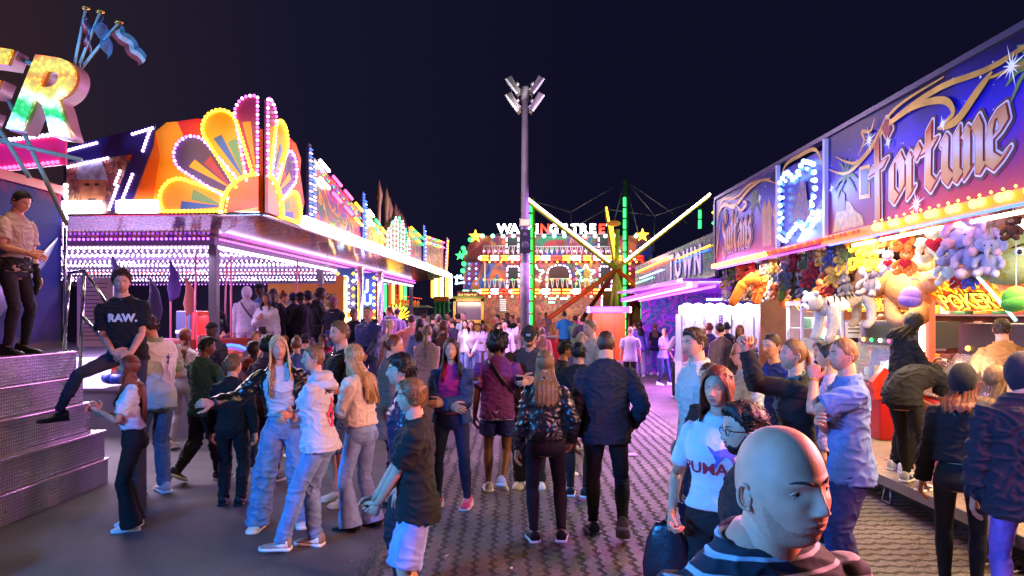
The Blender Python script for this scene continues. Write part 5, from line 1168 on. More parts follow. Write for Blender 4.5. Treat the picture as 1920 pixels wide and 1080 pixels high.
GL = {'f': [[(.35, -.25), (.30, .95), (.55, 1.12), (.75, .95)], [(.05, .55), (.62, .60)]], 'o': [[(.15, .12), (.15, .58), (.45, .70), (.62, .52), (.62, .14), (.36, 0), (.15, .12)]],
      'r': [[(.12, .62), (.20, .55), (.20, 0), (.34, .05)], [(.22, .5), (.50, .70), (.62, .58)]], 't': [[(.28, .95), (.24, .12), (.44, 0), (.58, .10)], [(.05, .62), (.52, .66)]],
      'u': [[(.08, .64), (.18, .58), (.16, .12), (.36, 0), (.56, .14)], [(.56, .68), (.56, .06), (.68, 0)]], 'n': [[(.08, .62), (.18, .56), (.18, 0), (.26, .04)], [(.18, .52), (.45, .70), (.58, .54), (.58, .04), (.70, .02)]],
      'e': [[(.18, .34), (.58, .48), (.50, .68), (.26, .64), (.14, .42), (.16, .10), (.38, 0), (.62, .10)]], 'S': [[(.68, .92), (.45, 1.08), (.18, .92), (.20, .66), (.58, .44), (.60, .14), (.36, -.04), (.08, .10)]],
      'l': [[(.22, 1.05), (.20, .10), (.34, 0), (.44, .06)]], 'a': [[(.14, .58), (.38, .70), (.56, .56), (.54, .06), (.66, 0)], [(.54, .40), (.22, .32), (.14, .12), (.30, 0), (.52, .12)]], 's': [[(.52, .60), (.34, .70), (.16, .56), (.22, .40), (.50, .26), (.46, .06), (.26, -.02), (.10, .06)]]}
def gothic(word, u0, v0, sc, lw, slope, adv=.72, first=1.35):
    for grow, m_, l, nm in ((.10, OUTL, .006, 'letter_shadow'), (.056, RIMP, .012, 'letter_rim'), (.026, mat('sign_red', rgb(170, 50, 40), rough=.35), .018, 'letter_edge'), (.0, LETG, .024, 'letter')):
        u = u0
        for i, ch in enumerate(word):
            k = sc * (first if i == 0 else 1); mb = MB().use(m_)
            for si_, st_ in enumerate(GL[ch]): nib(mb, [(u + a * k * lw, v0 + slope * (u - u0) + b_ * k - (0 if i else .10 * sc)) for a, b_ in st_], .21 * sc, grow * sc, l + .0021 * si_)
            mb.build(nm, None, stall, smooth=False); u += (.42 if ch == 'l' else adv) * k * lw
gothic('fortune', -8.35, 3.22, .62, .72, .028)
gothic('Sultans', -14.2, 3.22, .60, .62, .0, first=1.15)
def swirl(pts, w, l=.02, m_=GOLD, name='scrollwork'):       # tapering scroll
    N = 26; P_ = []
    for i in range(N + 1):
        t = i / N * (len(pts) - 1); k = min(int(t), len(pts) - 2); f = t - k; p0, p1, p2, p3 = (pts[max(k - 1, 0)], pts[k], pts[k + 1], pts[min(k + 2, len(pts) - 1)])
        P_.append(tuple(.5 * ((2 * p1[j]) + (-p0[j] + p2[j]) * f + (2 * p0[j] - 5 * p1[j] + 4 * p2[j] - p3[j]) * f * f + (-p0[j] + 3 * p1[j] - 3 * p2[j] + p3[j]) * f ** 3) for j in (0, 1)))
    mb = MB().use(m_); L_, R_ = [], []
    for i, p in enumerate(P_):
        a, c_ = P_[max(i - 1, 0)], P_[min(i + 1, N)]; d = Vector((c_[0] - a[0], c_[1] - a[1])).normalized(); ww = w * math.sin(math.pi * min(.96, max(.04, i / N))) ** .6
        L_.append(W2(p[0] - d.y * ww, p[1] + d.x * ww, l)); R_.append(W2(p[0] + d.y * ww, p[1] - d.x * ww, l))
    n = len(L_); mb.add(L_ + R_, [(i, i + n, i + 1 + n, i + 1) for i in range(n - 1)]); mb.build(name, None, stall, smooth=False)
swirl([(-9.4, 3.86), (-8.9, 3.72), (-8.4, 3.84), (-7.9, 4.06), (-7.0, 4.16), (-6.2, 4.10), (-5.4, 4.18), (-4.4, 4.24)], .030)
swirl([(-9.2, 3.98), (-8.7, 3.80), (-8.3, 3.90), (-7.8, 4.18), (-6.9, 4.24)], .022, .024)
swirl([(-7.9, 4.04), (-7.4, 4.10), (-6.9, 4.02), (-6.75, 3.86), (-6.95, 3.80)], .035, .028); swirl([(-7.0, 3.78), (-6.7, 3.78), (-6.4, 3.95), (-6.2, 4.06)], .045, .026)
swirl([(-6.3, 4.02), (-5.6, 4.00), (-5.0, 4.08), (-4.2, 4.1)], .030, .022); swirl([(-8.6, 3.86), (-8.45, 4.0), (-8.5, 4.12), (-8.3, 4.08), (-8.2, 4.2)], .02, .03)
swirl([(-14.6, 3.3), (-14.5, 3.9), (-14.1, 4.1), (-13.4, 3.98), (-12.6, 4.14), (-11.9, 4.18), (-11.3, 4.02)], .035); swirl([(-14.6, 3.9), (-14.2, 4.2), (-13.3, 4.12), (-12.5, 4.22), (-11.5, 4.14)], .022, .024)
swirl([(-13.3, 4.0), (-13.0, 3.84), (-12.7, 3.92), (-12.9, 3.99)], .03, .03); swirl([(-14.62, 3.1), (-14.5, 3.4), (-14.35, 3.8)], .03, .022)
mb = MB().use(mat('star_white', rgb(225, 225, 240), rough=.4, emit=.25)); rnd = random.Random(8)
for u, v, s_ in ((-8.32, 3.98, .17), (-5.95, 4.02, .2), (-7.35, 3.12, .17), (-12.0, 3.9, .13), (-7.9, 3.86, .09), (-6.9, 3.80, .09), (-13.2, 3.72, .07), (-9.3, 3.6, .08)):
    for k_ in range(6):
        a = math.pi * k_ / 6 + .26; l_ = s_ * (1 if k_ % 3 == 0 else .55); c_, d = math.cos(a), math.sin(a); mb.add([W2(u + c_ * l_, v + d * l_, .034), W2(u - d * .011, v + c_ * .011, .034), W2(u - c_ * l_, v - d * l_, .034), W2(u + d * .011, v - c_ * .011, .034)], [(3, 2, 1, 0)])
for i in range(110):
    u = rnd.uniform(-14.4, -3.4); v = rnd.uniform(3.5, 4.2); s_ = rnd.choice((.006, .008, .014))
    if -11.2 < u < -9.5: continue
    mb.add([W2(u + s_, v, .003), W2(u, v + s_, .003), W2(u - s_, v, .003), W2(u, v - s_, .003)], [(0, 1, 2, 3)])
mb.build('painted_stars', None, stall, smooth=False)
# painted treasure chest, domes and palms
def flat(name, poly, m_, l): mb = MB().use(m_); mb.add([W2(u, v, l) for u, v in poly], [tuple(t) for t in [tuple(reversed(x)) for x in tess(poly)]]); return mb.build(name, None, stall, smooth=False)
COIN = mat('art_coin', rgb(206, 150, 50), rough=.35, noise_amt=.5, nscale=14)
for u0, s_ in ((-9.35, 1.0), (-5.4, 1.1), (-3.9, 1)):
    flat('painted_treasure', [(u0, 3.05), (u0 + .85 * s_, 3.05), (u0 + .8 * s_, 3.16), (u0 + .6 * s_, 3.26), (u0 + .5 * s_, 3.36), (u0 + .3 * s_, 3.42), (u0 + .12 * s_, 3.3)], COIN, .004)
flat('painted_chest', [(-9.2, 3.3), (-8.98, 3.28), (-8.98, 3.48), (-9.1, 3.56), (-9.22, 3.46)], mat('art_maroon', rgb(110, 30, 50), rough=.4), .008)
flat('painted_mirror', [(-8.62, 3.36), (-8.36, 3.34), (-8.36, 3.72), (-8.62, 3.74)], GOLD, .005); flat('painted_mirror', [(-8.58, 3.40), (-8.40, 3.39), (-8.40, 3.68), (-8.58, 3.70)], mat('art_night', rgb(40, 40, 120), rough=.3), .008)
for u0 in (-11.75, -11.4, -11.95):
    flat('painted_dome', [(u0, 3.1), (u0 + .22, 3.1), (u0 + .22, 3.5), (u0 + .27, 3.62), (u0 + .11, 3.86), (u0 - .05, 3.62), (u0, 3.5)], mat('art_dome', rgb(190, 120, 60), rough=.4, noise_amt=.3, nscale=6), .004 + abs(u0 + 11.7) * .006)
PALM = mat('art_palm', rgb(90, 120, 60), rough=.45)
for cu, cv in ((-8.95, 3.66), (-5.75, 3.95), (-12.3, 3.85), (-4.7, 3.9)):
    for a in range(9):
        an = -.6 + a * .55; l_ = .30; swirl([(cu, cv), (cu + math.cos(an) * l_ * .5, cv + math.sin(an) * l_ * .5 + .03), (cu + math.cos(an) * l_, cv + math.sin(an) * l_ - .03)], .022, .010 + a * .0007, PALM, 'painted_palm')
# blue lamp emblem between the words
flat('emblem_panel', [(-11.15, 3.02), (-9.55, 3.02), (-9.55, 4.18), (-11.15, 4.18)], mat('art_indigo', rgb(44, 34, 140), rough=.3), -.02)
flat('emblem_figure', [(-10.6, 3.2), (-10.1, 3.2), (-10.0, 3.4), (-10.15, 3.6), (-10.2, 3.85), (-10.4, 3.9), (-10.5, 3.7), (-10.7, 3.5)], mural('genie_art', [(40, 60, 150), (150, 70, 60), (40, 110, 150), (120, 50, 110), (190, 120, 80), (60, 60, 160)], 4, 1.5, seed=3), .002)
EM = [(-11.05, 3.18), (-11.0, 3.6), (-11.02, 3.98), (-10.75, 4.1), (-10.45, 3.92), (-10.15, 4.12), (-9.8, 4.02), (-9.72, 3.7), (-9.85, 3.45), (-9.75, 3.25), (-10.0, 3.12), (-10.3, 3.28), (-10.6, 3.18), (-10.8, 3.08), (-11.05, 3.18)]
bulbs('emblem_lamps', [W2(u, v, .06) for u, v in EM], .115, .036, CYA, stall, near=True); bulbs('emblem_lamps', [W2(-10.4 + (u + 10.4) * .86, 3.6 + (v - 3.6) * .84, .05) for u, v in EM], .10, .026, [BLU, BLU, CYA], stall, near=True)
mb = MB().use(RIMP)
for u in (-11.2, -9.5): mb.box(tuple(W2(u - .03, 3.0, .05)), tuple(W2(u + .03, 4.27, -.02)))
mb.build('emblem_pillar', None, stall, smooth=False)
swirl([(-11.15, 3.9), (-10.9, 4.2), (-10.35, 4.24), (-9.8, 4.2), (-9.55, 3.9)], .03, .03)
# lamps under the sign
mb = MB().use(ORG); mb.box(q(3.97, 2.6, 2.90), q(4.04, 9.5, 3.01)); mb.build('amber_channel', None, stall, smooth=False)
for y in [3.0 + .33 * i for i in range(16)]:
    for dy in (-.055, .055): pass
bulbs('big_lamps', [q(3.93, 2.8, 2.965), q(3.93, 8.2, 2.965)], .34, .040, AMB, stall, near=True); bulbs('big_lamps', [q(3.93, 2.90, 2.965), q(3.93, 8.3, 2.965)], .34, .040, AMB, stall, near=True)
bulbs('small_lamps', [q(3.95, 2.8, 3.03), q(3.95, 8.2, 3.03)], .15, .016, AMB, stall)
bulbs('red_lamps', [q(3.93, 8.4, 2.965), q(3.93, 11.4, 2.965)], .11, .026, [RED, RED, ORG], stall, near=True)
mb = MB().use(mat('red_channel', rgb(150, 10, 16), rough=.4, emit=.6)); mb.box(q(3.96, 9.52, 2.93), q(4.04, 11.45, 3.01)); mb.build('red_channel', None, stall, smooth=False)
mb = MB().use(ORG); mb.box(q(3.96, 11.5, 2.92), q(4.04, 14.7, 2.99)); mb.build('amber_channel', None, stall, smooth=False)
bulbs('amber_lamps', [q(3.93, 11.5, 2.955), q(3.93, 14.6, 2.955)], .155, .042, AMB, stall, near=True)
tubes('neon_tube', [(q(3.99, 2.7, 2.89), q(3.99, 9.3, 2.89))], .016, BLU, stall); tubes('neon_tube', [(q(4.15, 2.7, 2.86), q(4.15, 9.0, 2.86))], .02, WRM, stall); tubes('neon_tube', [(q(3.99, 9.4, 2.90), q(3.99, 14.4, 2.90))], .014, VIO, stall)
for y in (4.2, 5.0, 5.5, 6.1, 6.9, 7.7, 8.6, 9.6, 10.7, 12.0, 13.4):
    mb = MB().use(WRM); mb.ball(q(4.75, y, 2.86), (.07, .10, .05), 10, 8); mb.build('ceiling_lamp', None, stall)
tubes('neon_tube', [(q(4.6, 4.8, 2.88), q(4.6, 6.2, 2.88)), (q(4.7, 4.8, 2.83), q(4.7, 6.2, 2.83))], .022, CYA, stall)
for y in (5.2, 8.6, 12.4): lamp('AREA', 'stall_light', (5.0, y, 2.82), (1, .72, .42), 78, .9, 2.6, aim=(4.9, y, 0))
for y in (6, 10, 13): lamp('AREA', 'stall_front_light', (3.8, y, 2.88), (1, .66, .34), 22, .2, 2.6, aim=(1.4, y - .4, 0))
lamp('AREA', 'sign_wash', (3.2, 7.5, 3.0), (.95, .78, 1), 20, .2, 9, aim=(4.1, 7.5, 3.9)); lamp('AREA', 'emblem_light', (3.75, 10.3, 3.5), (.3, .45, 1), 30, .8, 1.2, aim=(1.2, 8.6, .6))
# back wall, counters and machines
mb = MB().use(mat('inner_panel', rgb(120, 74, 60), rough=.4, noise_amt=.4, nscale=3)); mb.box(q(7.6, 2.6, .3), q(7.7, 14.7, 3.0)); mb.box(q(4.9, 14.6, .3), q(7.6, 14.69, 3.0)); mb.build('back_wall', None, stall, smooth=False)
for y in (9.0, 11.85):
    mb = MB().use(RED); mb.box(q(5.05, y - .05, .3), q(5.12, y + .05, 3.0)); mb.use(WRM); mb.box(q(5.03, y + .052, .8), q(5.10, y + .15, 2.6), bev=.01); mb.build('lit_pillar', None, stall, smooth=False)
POK = mural('poker_art', [(200, 30, 6), (255, 120, 10), (255, 210, 40), (190, 40, 6), (255, 170, 20), (120, 20, 4)], 2.2, 2.0, seed=21, mode='c', emit=1.4)
POKT = mat('poker_text', rgb(255, 200, 60), rough=.4, emit=2.2); INK = mat('ink', rgb(60, 10, 4), rough=.5)
def pusher(y, label, wid=1.5, x=4.75):
    r_ = thing('coin_machine', label, 'arcade machine', (x, y, .3)); w = wid / 2
    mb = MB().use(REDP); mb.box((0, -w, 0), (1.1, w, .75), bev=.03); mb.build('cabinet', None, r_)
    mb = MB().use(mat('card_band', rgb(200, 50, 30), rough=.3, noise_amt=.5, nscale=10)); mb.prism([(-.06, .55), (.10, .60), (.16, .95), (.06, 1.0), (-.1, .8)], (0, -w, 0), (1, 0, 0), (0, 0, 1), .12, (0, 1, 0)); mb.prism([(-.06, .55), (.10, .60), (.16, .95), (.06, 1.0), (-.1, .8)], (0, w - .12, 0), (1, 0, 0), (0, 0, 1), .12, (0, 1, 0)); mb.build('side_trim', None, r_, smooth=False)
    mb = MB().use(mat('tray', rgb(150, 140, 150), rough=.2, metal=.9)); mb.box((.05, -w + .13, .752), (1.0, w - .13, .80)); tr_ = mb.build('tray', None, r_, smooth=False)
    mb = MB().use(mat('machine_glass', (.9, .95, 1), rough=.03, alpha=.14)); mb.prism([(-.02, .80), (.02, .80), (.42, 1.25), (.40, 1.27)], (0, -w + .13, 0), (1, 0, 0), (0, 0, 1), wid - .26, (0, 1, 0)); mb.build('glass', None, r_, smooth=False)
    for k_ in range(9):
        mb = MB().use([COIN, mat('prize_blue', rgb(60, 80, 190)), mat('prize_white', rgb(230, 225, 215)), REDP][k_ % 4]); yy = -w + .25 + k_ * (wid - .5) / 8; mb.box((.35, yy - .05, .802), (.5, yy + .05, .92 + .05 * (k_ % 3)), bev=.01); mb.build('prize', None, tr_)
    mb = MB().use(BLACK); mb.box((.5, -w, 1.26), (1.1, w, 1.62)); mb.build('display', None, r_, smooth=False)
    for k_ in range(6): mb = MB().use([RED, YEL, PNK, WHT, GRN, AMB][k_]); mb.ball((.49, -w + .2 + k_ * (wid - .4) / 5, 1.33), .03, 8, 6); mb.build('button_lamp', None, r_)
    mb = MB().use(mat('shelf', rgb(90, 70, 90), rough=.4)); mb.box((.46, -w, 1.225), (.9, w, 1.255)); mb.build('shelf', None, r_, smooth=False)
    mb = MB().use(POK)                       # bowed backlit canopy
    mb.prism([(.34, 1.76), (.42, 1.76), (.16, 2.06), (.02, 2.12)], (0, -w, 0), (1, 0, 0), (0, 0, 1), wid, (0, 1, 0)); cn_ = mb.build('canopy', None, r_, smooth=False)
    mb = MB().use(STEEL); mb.box((-.05, -w - .02, 2.122), (.5, w + .02, 2.15)); mb.build('canopy_rim', None, r_, smooth=False)
    d = Vector((-.32, 0, .35)).normalized()
    for s_, o_ in ((-1, w * .52), (1, -w * .48)):
        text('lettering', 'POKER', Vector((.297, o_, 1.794)), (0, -1, 0), d, INK, cn_, size=.30, off=.02, ext=.002, shear=.2)
        text('lettering', 'POKER', Vector((.293, o_, 1.790)), (0, -1, 0), d, POKT, cn_, size=.30, off=.004, ext=.002, shear=.2)
    tubes('neon_tube', [((.36, 0, 1.66), (-.03, 0, 2.11)), ((.02, -w + .03, .85), (.30, -w + .03, 1.2))], .018, LGR, r_); return r_
pusher(7.5, 'coin pusher machine with glowing POKER canopy nearest the right edge', 2.4)
pusher(10.9, 'coin pusher machine with POKER canopy behind the tiger plush and the giant bear', 1.7, 5.0)
pusher(12.8, 'coin pusher machine with POKER canopy behind the orange animal plush', 1.5, 5.0)
lamp('AREA', 'poker_light', (4.5, 6.2, 1.9), (1, .45, .1), 9, .4, 1.6, aim=(3, 6, 1))

# ---------------------------------------------------------------- plush toys
def fur(c): return mat('plush', rgb(*c), rough=.95, noise_amt=.16, nscale=22, bump=.6, bscale=70)
def plush(kind, c, size, loc, rz, label, group='plush toys hanging under the arcade sign', rx=0, ry=0, c2=None, heart=False):
    r_ = thing('plush_toy', label, 'plush toy', loc, rz, group); r_.rotation_euler = (rx, ry, rz); s = size; m1 = fur(c); m2 = fur(c2 or tuple(min(255, v + 50) for v in c)); mb = MB().use(m1)
    B = lambda p, r, **k: mb.ball(tuple(v * s for v in p), tuple(v * s for v in r), 14, 10, **k)
    lean = Matrix.Rotation
    if kind == 'tiger':
        B((0, 0, 0), (.26, .62, .24)); B((0, .40, .02), (.24, .26, .25)); B((0, -.45, 0), (.25, .28, .25))
        for sx in (-1, 1):
            mb.tube([(sx * .16 * s, .42 * s, -.05 * s), (sx * .20 * s, .50 * s, -.35 * s), (sx * .20 * s, .62 * s, -.55 * s), (sx * .2 * s, .70 * s, -.60 * s)], [.13 * s, .11 * s, .10 * s, .09 * s], 10, round_ends=True)
            mb.tube([(sx * .16 * s, -.45 * s, -.05 * s), (sx * .20 * s, -.50 * s, -.35 * s), (sx * .20 * s, -.42 * s, -.60 * s), (sx * .2 * s, -.30 * s, -.64 * s)], [.14 * s, .11 * s, .09 * s, .09 * s], 10, round_ends=True)
        mb.tube([(0, -.7 * s, .05 * s), (0, -.95 * s, .0), (.05 * s, -1.1 * s, -.15 * s)], .05 * s, 8, round_ends=True); hp, hr = (0, .72, .16), .22
    elif kind == 'horse':
        B((0, -.1, .1), (.22, .45, .25)); mb.tube([(0, .25 * s, .2 * s), (0, .45 * s, .28 * s), (0, .62 * s, .12 * s)], [.17 * s, .15 * s, .12 * s], 10)
        for sx in (-1, 1):
            mb.tube([(sx * .12 * s, .2 * s, 0), (sx * .14 * s, .26 * s, -.3 * s)], [.09 * s, .08 * s], 8, round_ends=True); mb.tube([(sx * .12 * s, -.4 * s, 0), (sx * .14 * s, -.45 * s, -.32 * s)], [.1 * s, .08 * s], 8, round_ends=True)
        hp, hr = (0, .66, .05), .14
    elif kind == 'blob': B((0, 0, 0), (.5, .42, .5)); B((0, .05, -.18), (.55, .44, .36)); hp, hr = None, 0
    else:
        B((0, 0, -.05), (.20, .17, .25)); hp, hr = (0, .05, .28), .20
        for sx in (-1, 1):
            ang = .35 if kind != 'duck' else 1.0
            mb.tube([(sx * .15 * s, .03 * s, .06 * s), (sx * (.26 + .05 * ang) * s, .10 * s, (-.10 + .1 * ang) * s), (sx * .28 * s, .16 * s, -.16 * s)], [.07 * s, .075 * s, .07 * s], 8, round_ends=True)
            mb.tube([(sx * .10 * s, .04 * s, -.22 * s), (sx * .17 * s, .16 * s, -.32 * s), (sx * .19 * s, .27 * s, -.33 * s)], [.09 * s, .09 * s, .095 * s], 8, round_ends=True)
    mb.build('body', None, r_)
    if loc[2] < 2.9:
        Z_ = Matrix.Rotation(rz, 3, 'Z') @ Matrix.Rotation(ry, 3, 'Y') @ Matrix.Rotation(rx, 3, 'X'); up_ = Z_.inverted() @ Vector((0, 0, 1)); tb_ = MB().use(mat('toy_string', (.5, .5, .5), rough=.5)); tb_.tube([(0, 0, 0), up_ * (2.95 - loc[2])], .004, 4); tb_.build('string', None, r_)
    if hp:
        hd = MB().use(m1); H_ = Vector(hp) * s; k = hr * s; hd.ball(H_, (k, k * .92, k * .9), 16, 12)
        if kind in ('horse',): hd.tube([H_ + Vector((0, 0, .02)), H_ + Vector((0, .12 * s, -.28 * s)), H_ + Vector((0, .16 * s, -.44 * s))], [k * .9, k * .8, k * .85], 10, round_ends=True)
        es = {'elephant': (.95, .15, .9, .8), 'rabbit': (.35, .9, .28, 1.1), 'bear': (.75, .72, .36, .36), 'dog': (.95, .0, .30, .75), 'tiger': (.7, .75, .3, .3), 'duck': (0, 0, 0, 0), 'horse': (.5, .9, .2, .4)}[kind]
        if es[2]:
            for sx in (-1, 1): hd.ball(H_ + Vector((sx * es[0] * k, -.05 * k, es[1] * k)), (es[2] * k, .22 * k, es[3] * k), 10, 8)
        r_h = hd.build('head', None, r_)
        f_ = MB().use(m2)
        if kind == 'elephant': f_.mats = [m1]; f_.tube([H_ + Vector((0, k * .8, -.1 * k)), H_ + Vector((0, k * 1.25, -.5 * k)), H_ + Vector((0, k * 1.2, -1.1 * k))], [k * .34, k * .26, k * .2], 8, round_ends=True)
        elif kind == 'duck': f_ = MB().use(fur((240, 140, 30))); f_.ball(H_ + Vector((0, k * 1.0, -.15 * k)), (.5 * k, .4 * k, .16 * k), 10, 6)
        elif kind != 'horse': f_.ball(H_ + Vector((0, k * .82, -.22 * k)), (k * .46, k * .36, k * .36), 10, 8)
        f_.build('muzzle', None, r_h)
        e_ = MB().use(mat('toy_eye', (.01, .01, .01), rough=.08))
        for sx in (-1, 1): e_.ball(H_ + Vector((sx * .36 * k, .86 * k if kind != 'horse' else .8 * k, .20 * k)), .10 * k, 8, 6)
        if kind in ('bear', 'dog', 'tiger', 'rabbit'): e_.ball(H_ + Vector((0, 1.16 * k, -.12 * k)), (.14 * k, .08 * k, .1 * k), 8, 6)
        e_.build('eyes', None, r_h)
    if heart:
        hm = MB().use(fur((190, 20, 40))); pts = [(.16 * math.sin(t) ** 3, .13 * math.cos(t) - .05 * math.cos(2 * t) - .02 * math.cos(3 * t) - .01 * math.cos(4 * t)) for t in [6.2832 * i / 20 for i in range(20)]]
        hm.prism([(a * s, b_ * s - .02 * s) for a, b_ in pts][::-1], (0, .15 * s, 0), (1, 0, 0), (0, 0, 1), .06 * s, (0, 1, 0)); hm.build('heart', None, r_)
    if kind == 'tiger':
        sm = MB().use(mat('stripe_black', (.02, .018, .02), rough=.9))
        for i in range(11):
            y = -.62 + i * .11; rr = .26 * math.sqrt(max(.15, 1 - (y / .75) ** 2)) + .0
            for sx in (-1, 1):
                pts = [Vector((sx * (rr + .012) * math.sin(a) * s, (y + .04 * math.sin(a * 3 + i)) * s, (rr * .96 + .01) * math.cos(a) * s)) for a in [.15 + .28 * j_ for j_ in range(6)]]
                sm.tube(pts, [.006 * s, .026 * s, .034 * s, .03 * s, .02 * s, .004 * s], 5)
        sm.build('stripes', None, r_)
    if kind == 'blob' and 'frown' in label:
        e_ = MB().use(mat('toy_eye_white', (.8, .8, .75), rough=.3))
        for sx in (-1, 1): e_.ball((sx * .17 * s, .40 * s, .02 * s), (.09 * s, .05 * s, .08 * s), 12, 8)
        e_.build('eye_white', None, r_); e_ = MB().use(mat('toy_eye', (.01, .01, .01), rough=.08))
        for sx in (-1, 1): e_.ball((sx * .17 * s, .452 * s, .01 * s), (.04 * s, .02 * s, .045 * s), 10, 6); e_.tube([(sx * .07 * s, .43 * s, .10 * s), (sx * .26 * s, .41 * s, .15 * s)], .016 * s, 6, round_ends=True)
        e_.build('pupils', None, r_)
    return r_
LAMB = 'hanging under the arcade sign'
def hang(px, py, Y, kind, c, size, label, rz=None, rx=0, ry=0, X0=4.25, **k):
    Y2 = X0 * F / (px - CX); size *= Y2 / Y; Y = Y2
    p = at(px, py, Y); rnd_ = random.Random(int(px * 7 + py)); rz = R(90 + 50) if rz is None else R(rz)
    return plush(kind, c, size * .64, tuple(p), rz + rnd_.uniform(-.3, .3), label, rx=rx + rnd_.uniform(-.15, .15), ry=ry + rnd_.uniform(-.2, .2), **k)
hang(1695, 560 - 20, 6.6, 'bear', (196, 142, 98), 1.45, 'giant tan teddy bear slung sideways, the biggest toy under the arcade sign', rz=110, ry=1.25, X0=4.8)
hang(1708, 556, 6.3, 'blob', (150, 110, 190), .27, 'lilac plush cushion held by the giant tan teddy bear', X0=4.55)
hang(1578, 560, 7.8, 'tiger', (205, 196, 190), .80, 'white tiger plush with black stripes hanging in front of the coin pusher', rz=118, rx=-.25, X0=4.6)
hang(1632, 530, 8.2, 'elephant', (150, 140, 150), .6, 'grey elephant plush half hidden between the white tiger and the giant bear', rz=120)
hang(1440, 545, 9.6, 'horse', (208, 110, 30), .80, 'orange horse plush with a long drooping muzzle above the glass cabinet', rz=100, X0=4.4)
hang(1508, 535, 9.2, 'horse', (110, 120, 40), .66, 'olive green animal plush between the orange horse and the white tiger', rz=100, X0=4.6)
hang(1895, 480, 5.3, 'blob', (160, 172, 112), .62, 'huge pale green round plush with a frowning face at the right edge', rz=142, X0=4.5)
hang(1905, 560, 5.6, 'blob', (70, 150, 50), .30, 'bright green plush ball below the pale green round plush')
hang(1900, 430, 5.0, 'dog', (60, 26, 20), .32, 'dark brown dog plush above the pale green round plush')
hang(1885, 390, 5.1, 'bear', (90, 60, 50), .28, 'small brown bear plush at the top right corner of the toy row')
k_ = 0
for px, py, Y, kd, c, sz, lab in [
    (1700, 448, 6.1, 'bear', (226, 130, 50), .42, 'orange teddy holding a red heart, upper of the pair over the giant bear'), (1698, 495, 6.0, 'bear', (226, 130, 50), .42, 'orange teddy holding a red heart, lower of the pair over the giant bear'),
    (1668, 445, 6.3, 'rabbit', (226, 120, 50), .42, 'orange rabbit plush just left of the heart teddies'), (1666, 492, 6.2, 'bear', (200, 190, 200), .34, 'white teddy with a pink heart left of the lower heart teddy'),
    (1605, 455, 7.0, 'duck', (232, 200, 40), .40, 'yellow duck plush at the upper left of the duck bunch'), (1632, 460, 6.9, 'duck', (232, 205, 50), .40, 'yellow duck plush at the upper right of the duck bunch'), (1612, 490, 6.9, 'duck', (225, 195, 40), .40, 'yellow duck plush at the lower left of the duck bunch'), (1638, 492, 6.8, 'duck', (236, 205, 60), .36, 'yellow duck plush at the lower right of the duck bunch'),
    (1755, 460, 5.9, 'rabbit', (235, 220, 160), .62, 'cream long eared plush beside the heart teddies'), (1780, 505, 5.8, 'dog', (230, 220, 190), .50, 'white dog plush lying over the giant bear'),
    (1785, 465, 5.8, 'bear', (50, 80, 190), .34, 'blue teddy with red paws left of the lilac elephants'),
    (1815, 425, 5.6, 'elephant', (214, 160, 180), .72, 'pink elephant plush at the top of the elephant bunch'), (1846, 438, 5.6, 'elephant', (200, 160, 186), .62, 'lilac elephant plush at the right of the elephant bunch'), (1800, 462, 5.6, 'elephant', (164, 158, 186), .62, 'blue grey elephant plush at the left of the elephant bunch'), (1828, 478, 5.5, 'elephant', (180, 160, 186), .70, 'mauve elephant plush at the bottom of the elephant bunch'), (1857, 485, 5.5, 'elephant', (152, 150, 180), .50, 'slate blue elephant plush beside the round green plush'),
    (1800, 522, 5.9, 'bear', (200, 50, 30), .30, 'small red teddy above the POKER canopy'), (1820, 525, 5.9, 'bear', (90, 90, 170), .28, 'small blue plush above the POKER canopy')]:
    hang(px, py, Y, kd, c, sz, lab, heart='heart' in lab, c2=(230, 150, 60) if kd == 'duck' else None)
names = {(170, 130, 104): 'tan', (200, 190, 180): 'white', (56, 38, 34): 'dark brown', (190, 88, 40): 'orange', (104, 100, 108): 'grey', (140, 30, 38): 'red', (200, 160, 70): 'yellow', (84, 104, 60): 'green', (60, 70, 120): 'blue', (196, 146, 150): 'pink'}
rnd = random.Random(31); cols_ = list(names); kinds_ = ['bear', 'dog', 'rabbit', 'elephant']; seen_ = {}
zones = [(1360, 1400, 'at the far end of the toy row'), (1400, 1450, 'above the orange horse plush'), (1450, 1500, 'above the olive green plush'), (1500, 1550, 'under the blue emblem'), (1550, 1595, 'above the white tiger plush')]
for z0, z1, zn in zones:
    for i in range(16):
        px = z0 + (z1 - z0) * ((i % 4) + rnd.random()) / 4; Y = 4.25 * F / (px - CX); top_ = HZ - (2.86 - CH) * F / Y
        kd = kinds_[(i + i // 4) % 4]; c = cols_[(i * 3 + i // 8 + int(z0 / 40)) % 10]; py = top_ + (12 + 20 * (i // 4)) * 9.5 / Y
        row_ = ('topmost', 'upper', 'lower', 'lowest')[i // 4]
        hang(px, py, Y, kd, c, rnd.uniform(.36, .54), '%s %s plush %s, %s of its bunch' % (names[c], kd, zn, row_), X0=4.25 + .12 * (i % 3))

for y, c_, p_, a_ in ((3.2, (1, .14, .55), 110, (.6, 1.4, 1.7)), (4.6, (1, .55, .25), 60, (1.2, 3.4, 1.5)), (2.7, (1, .46, .18), 85, (1.0, 1.2, 1.6))): lamp('AREA', 'front_fill', (3.85, y, 2.88), c_, p_, .3, .3, aim=a_)  # fill lamps without fixtures, added to light the nearest people from the right

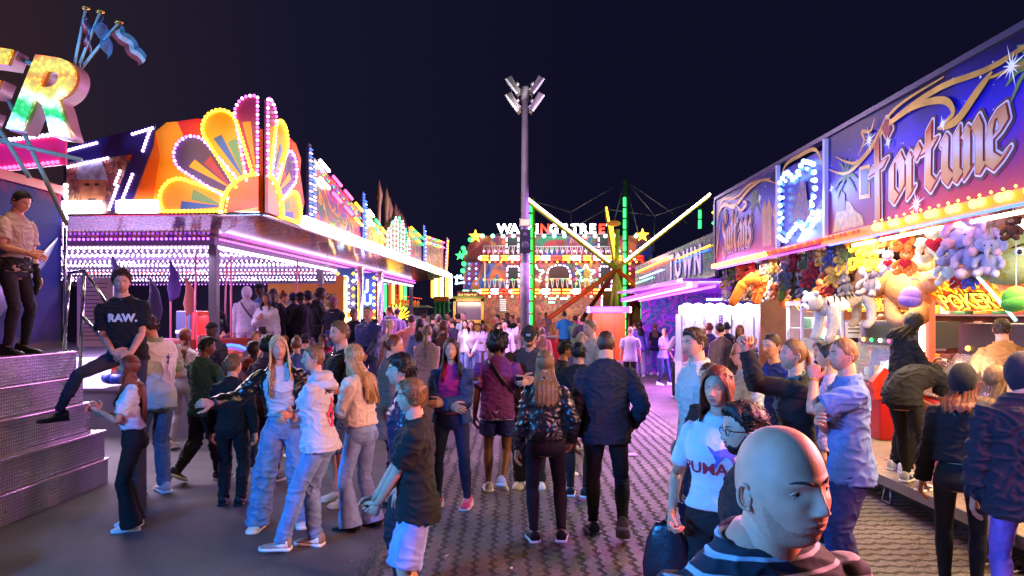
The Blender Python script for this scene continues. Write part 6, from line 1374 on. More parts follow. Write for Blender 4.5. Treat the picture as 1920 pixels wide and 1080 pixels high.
rnd = random.Random(9)
for sh in range(4):
    z = 1.15 + sh * .42; mb = MB().use(mat('shelf', rgb(90, 70, 90), rough=.4)); mb.box(q(7.28, 2.8, z), q(7.59, 14.5, z + .03)); sf = mb.build('stock_shelf', None, stall, smooth=False)
    for i in range(20):
        y = 5.0 + i * .44 + rnd.uniform(-.05, .05); w, h_ = rnd.uniform(.08, .17), rnd.uniform(.14, .32); c = rnd.choice(((200, 60, 50), (220, 180, 90), (70, 90, 170), (210, 200, 190), (90, 50, 60), (60, 120, 90), (230, 130, 60), (180, 120, 160)))
        mb = MB().use(mat('prize_box', rgb(*c), rough=.45)); mb.box(q(7.3, y - w, z + .032), q(7.5, y + w, z + .032 + h_), bev=.012); mb.use(mat('prize_face', rgb(235, 225, 200), rough=.4)); mb.box(q(7.294, y - w * .5, z + .07), q(7.299, y + w * .5, z + h_ * .7)); mb.build('boxed_prize', None, sf)
for y in (5.6, 7.8, 10, 12.4): lamp('AREA', 'shelf_fill', (6.4, y, 2.85), (1, .66, .34), 55, .5, 1.4, aim=(7.3, y, 1.0))  # fill lamps added to brighten the back wall and its shelves
# ---------------------------------------------------------------- middle distance
def rel(px, py, Y, o): return at(px, py, Y) - Vector(o)
# floodlight mast
mo = (.35, 20, 0); mast = thing('floodlight_mast', 'tall grey mast with four floodlight heads, all switched off, rising from the crowd', 'light mast', mo)
mb = MB().use(mat('galvanised', (.085, .08, .088), rough=.6, metal=.1, noise_amt=.25, nscale=2)); mb.tube([(0, 0, 0), (0, 0, 3), (0, 0, 7.9)], [.125, .115, .085], 16); mb.tube([(0, 0, 7.8), (0, 0, 8.15)], .11, 12); mb.build('pole', None, mast)
mb = MB().use(mat('posters', (.20, .17, .19), rough=.7, noise_amt=.5, nscale=6)); mb.tube([(0, 0, 2.3), (0, 0, 3.4)], .128, 16); mb.build('sticker_band', None, mast)
for sx in (-1, 1):
    for k, (x0, z0, x1, z1) in enumerate(((.20, 7.92, .50, 8.36), (.18, 7.45, .50, 7.92))):
        fl = MB().use(STEEL); a = Vector((sx * x0, -.25, z0)); c = Vector((sx * x1, -.12, z1)); d = (c - a).normalized(); n = Vector((0, 1, 0)).cross(d).normalized() * (1 if sx > 0 else -1)
        if n.z > 0: n = -n
        yv = Vector((0, 1, 0)); L_ = (c - a).length
        fl.add([a + yv * 0, c, c + yv * .42, a + yv * .42, a - n * .1 + yv * .06, c - n * .16 + yv * .06, c - n * .16 + yv * .36, a - n * .1 + yv * .36], [(0, 1, 2, 3), (7, 6, 5, 4), (0, 4, 5, 1), (1, 5, 6, 2), (2, 6, 7, 3), (3, 7, 4, 0)])
        h_ = fl.build('lamp_head', None, mast, smooth=False); g_ = MB().use(mat('lamp_glass', (.62, .62, .66), rough=.15))
        e = .03; o_ = n * .006; g_.add([a + d * e + yv * e + o_, c - d * e + yv * e + o_, c - d * e + yv * (.42 - e) + o_, a + d * e + yv * (.42 - e) + o_], [(0, 1, 2, 3)]); g_.add([a - yv * .004, c - yv * .004, c - n * -.05 - yv * .004, a - n * -.05 - yv * .004], [(0, 1, 2, 3)]); g_.build('glass', None, h_, smooth=False)
        m2 = MB().use(STEEL); m2.tube([(sx * .02, 0, z0 + .1), (a + c) / 2 + yv * .2 - n * .1], .025, 8); m2.ball((a + c) / 2 + yv * .2 - n * .16, .075, 10, 8); m2.build('bracket', None, mast)
sk_ = thing('loudspeaker', 'black loudspeaker box strapped to the floodlight mast', 'loudspeaker', (mo[0], 19.78, 3.65)); mb = MB().use(BLACK); mb.box((-.15, -.14, 0), (.15, .08, .62), bev=.01); mb.build('cabinet', None, sk_, smooth=False); mb = MB().use(mat('speaker_cone', (.05, .05, .055), rough=.4)); mb.ball((0, -.14, .2), (.10, .02, .10), 14, 8); mb.ball((0, -.14, .48), (.05, .02, .05), 12, 8); mb.build('cone', None, sk_)
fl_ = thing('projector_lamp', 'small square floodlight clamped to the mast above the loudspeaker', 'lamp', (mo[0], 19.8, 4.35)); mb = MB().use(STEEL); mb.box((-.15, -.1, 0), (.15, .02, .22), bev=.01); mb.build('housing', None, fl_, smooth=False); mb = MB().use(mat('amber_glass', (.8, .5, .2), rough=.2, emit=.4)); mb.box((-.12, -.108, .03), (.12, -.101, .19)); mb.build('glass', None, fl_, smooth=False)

# walking street funhouse
FY = 45.0; fo = (0, FY, 0); fh = thing('funhouse', 'three storey painted funhouse under the lit words WALKING STREET', 'funhouse', fo)
def f(px, py, dy=0): p = at(px, py, FY); return Vector((p.x, dy, p.z))
FA = mural('funhouse_art', [(120, 20, 60), (170, 70, 110), (190, 110, 70), (30, 50, 150), (40, 110, 80), (150, 40, 50)], .42, .9, mode='c', seed=31, rough=.4); FB = mural('funhouse_art', [(30, 40, 140), (70, 110, 190), (200, 110, 60), (50, 40, 130), (140, 50, 100), (170, 110, 90)], .42, .9, mode='c', seed=34, rough=.4); FC = mural('funhouse_art', [(170, 30, 40), (200, 60, 50), (120, 110, 60), (190, 120, 60), (150, 30, 50), (100, 60, 60)], 1.2, 2, seed=35, rough=.4)
def panel(x0, y0, x1, y1, m_, name='wall', d0=-.0, t=.15):
    a, c = f(x0, y1), f(x1, y0); mb = MB().use(m_); mb.box((a.x, d0, max(0, a.z)), (c.x, d0 + t, c.z)); return mb.build(name, None, fh, smooth=False)
mb = MB().use(FA); mb.prism([(p.x, p.z) for p in (f(866, 655), f(1225, 655), f(1225, 446), f(1219, 441), f(1175, 441), f(905, 441), f(886, 447), f(869, 472))], (0, .30, 0), (1, 0, 0), (0, 0, 1), .3, (0, 1, 0)); mb.build('wall', None, fh, smooth=False)
panel(868, 492, 906, 545, FB, d0=.1); panel(906, 492, 950, 545, FB, d0=.12); panel(905, 550, 1225, 640, FC, d0=.1); panel(1000, 492, 1160, 545, FA, d0=.14, t=.1)
panel(950, 444, 976, 478, BLACK, 'doorway', .2, .05); panel(1120, 444, 1140, 478, BLACK, 'doorway', .2, .05); panel(950, 498, 975, 540, BLACK, 'doorway', .08, .05); panel(1124, 498, 1145, 540, BLACK, 'doorway', .08, .05); panel(1030, 500, 1068, 540, mat('arch_dark', rgb(60, 30, 20), rough=.5), 'doorway', .08, .05)
for y0 in (543, 481):
    panel(900, y0 - 1, 1205, y0 + 9, mat('band_red', rgb(190, 20, 20), rough=.4, emit=.7), 'lamp_band', -.5, .3)
    segs = []; rnd = random.Random(y0); cs = [WHT, YEL, RED, WRM, GRN]
    for k_ in range(16):
        x0 = 902 + k_ * 19; mm = [YEL, WHT, RED, YEL, WRM, YEL, WHT, AMB][(k_ + (y0 == 481) * 3) % 8]
        tubes('light_tube', [(f(x0, y0 + 1, -.6), f(x0 + 14, y0 + 1, -.6)), (f(x0, y0 + 7, -.6), f(x0 + 14, y0 + 7, -.6))], .055, mm, fh)
        if k_ % 3 == 0: tubes('light_tube', [(f(x0 - 4, y0 + 4, -.6), f(x0 + 1, y0 + 1, -.6)), (f(x0 - 4, y0 + 4, -.6), f(x0 + 1, y0 + 7, -.6))], .05, WHT, fh)
tubes('light_tube', [(f(868, 546, -.3), f(880, 546, -.3)), (f(886, 546, -.3), f(900, 546, -.3))], .07, LGR, fh); tubes('light_tube', [(f(1028, 560, -.2), f(1042, 560, -.2)), (f(1050, 560, -.2), f(1064, 560, -.2)), (f(1028, 567, -.2), f(1040, 567, -.2))], .06, LGR, fh)
for px in (909, 1000, 1162): mb = MB().use(WHITE); mb.tube([f(px, 548, -.1), f(px, 478, -.1)], .05, 6); mb.build('post', None, fh)
for (x0, x1, y0, y1) in ((908, 952, 462, 478), (955, 974, 462, 478), (1000, 1160, 463, 478), (910, 950, 525, 543), (955, 975, 525, 543), (1028, 1070, 523, 543), (1080, 1130, 525, 543)):    # leaning rails
    mb = MB().use(mat('rail_white', (.6, .58, .6), rough=.4)); mb.tube([f(x0, y0, -.35), f(x1, y0, -.35)], .03, 5); n_ = int((x1 - x0) / 4.5)
    for i in range(n_ + 1): x = x0 + (x1 - x0) * i / n_; mb.tube([f(x, y0, -.35), f(x + (2.5 if i % 2 else -2), y1, -.35)], .022, 4)
    mb.build('railing', None, fh)
# lamps: doors, arch, stars
def ring_l(pts, m_, r=.045, k=5, fill=.6): tubes('lamp_outline', [s_ for a, c in zip(pts, pts[1:]) for s_ in dashes(a, c, k, fill)], r, m_, fh)
ring_l([f(951, 543, -.2), f(951, 500, -.2), f(973, 500, -.2), f(973, 543, -.2)], PKW, k=4); ring_l([f(1124, 543, -.2), f(1124, 500, -.2), f(1146, 500, -.2), f(1146, 543, -.2)], PKW, k=4); ring_l([f(950, 478, -.2), f(950, 444, -.2)], PKW, k=3); ring_l([f(972, 478, -.2), f(972, 444, -.2)], PKW, k=3); ring_l([f(1122, 478, -.2), f(1122, 444, -.2)], PKW, k=3)
ring_l([f(1025, 542, -.2), f(1025, 515, -.2), f(1030, 502, -.2), f(1045, 497, -.2), f(1062, 499, -.2), f(1069, 512, -.2), f(1069, 535, -.2)], PKW, k=2)
def star(px, py, r, m_, th=.07, parent=None, dy=-.25):
    if th > .065:
        c = f(px, py, dy); mb = MB().use(m_); mb.prism([(c.x + rr * math.sin(-a), c.z + rr * math.cos(a)) for i in range(10) for rr, a in [((r if i % 2 == 0 else r * .42), math.pi * i / 5)]], (0, dy, 0), (1, 0, 0), (0, 0, 1), .08, (0, -1, 0)); mb.build('star_lamp', None, parent or fh, smooth=False); return
    c = f(px, py, dy); pts = [c + Vector((rr * math.sin(a), 0, rr * math.cos(a))) for i in range(10) for rr, a in [((r if i % 2 == 0 else r * .45), math.pi * i / 5)]]; pts.append(pts[0])
    tubes('star_lamps', [s_ for a, b_ in zip(pts, pts[1:]) for s_ in dashes(a, b_, 1, .75)], th, m_, parent or fh)
star(1098, 514, .62, LGR, .05); star(1003, 514, .62, LGR, .05); star(892, 444, .42, YEL, .07); star(1203, 442, .42, YEL, .07)
for px, py in ((882, 450), (869, 466), (872, 474), (866, 480), (870, 495), (868, 508)): mb = MB().use(GRN); mb.ball(f(px, py, -.2), .14, 8, 6); mb.build('green_lamp', None, fh)
star(863, 480, .3, GRN, .08)
for y_, c_ in ((492, [RED, YEL]), (549, [WRM, GRN]), (472, [PKW, PNK]), (525, [YEL, RED, GRN]), (556, [RED, WRM])): bulbs('lamp_row', [f(908, y_, -.45), f(1204, y_, -.45)], .34, .075, c_, fh)
for x_ in (880, 893, 985, 1080, 1180, 1216): bulbs('lamp_row', [f(x_, 495, -.2), f(x_, 540, -.2)], .3, .08, [BLU, CYA] if x_ < 900 else [YEL, PNK], fh)
bulbs('green_lamps', [f(905, 443, -.2), f(1200, 443, -.2)], .62, .13, LGR, fh, near=True)
tubes('tick_lamp', [(f(852, 520, -.3), f(870, 522, -.3)), (f(854, 532, -.3), f(872, 530, -.3)), (f(858, 516, -.3), f(856, 534, -.3)), (f(866, 524, -.3), f(864, 516, -.3))], .06, CYA, fh)
tubes('slat_stair', [(f(937, y, -.1), f(949, y, -.1)) for y in (562, 566, 570, 574, 578, 582)], .05, mat('slat_white', (.7, .7, .7), rough=.4, emit=.3), fh)
ws = 'WALKING STREET'; xs_ = [933, 957, 976, 988, 1004, 1012, 1029, 0, 1053, 1070, 1086, 1104, 1121, 1136]
for ch, px in zip(ws, xs_):
    if ch == ' ': continue
    p = f(px, 438, -.3); text('lettering', ch, p, (1, 0, 0), (0, 0, 1), RED if (ch == 'N' or px in (1121,)) else WHT, fh, size=.78, off=.022, ext=.06, align='LEFT')
mb = MB().use(STEEL); mb.box(tuple(f(930, 440.5, -.35)), tuple(f(1150, 439.5, -.15))); mb.build('sign_rail', None, fh, smooth=False)
for px, py in ((946, 474), (1108, 474), (930, 519), (1045, 515), (1108, 520), (888, 519)): pass
mb = MB().use(mural('giraffe_art', [(190, 110, 40), (230, 160, 60), (120, 60, 30), (210, 140, 50), (160, 80, 30), (240, 190, 90)], 2.2, 1, seed=41)); mb.prism([(p.x, p.z) for p in (f(1090, 544), f(1104, 544), f(1108, 505), f(1112, 488), f(1104, 494), f(1096, 490), f(1094, 515))], (0, .05, 0), (1, 0, 0), (0, 0, 1), .05, (0, -1, 0)); mb.build('painted_animal', None, fh, smooth=False)
panel(1126, 560, 1136, 590, mat('lilac_frame', (.7, .5, 1), rough=.4, emit=1.5), 'mirror_frame', -.2, .05)
mb = MB().use(mat('deck_wood', (.12, .09, .10), rough=.5)); a, c = f(900, 0), f(1225, 0); mb.box((a.x, -1.6, 0), (c.x, .1, .55)); mb.build('deck', None, fh, smooth=False)
lamp('AREA', 'funhouse_light', (2.8, FY - 3.2, 5.6), (1, .86, .86), 80, 9, .6, aim=(2.8, FY, 4.6)); lamp('AREA', 'funhouse_light', (2.8, FY - 3.2, 2.6), (1, .85, .85), 70, 9, .5, aim=(2.8, FY, 1.2)); lamp('AREA', 'letter_glow', (2.8, FY - .9, 7.0), (.9, .85, 1), 22, 6, .4, aim=(2.8, FY, 5.6))

# pay box
po = tuple(at(878, 0, 40).xy) + (0,); pb = thing('pay_box', 'small wooden pay kiosk signed PAYBOX left of the funhouse', 'kiosk', po)
def g2(px, py, dy=0): p = at(px, py, 40); return Vector((p.x - po[0], dy, p.z))
WD = mat('kiosk_wood', rgb(170, 120, 70), rough=.5, noise_amt=.3, nscale=3)
mb = MB().use(WD)
for a, c in (((850, 555), (855, 640)), ((902, 555), (907, 640)), ((850, 600), (907, 606)), ((850, 560), (907, 565))): p, r_ = g2(a[0], a[1]), g2(c[0], c[1]); mb.box((p.x, -.1, max(0, r_.z)), (r_.x, .1, p.z))
mb.build('frame', None, pb, smooth=False)
mb = MB().use(mural('kiosk_art', [(120, 80, 60), (190, 140, 90), (150, 60, 50), (110, 110, 60), (160, 110, 80), (90, 60, 50)], 3, 1, seed=44)); p, r_ = g2(855, 606), g2(902, 640); mb.box((p.x, 0, 0), (r_.x, .08, p.z)); mb.build('counter', None, pb, smooth=False)
mb = MB().use(mat('booth_glass_wall', rgb(90, 70, 120), rough=.2)); p, r_ = g2(856, 566), g2(901, 600); mb.box((p.x, .3, r_.z), (r_.x, .4, p.z)); mb.build('window', None, pb, smooth=False)
mb = MB().use(mat('kiosk_sign', rgb(150, 60, 70), rough=.4, emit=.3)); p, r_ = g2(858, 546), g2(895, 560); mb.box((p.x, -.3, r_.z), (r_.x, -.2, p.z), bev=.02); sg_ = mb.build('sign', None, pb, smooth=False)
text('lettering', 'PAYBOX', g2(876, 557.5, -.32), (1, 0, 0), (0, 0, 1), mat('kiosk_letters', rgb(235, 215, 130), rough=.4, emit=.6), sg_, size=.26, off=.01, ext=.01, shear=.3)
mb = MB().use(mat('palm_thatch', rgb(110, 110, 50), rough=.7)); p = g2(849, 556); r_ = g2(908, 548); mb.prism([(p.x, p.z - .2), (r_.x, p.z - .2), (r_.x - .1, p.z + .0), (r_.x - .5, p.z + .28), (p.x + .2, p.z + .2)], (0, .3, 0), (1, 0, 0), (0, 0, 1), 1.2, (0, -1, 0)) if False else mb.box((p.x, -.4, p.z - .12), (r_.x, .6, p.z + .02)); mb.build('roof', None, pb, smooth=False)
lamp('AREA', 'kiosk_light', (po[0], 38.9, 2.6), (1, .8, .5), 30, 1.4, .4, aim=(po[0], 40, 1.2))
# lamp columns of a far ride
cr_ = thing('lamp_column_ride', 'cluster of upright glowing yellow lamp bars on green pipes left of the pay kiosk', 'fairground ride', tuple(at(830, 0, 43).xy) + (0,)); o43 = Vector((cr_.location.x, 43, 0))
for i, px in enumerate((811, 817, 823, 829, 838, 845)):
    y0 = (528, 520, 516, 522, 514, 516)[i]; y1 = (556, 556, 553, 560, 556, 556)[i]; a, c = at(px, y1, 43) - o43, at(px, y0, 43) - o43; mb = MB().use(WRM if i % 2 else YEL); mb.tube([a, c], .085, 8, round_ends=True); mb.build('lamp_bar', None, cr_)
mb = MB().use(mat('pipe_green', rgb(40, 130, 80), rough=.4))
for px in (816, 824, 832, 840): mb.tube([at(px, 625, 43) - o43, at(px, 556, 43) - o43], .09, 8)
for py in (566, 580, 595): mb.tube([at(812, py, 43) - o43, at(846, py + 3, 43) - o43], .06, 6)
mb.build('pipes', None, cr_); mb = MB().use(mat('hub', rgb(180, 90, 50), rough=.4)); mb.box(tuple(at(814, 566, 43) - o43 - Vector((0, .2, 0))), tuple(at(842, 556, 43) - o43 + Vector((0, .3, 0))), bev=.05); mb.build('hub', None, cr_)
# swing ride seen under the far end of the pavilion
mi = thing('seat_gondola_ride', 'row of orange lit ride seats with yellow spoked wheel beyond the pavilion', 'fairground ride', tuple(at(765, 0, 36).xy) + (0,)); o36 = Vector((mi.location.x, 36, 0))
for i in range(8):
    px = 742 + i * 6; mb = MB().use(mat('seat_orange', rgb(230, 120, 50), rough=.4, emit=.5)); c = at(px, 564 + i * .8, 36) - o36; mb.ball(c, (.075, .15, .16), 8, 6); mb.use(mat('seat_restraint', rgb(240, 210, 170), rough=.4)); mb.tube([c + Vector((0, -.1, -.1)), c + Vector((.12, -.3, .0))], .03, 5); mb.build('seat', None, mi)
mb = MB().use(mat('deck_edge_green', rgb(120, 160, 120), rough=.4)); mb.prism([(-.8, 0), (1.2, 0), (.9, .12), (-.8, .18)], at(765, 577, 36) - o36, (1, 0, 0), (0, 0, 1), .4, (0, 1, 0)); mb.build('platform', None, mi, smooth=False)
mb = MB().use(BLACK); mb.box(tuple(at(741, 607, 36) - o36), tuple(at(800, 580, 36) - o36 + Vector((0, .2, 0)))); mb.build('base', None, mi, smooth=False)
c = at(744, 600, 35.8) - o36; tubes('spokes', [(c, c + Vector((math.cos(a) * .75, 0, math.sin(a) * .75))) for a in [.1 + .25 * i for i in range(8)]], .022, YEL, mi)
for i in range(9):
    px = 700 + i * 7.5; mb = MB().use([AMB, mat('strip_red', rgb(160, 40, 30), rough=.4), YEL, GRN, mat('strip_orange', rgb(200, 90, 30), rough=.4, emit=.5)][i % 5]); mb.tube([at(px, 584, 36.5) - o36, at(px, 530, 36.5) - o36], .07, 6); mb.build('light_strip', None, mi)
bulbs('seat_lamps', [at(738, 553, 35.8) - o36, at(790, 560, 35.8) - o36], .09, .035, RED, mi)
tr = thing('white_trailer', 'plain white trailer wall behind the crowd near the far end of the pavilion', 'trailer', tuple(at(783, 0, 35).xy) + (0,)); mb = MB().use(WHITE); mb.box((-.45, 0, .5), (.42, 1.5, 1.93), bev=.02); mb.build('body', None, tr, smooth=False)
for sx in (-.25, .25): mb = MB().use(BLACK); mb.tube([(sx, .2, .27), (sx, .35, .27)], .26, 14); mb.build('wheel', None, tr)
bw = thing('blue_skirt', 'deep blue ride skirting panel behind the pink shirted man', 'barrier', tuple(at(765, 0, 31).xy) + (0,)); mb = MB().use(mat('skirt_blue', rgb(20, 40, 130), rough=.4)); mb.box((-.4, 0, 0), (.6, .1, 1.55)); mb.use(STEEL); mb.box((-.41, -.02, 1.552), (.61, .12, 1.6)); mb.build('panel', None, bw, smooth=False)

# bungee trampoline
bo = tuple(at(1158, 0, 33).xy) + (0,); bt = thing('bungee_trampoline', 'bungee trampoline with four raised yellow lit booms and a red rim', 'fairground ride', bo)
def h3(px, py, Y=33): return at(px, py, Y) - Vector(bo)
BOOM = mat('boom_yellow', rgb(190, 180, 60), rough=.4); hub = h3(1156, 505)
for px, py, Y in ((978, 368, 30.5), (1331, 367, 31), (1136, 392, 36), (1146, 420, 37)):
    tip = h3(px, py, Y); mb = MB().use(BOOM); mb.tube([hub, tip], [.13, .09], 8); mb.build('boom', None, bt)
    d_ = tip - hub; n_ = d_.length; tubes('boom_lamps', dashes(hub + d_ * .08 + Vector((0, -.16, .08)), tip + Vector((0, -.16, .08)), 22 if py < 380 else 12, .78), .05, [WRM, YEL][py > 380], bt)
OR = mat('leg_orange', rgb(220, 90, 30), rough=.4)
for px, py, Y in ((1000, 618, 31), (1290, 612, 31), (1090, 600, 36), (1215, 600, 36)): mb = MB().use(OR if Y < 33 else mat('leg_red', rgb(140, 40, 20), rough=.4)); mb.tube([hub, h3(px, py, Y)], .11, 8); mb.build('leg', None, bt)
mb = MB().use(BOOM); mb.tube([h3(1156, 600), hub, h3(1158, 430)], .10, 8); mb.tube([h3(1175, 600), hub], .08, 6); mb.tube([h3(1142, 600), h3(1155, 505)], .08, 6); mb.build('centre_post', None, bt)
mb = MB().use(mat('hub_wood', rgb(200, 120, 40), rough=.4, emit=.3)); mb.ball(h3(1151, 419), (.32, .32, .13), 12, 8); mb.build('hub_cap', None, bt)
for px, y0, y1 in ((996, 372, 612), (1172, 338, 640), (1313, 388, 430), (1205, 500, 600)):
    mb = MB().use(mat('mast_green', rgb(60, 120, 60), rough=.4) if px != 996 else BOOM); a, c = h3(px + (4 if px == 996 else 0), y1), h3(px + (4 if px == 996 else 2), y0); mb.tube([a, c], .12 if px != 996 else .08, 8); mb.build('mast', None, bt)
    L_ = (y1 - y0) / 22; tubes('mast_lamps', dashes(h3(px - 1, y1, 32.8), h3(px - 1, y0 + (30 if px == 1172 else 4), 32.8), max(2, int(L_)), .8), .065, GRN, bt)
mb = MB().use(STEEL)
for a, c in (((1172, 338), (1070, 398)), ((1070, 398), (978, 370)), ((1070, 398), (1073, 440)), ((1172, 338), (1228, 405)), ((1228, 405), (1331, 367)), ((1228, 405), (1136, 392)), ((1228, 405), (1226, 470)), ((1172, 338), (1150, 420)), ((1172, 338), (1205, 470)), ((1172, 338), (1290, 420)), ((1136, 392), (1070, 430))): mb.tube([h3(*a), h3(*c)], .022, 4)
mb.build('cables', None, bt)
mb = MB().use(mat('rim_red', rgb(180, 30, 28), rough=.35)); 
ring = [(h3(px, 0).x, y) for px, y in ((1000, -1.5), (1020, -2.2), (1110, -2.4), (1200, -2.4), (1290, -2.2), (1310, -1.2))]
for (x0, y0), (x1, y1) in zip(ring, ring[1:]): mb.add([(x0, y0, 0), (x1, y1, 0), (x1, y1, 1.02), (x0, y0, 1.02), (x0, y0 + .08, 0), (x1, y1 + .08, 0), (x1, y1 + .08, 1.02), (x0, y0 + .08, 1.02)], [(0, 1, 2, 3), (7, 6, 5, 4), (3, 2, 6, 7)])
mb.build('barrier', None, bt, smooth=False)
mb = MB().use(mat('rim_pad', rgb(210, 190, 180), rough=.4))
for (x0, y0), (x1, y1) in zip(ring, ring[1:]): mb.tube([(x0, y0, 1.06), (x1, y1, 1.06)], .08, 6)
mb.build('rim_pad', None, bt)
for i, px in enumerate((1030, 1075, 1220, 1262)): mb = MB().use(mat('mat_net', rgb(60, 50, 60), rough=.6)); p = h3(px, 0); mb.box((p.x - .5, -1.6, .9), (p.x + .5, .4, .95)); mb.use(OR); mb.tube([(p.x - .55, -1.65, .97), (p.x + .55, -1.65, .97)], .05, 6); mb.build('trampoline', None, bt, smooth=False)
# painted backdrop of the ride (crown-like yellow flames on red)
bk_ = thing('painted_backboard', 'red and yellow flame painted backboard behind the bungee trampoline', 'sign board', (bo[0], 36.5, 0))
def h4(px, py): p = at(px, py, 36.5); return (p.x - bo[0], p.z)
for nm, poly, m_, dy in (('board', [h4(1180, 650), h4(1255, 650), h4(1255, 560), h4(1180, 560)], mat('art_darkred', rgb(130, 24, 30), rough=.45), 0), ('flames', [h4(1185, 612), h4(1232, 612), h4(1236, 572), h4(1225, 590), h4(1216, 566), h4(1206, 584), h4(1196, 568), h4(1186, 590)], mat('art_flame', rgb(200, 150, 60), rough=.45, noise_amt=.3, nscale=3), -.05), ('board', [h4(1232, 650), h4(1262, 650), h4(1258, 565), h4(1244, 562), h4(1232, 575)], mat('art_brown', rgb(150, 80, 30), rough=.45, noise_amt=.3, nscale=2), -.09), ('board', [h4(1130, 600), h4(1180, 600), h4(1180, 545), h4(1130, 545)], mat('art_ochre', rgb(190, 130, 50), rough=.45, noise_amt=.3, nscale=2), -.02)):
    mb = MB().use(m_); mb.prism(poly if sum(poly[i][0] * poly[(i + 1) % len(poly)][1] - poly[(i + 1) % len(poly)][0] * poly[i][1] for i in range(len(poly))) > 0 else poly[::-1], (0, dy, 0), (1, 0, 0), (0, 0, 1), .04, (0, -1, 0)); mb.build(nm, None, bk_, smooth=False)
# orange booth with purple roof
ob = thing('orange_booth', 'bright orange booth with a glowing purple roof edge in front of the trampoline', 'kiosk', tuple(at(1144, 0, 30).xy) + (0,))
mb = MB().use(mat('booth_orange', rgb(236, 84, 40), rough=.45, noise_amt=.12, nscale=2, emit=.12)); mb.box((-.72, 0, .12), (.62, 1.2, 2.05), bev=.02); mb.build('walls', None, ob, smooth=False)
mb = MB().use(DARKM)
for x in (-.35, .18): mb.box((x - .012, -.006, .14), (x + .012, -.001, 2.03))
mb.build('door_seams', None, ob, smooth=False)
mb = MB().use(mat('roof_purple', (.34, .08, .95), rough=.4, emit=.9)); mb.box((-.86, -.15, 2.06), (.78, 1.35, 2.32), bev=.03); mb.build('roof', None, ob, smooth=False)
mb = MB().use(WRM)
for x in (-.88, .80):
    for z in (2.12, 2.25): mb.ball((x, -.1, z), .06, 8, 6)
mb.build('roof_lamps', None, ob); mb = MB().use(mat('base_lilac', rgb(190, 140, 220), rough=.5)); mb.box((-.85, -.12, 0), (.72, 1.3, .115)); mb.build('base', None, ob, smooth=False)
lamp('AREA', 'booth_light', (ob.location.x, 28.4, 2.2), (1, .5, .6), 40, 1.4, .4, aim=(ob.location.x, 30, .8))

# town arcade, claw cabinets and glass case on the right
tn = thing('town_arcade', 'striped grey banner arcade front with violet lamp canopy beyond the prize arcade', 'arcade stall', (4.12, 15.2, 0))
TB = mural('town_art', [(90, 80, 100), (120, 110, 130), (80, 76, 104), (110, 106, 126), (130, 120, 140), (84, 80, 112)], 1.0, 1, seed=51, rough=.15)
mb = MB().use(TB); mb.prism([(0, 2.80), (9.8, 2.62), (9.8, 3.62), (0, 3.72)], (.05, 0, 0), (0, 1, 0), (0, 0, 1), .08, (1, 0, 0)); mb.build('banner', None, tn, smooth=False)
for k_, (ch, y) in enumerate(zip('TOWN', (4.1, 3.3, 2.3, 1.35))):
    o_ = text('lettering', ch, (.035, y, 2.95), (0, -1, 0), (0, 0, 1), mat('town_letter', rgb(220, 210, 230), rough=.3), tn, size=.85, off=.03, ext=.01); text('lettering', ch, (.045, y, 2.93), (0, -1, 0), (0, 0, 1), mat('town_shadow', rgb(30, 26, 50), rough=.4), tn, size=.9, off=.06, ext=.002)
for k_ in range(9): mb = MB().use(mat('curtain_rib', rgb(110, 100, 130), rough=.35)); y = 4.9 + k_ * .5; mb.prism([(y, 2.72), (y + .16, 2.72), (y + .08, 3.2)], (.03, 0, 0), (0, 1, 0), (0, 0, 1), .02, (-1, 0, 0)); mb.build('painted_peak', None, tn, smooth=False)
for z, m_, y0, y1 in ((3.52, YEL, 3.9, 9.6), (3.43, ORG, 3.6, 8.6), (3.46, YEL, .3, 3.2), (3.38, BLU, .4, 3.6), (3.1, LGR, 6.5, 9.6), (3.24, CYA, 5.2, 8.8)): bulbs('lamp_row', [(.02, y0, z), (.02, y1, z - .02 * (y1 - y0))], .16, .024, m_, tn)
mb = MB().use(mat('green_board', rgb(120, 130, 60), rough=.3)); mb.prism([(-.4, 3.6), (-.05, 3.6), (-.05, 4.25), (-.4, 4.15)], (.0, 0, 0), (0, 1, 0), (0, 0, 1), .06, (1, 0, 0)); mb.build('side_board', None, tn, smooth=False); bulbs('lamp_row', [(-.03, -.35, 4.05), (-.03, -.08, 4.1)], .07, .03, YEL, tn); bulbs('lamp_row', [(-.03, -.35, 3.85), (-.03, -.08, 3.88)], .07, .03, GRN, tn)
for k_ in range(7): bulbs('canopy_lamps', [(-.25 - .12 * (k_ % 3), .3 + .0 * k_, 2.66 - .05 * (k_ // 3)), (-.25 - .12 * (k_ % 3), 9.4, 2.50 - .05 * (k_ // 3))] if k_ < 6 else [(.1, .2, 2.6), (.1, 9.4, 2.45)], .12, .035, [MAG, PKW, VIO][k_ % 3], tn)
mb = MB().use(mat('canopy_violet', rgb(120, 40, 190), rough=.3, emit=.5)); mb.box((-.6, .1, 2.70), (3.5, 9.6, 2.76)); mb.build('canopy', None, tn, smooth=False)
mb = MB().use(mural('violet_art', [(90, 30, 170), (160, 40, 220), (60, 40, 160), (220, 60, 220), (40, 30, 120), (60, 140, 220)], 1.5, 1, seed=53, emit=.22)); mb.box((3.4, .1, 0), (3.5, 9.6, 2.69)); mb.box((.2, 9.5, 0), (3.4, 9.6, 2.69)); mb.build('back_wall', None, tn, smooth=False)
tubes('neon_tube', [((.3, 1.6, 2.35), (2.4, 1.6, 2.35)), ((.3, 2.6, 2.2), (1.6, 2.6, 2.2))], .03, CYA, tn)
lamp('AREA', 'violet_light', (3.6, 20, 2.45), (.66, .20, 1), 330, 1.2, 8, aim=(1.2, 19.5, 0)); lamp('AREA', 'violet_light', (3.3, 16.4, 2.4), (.75, .25, 1), 120, .6, 2, aim=(1.0, 13.5, 0))
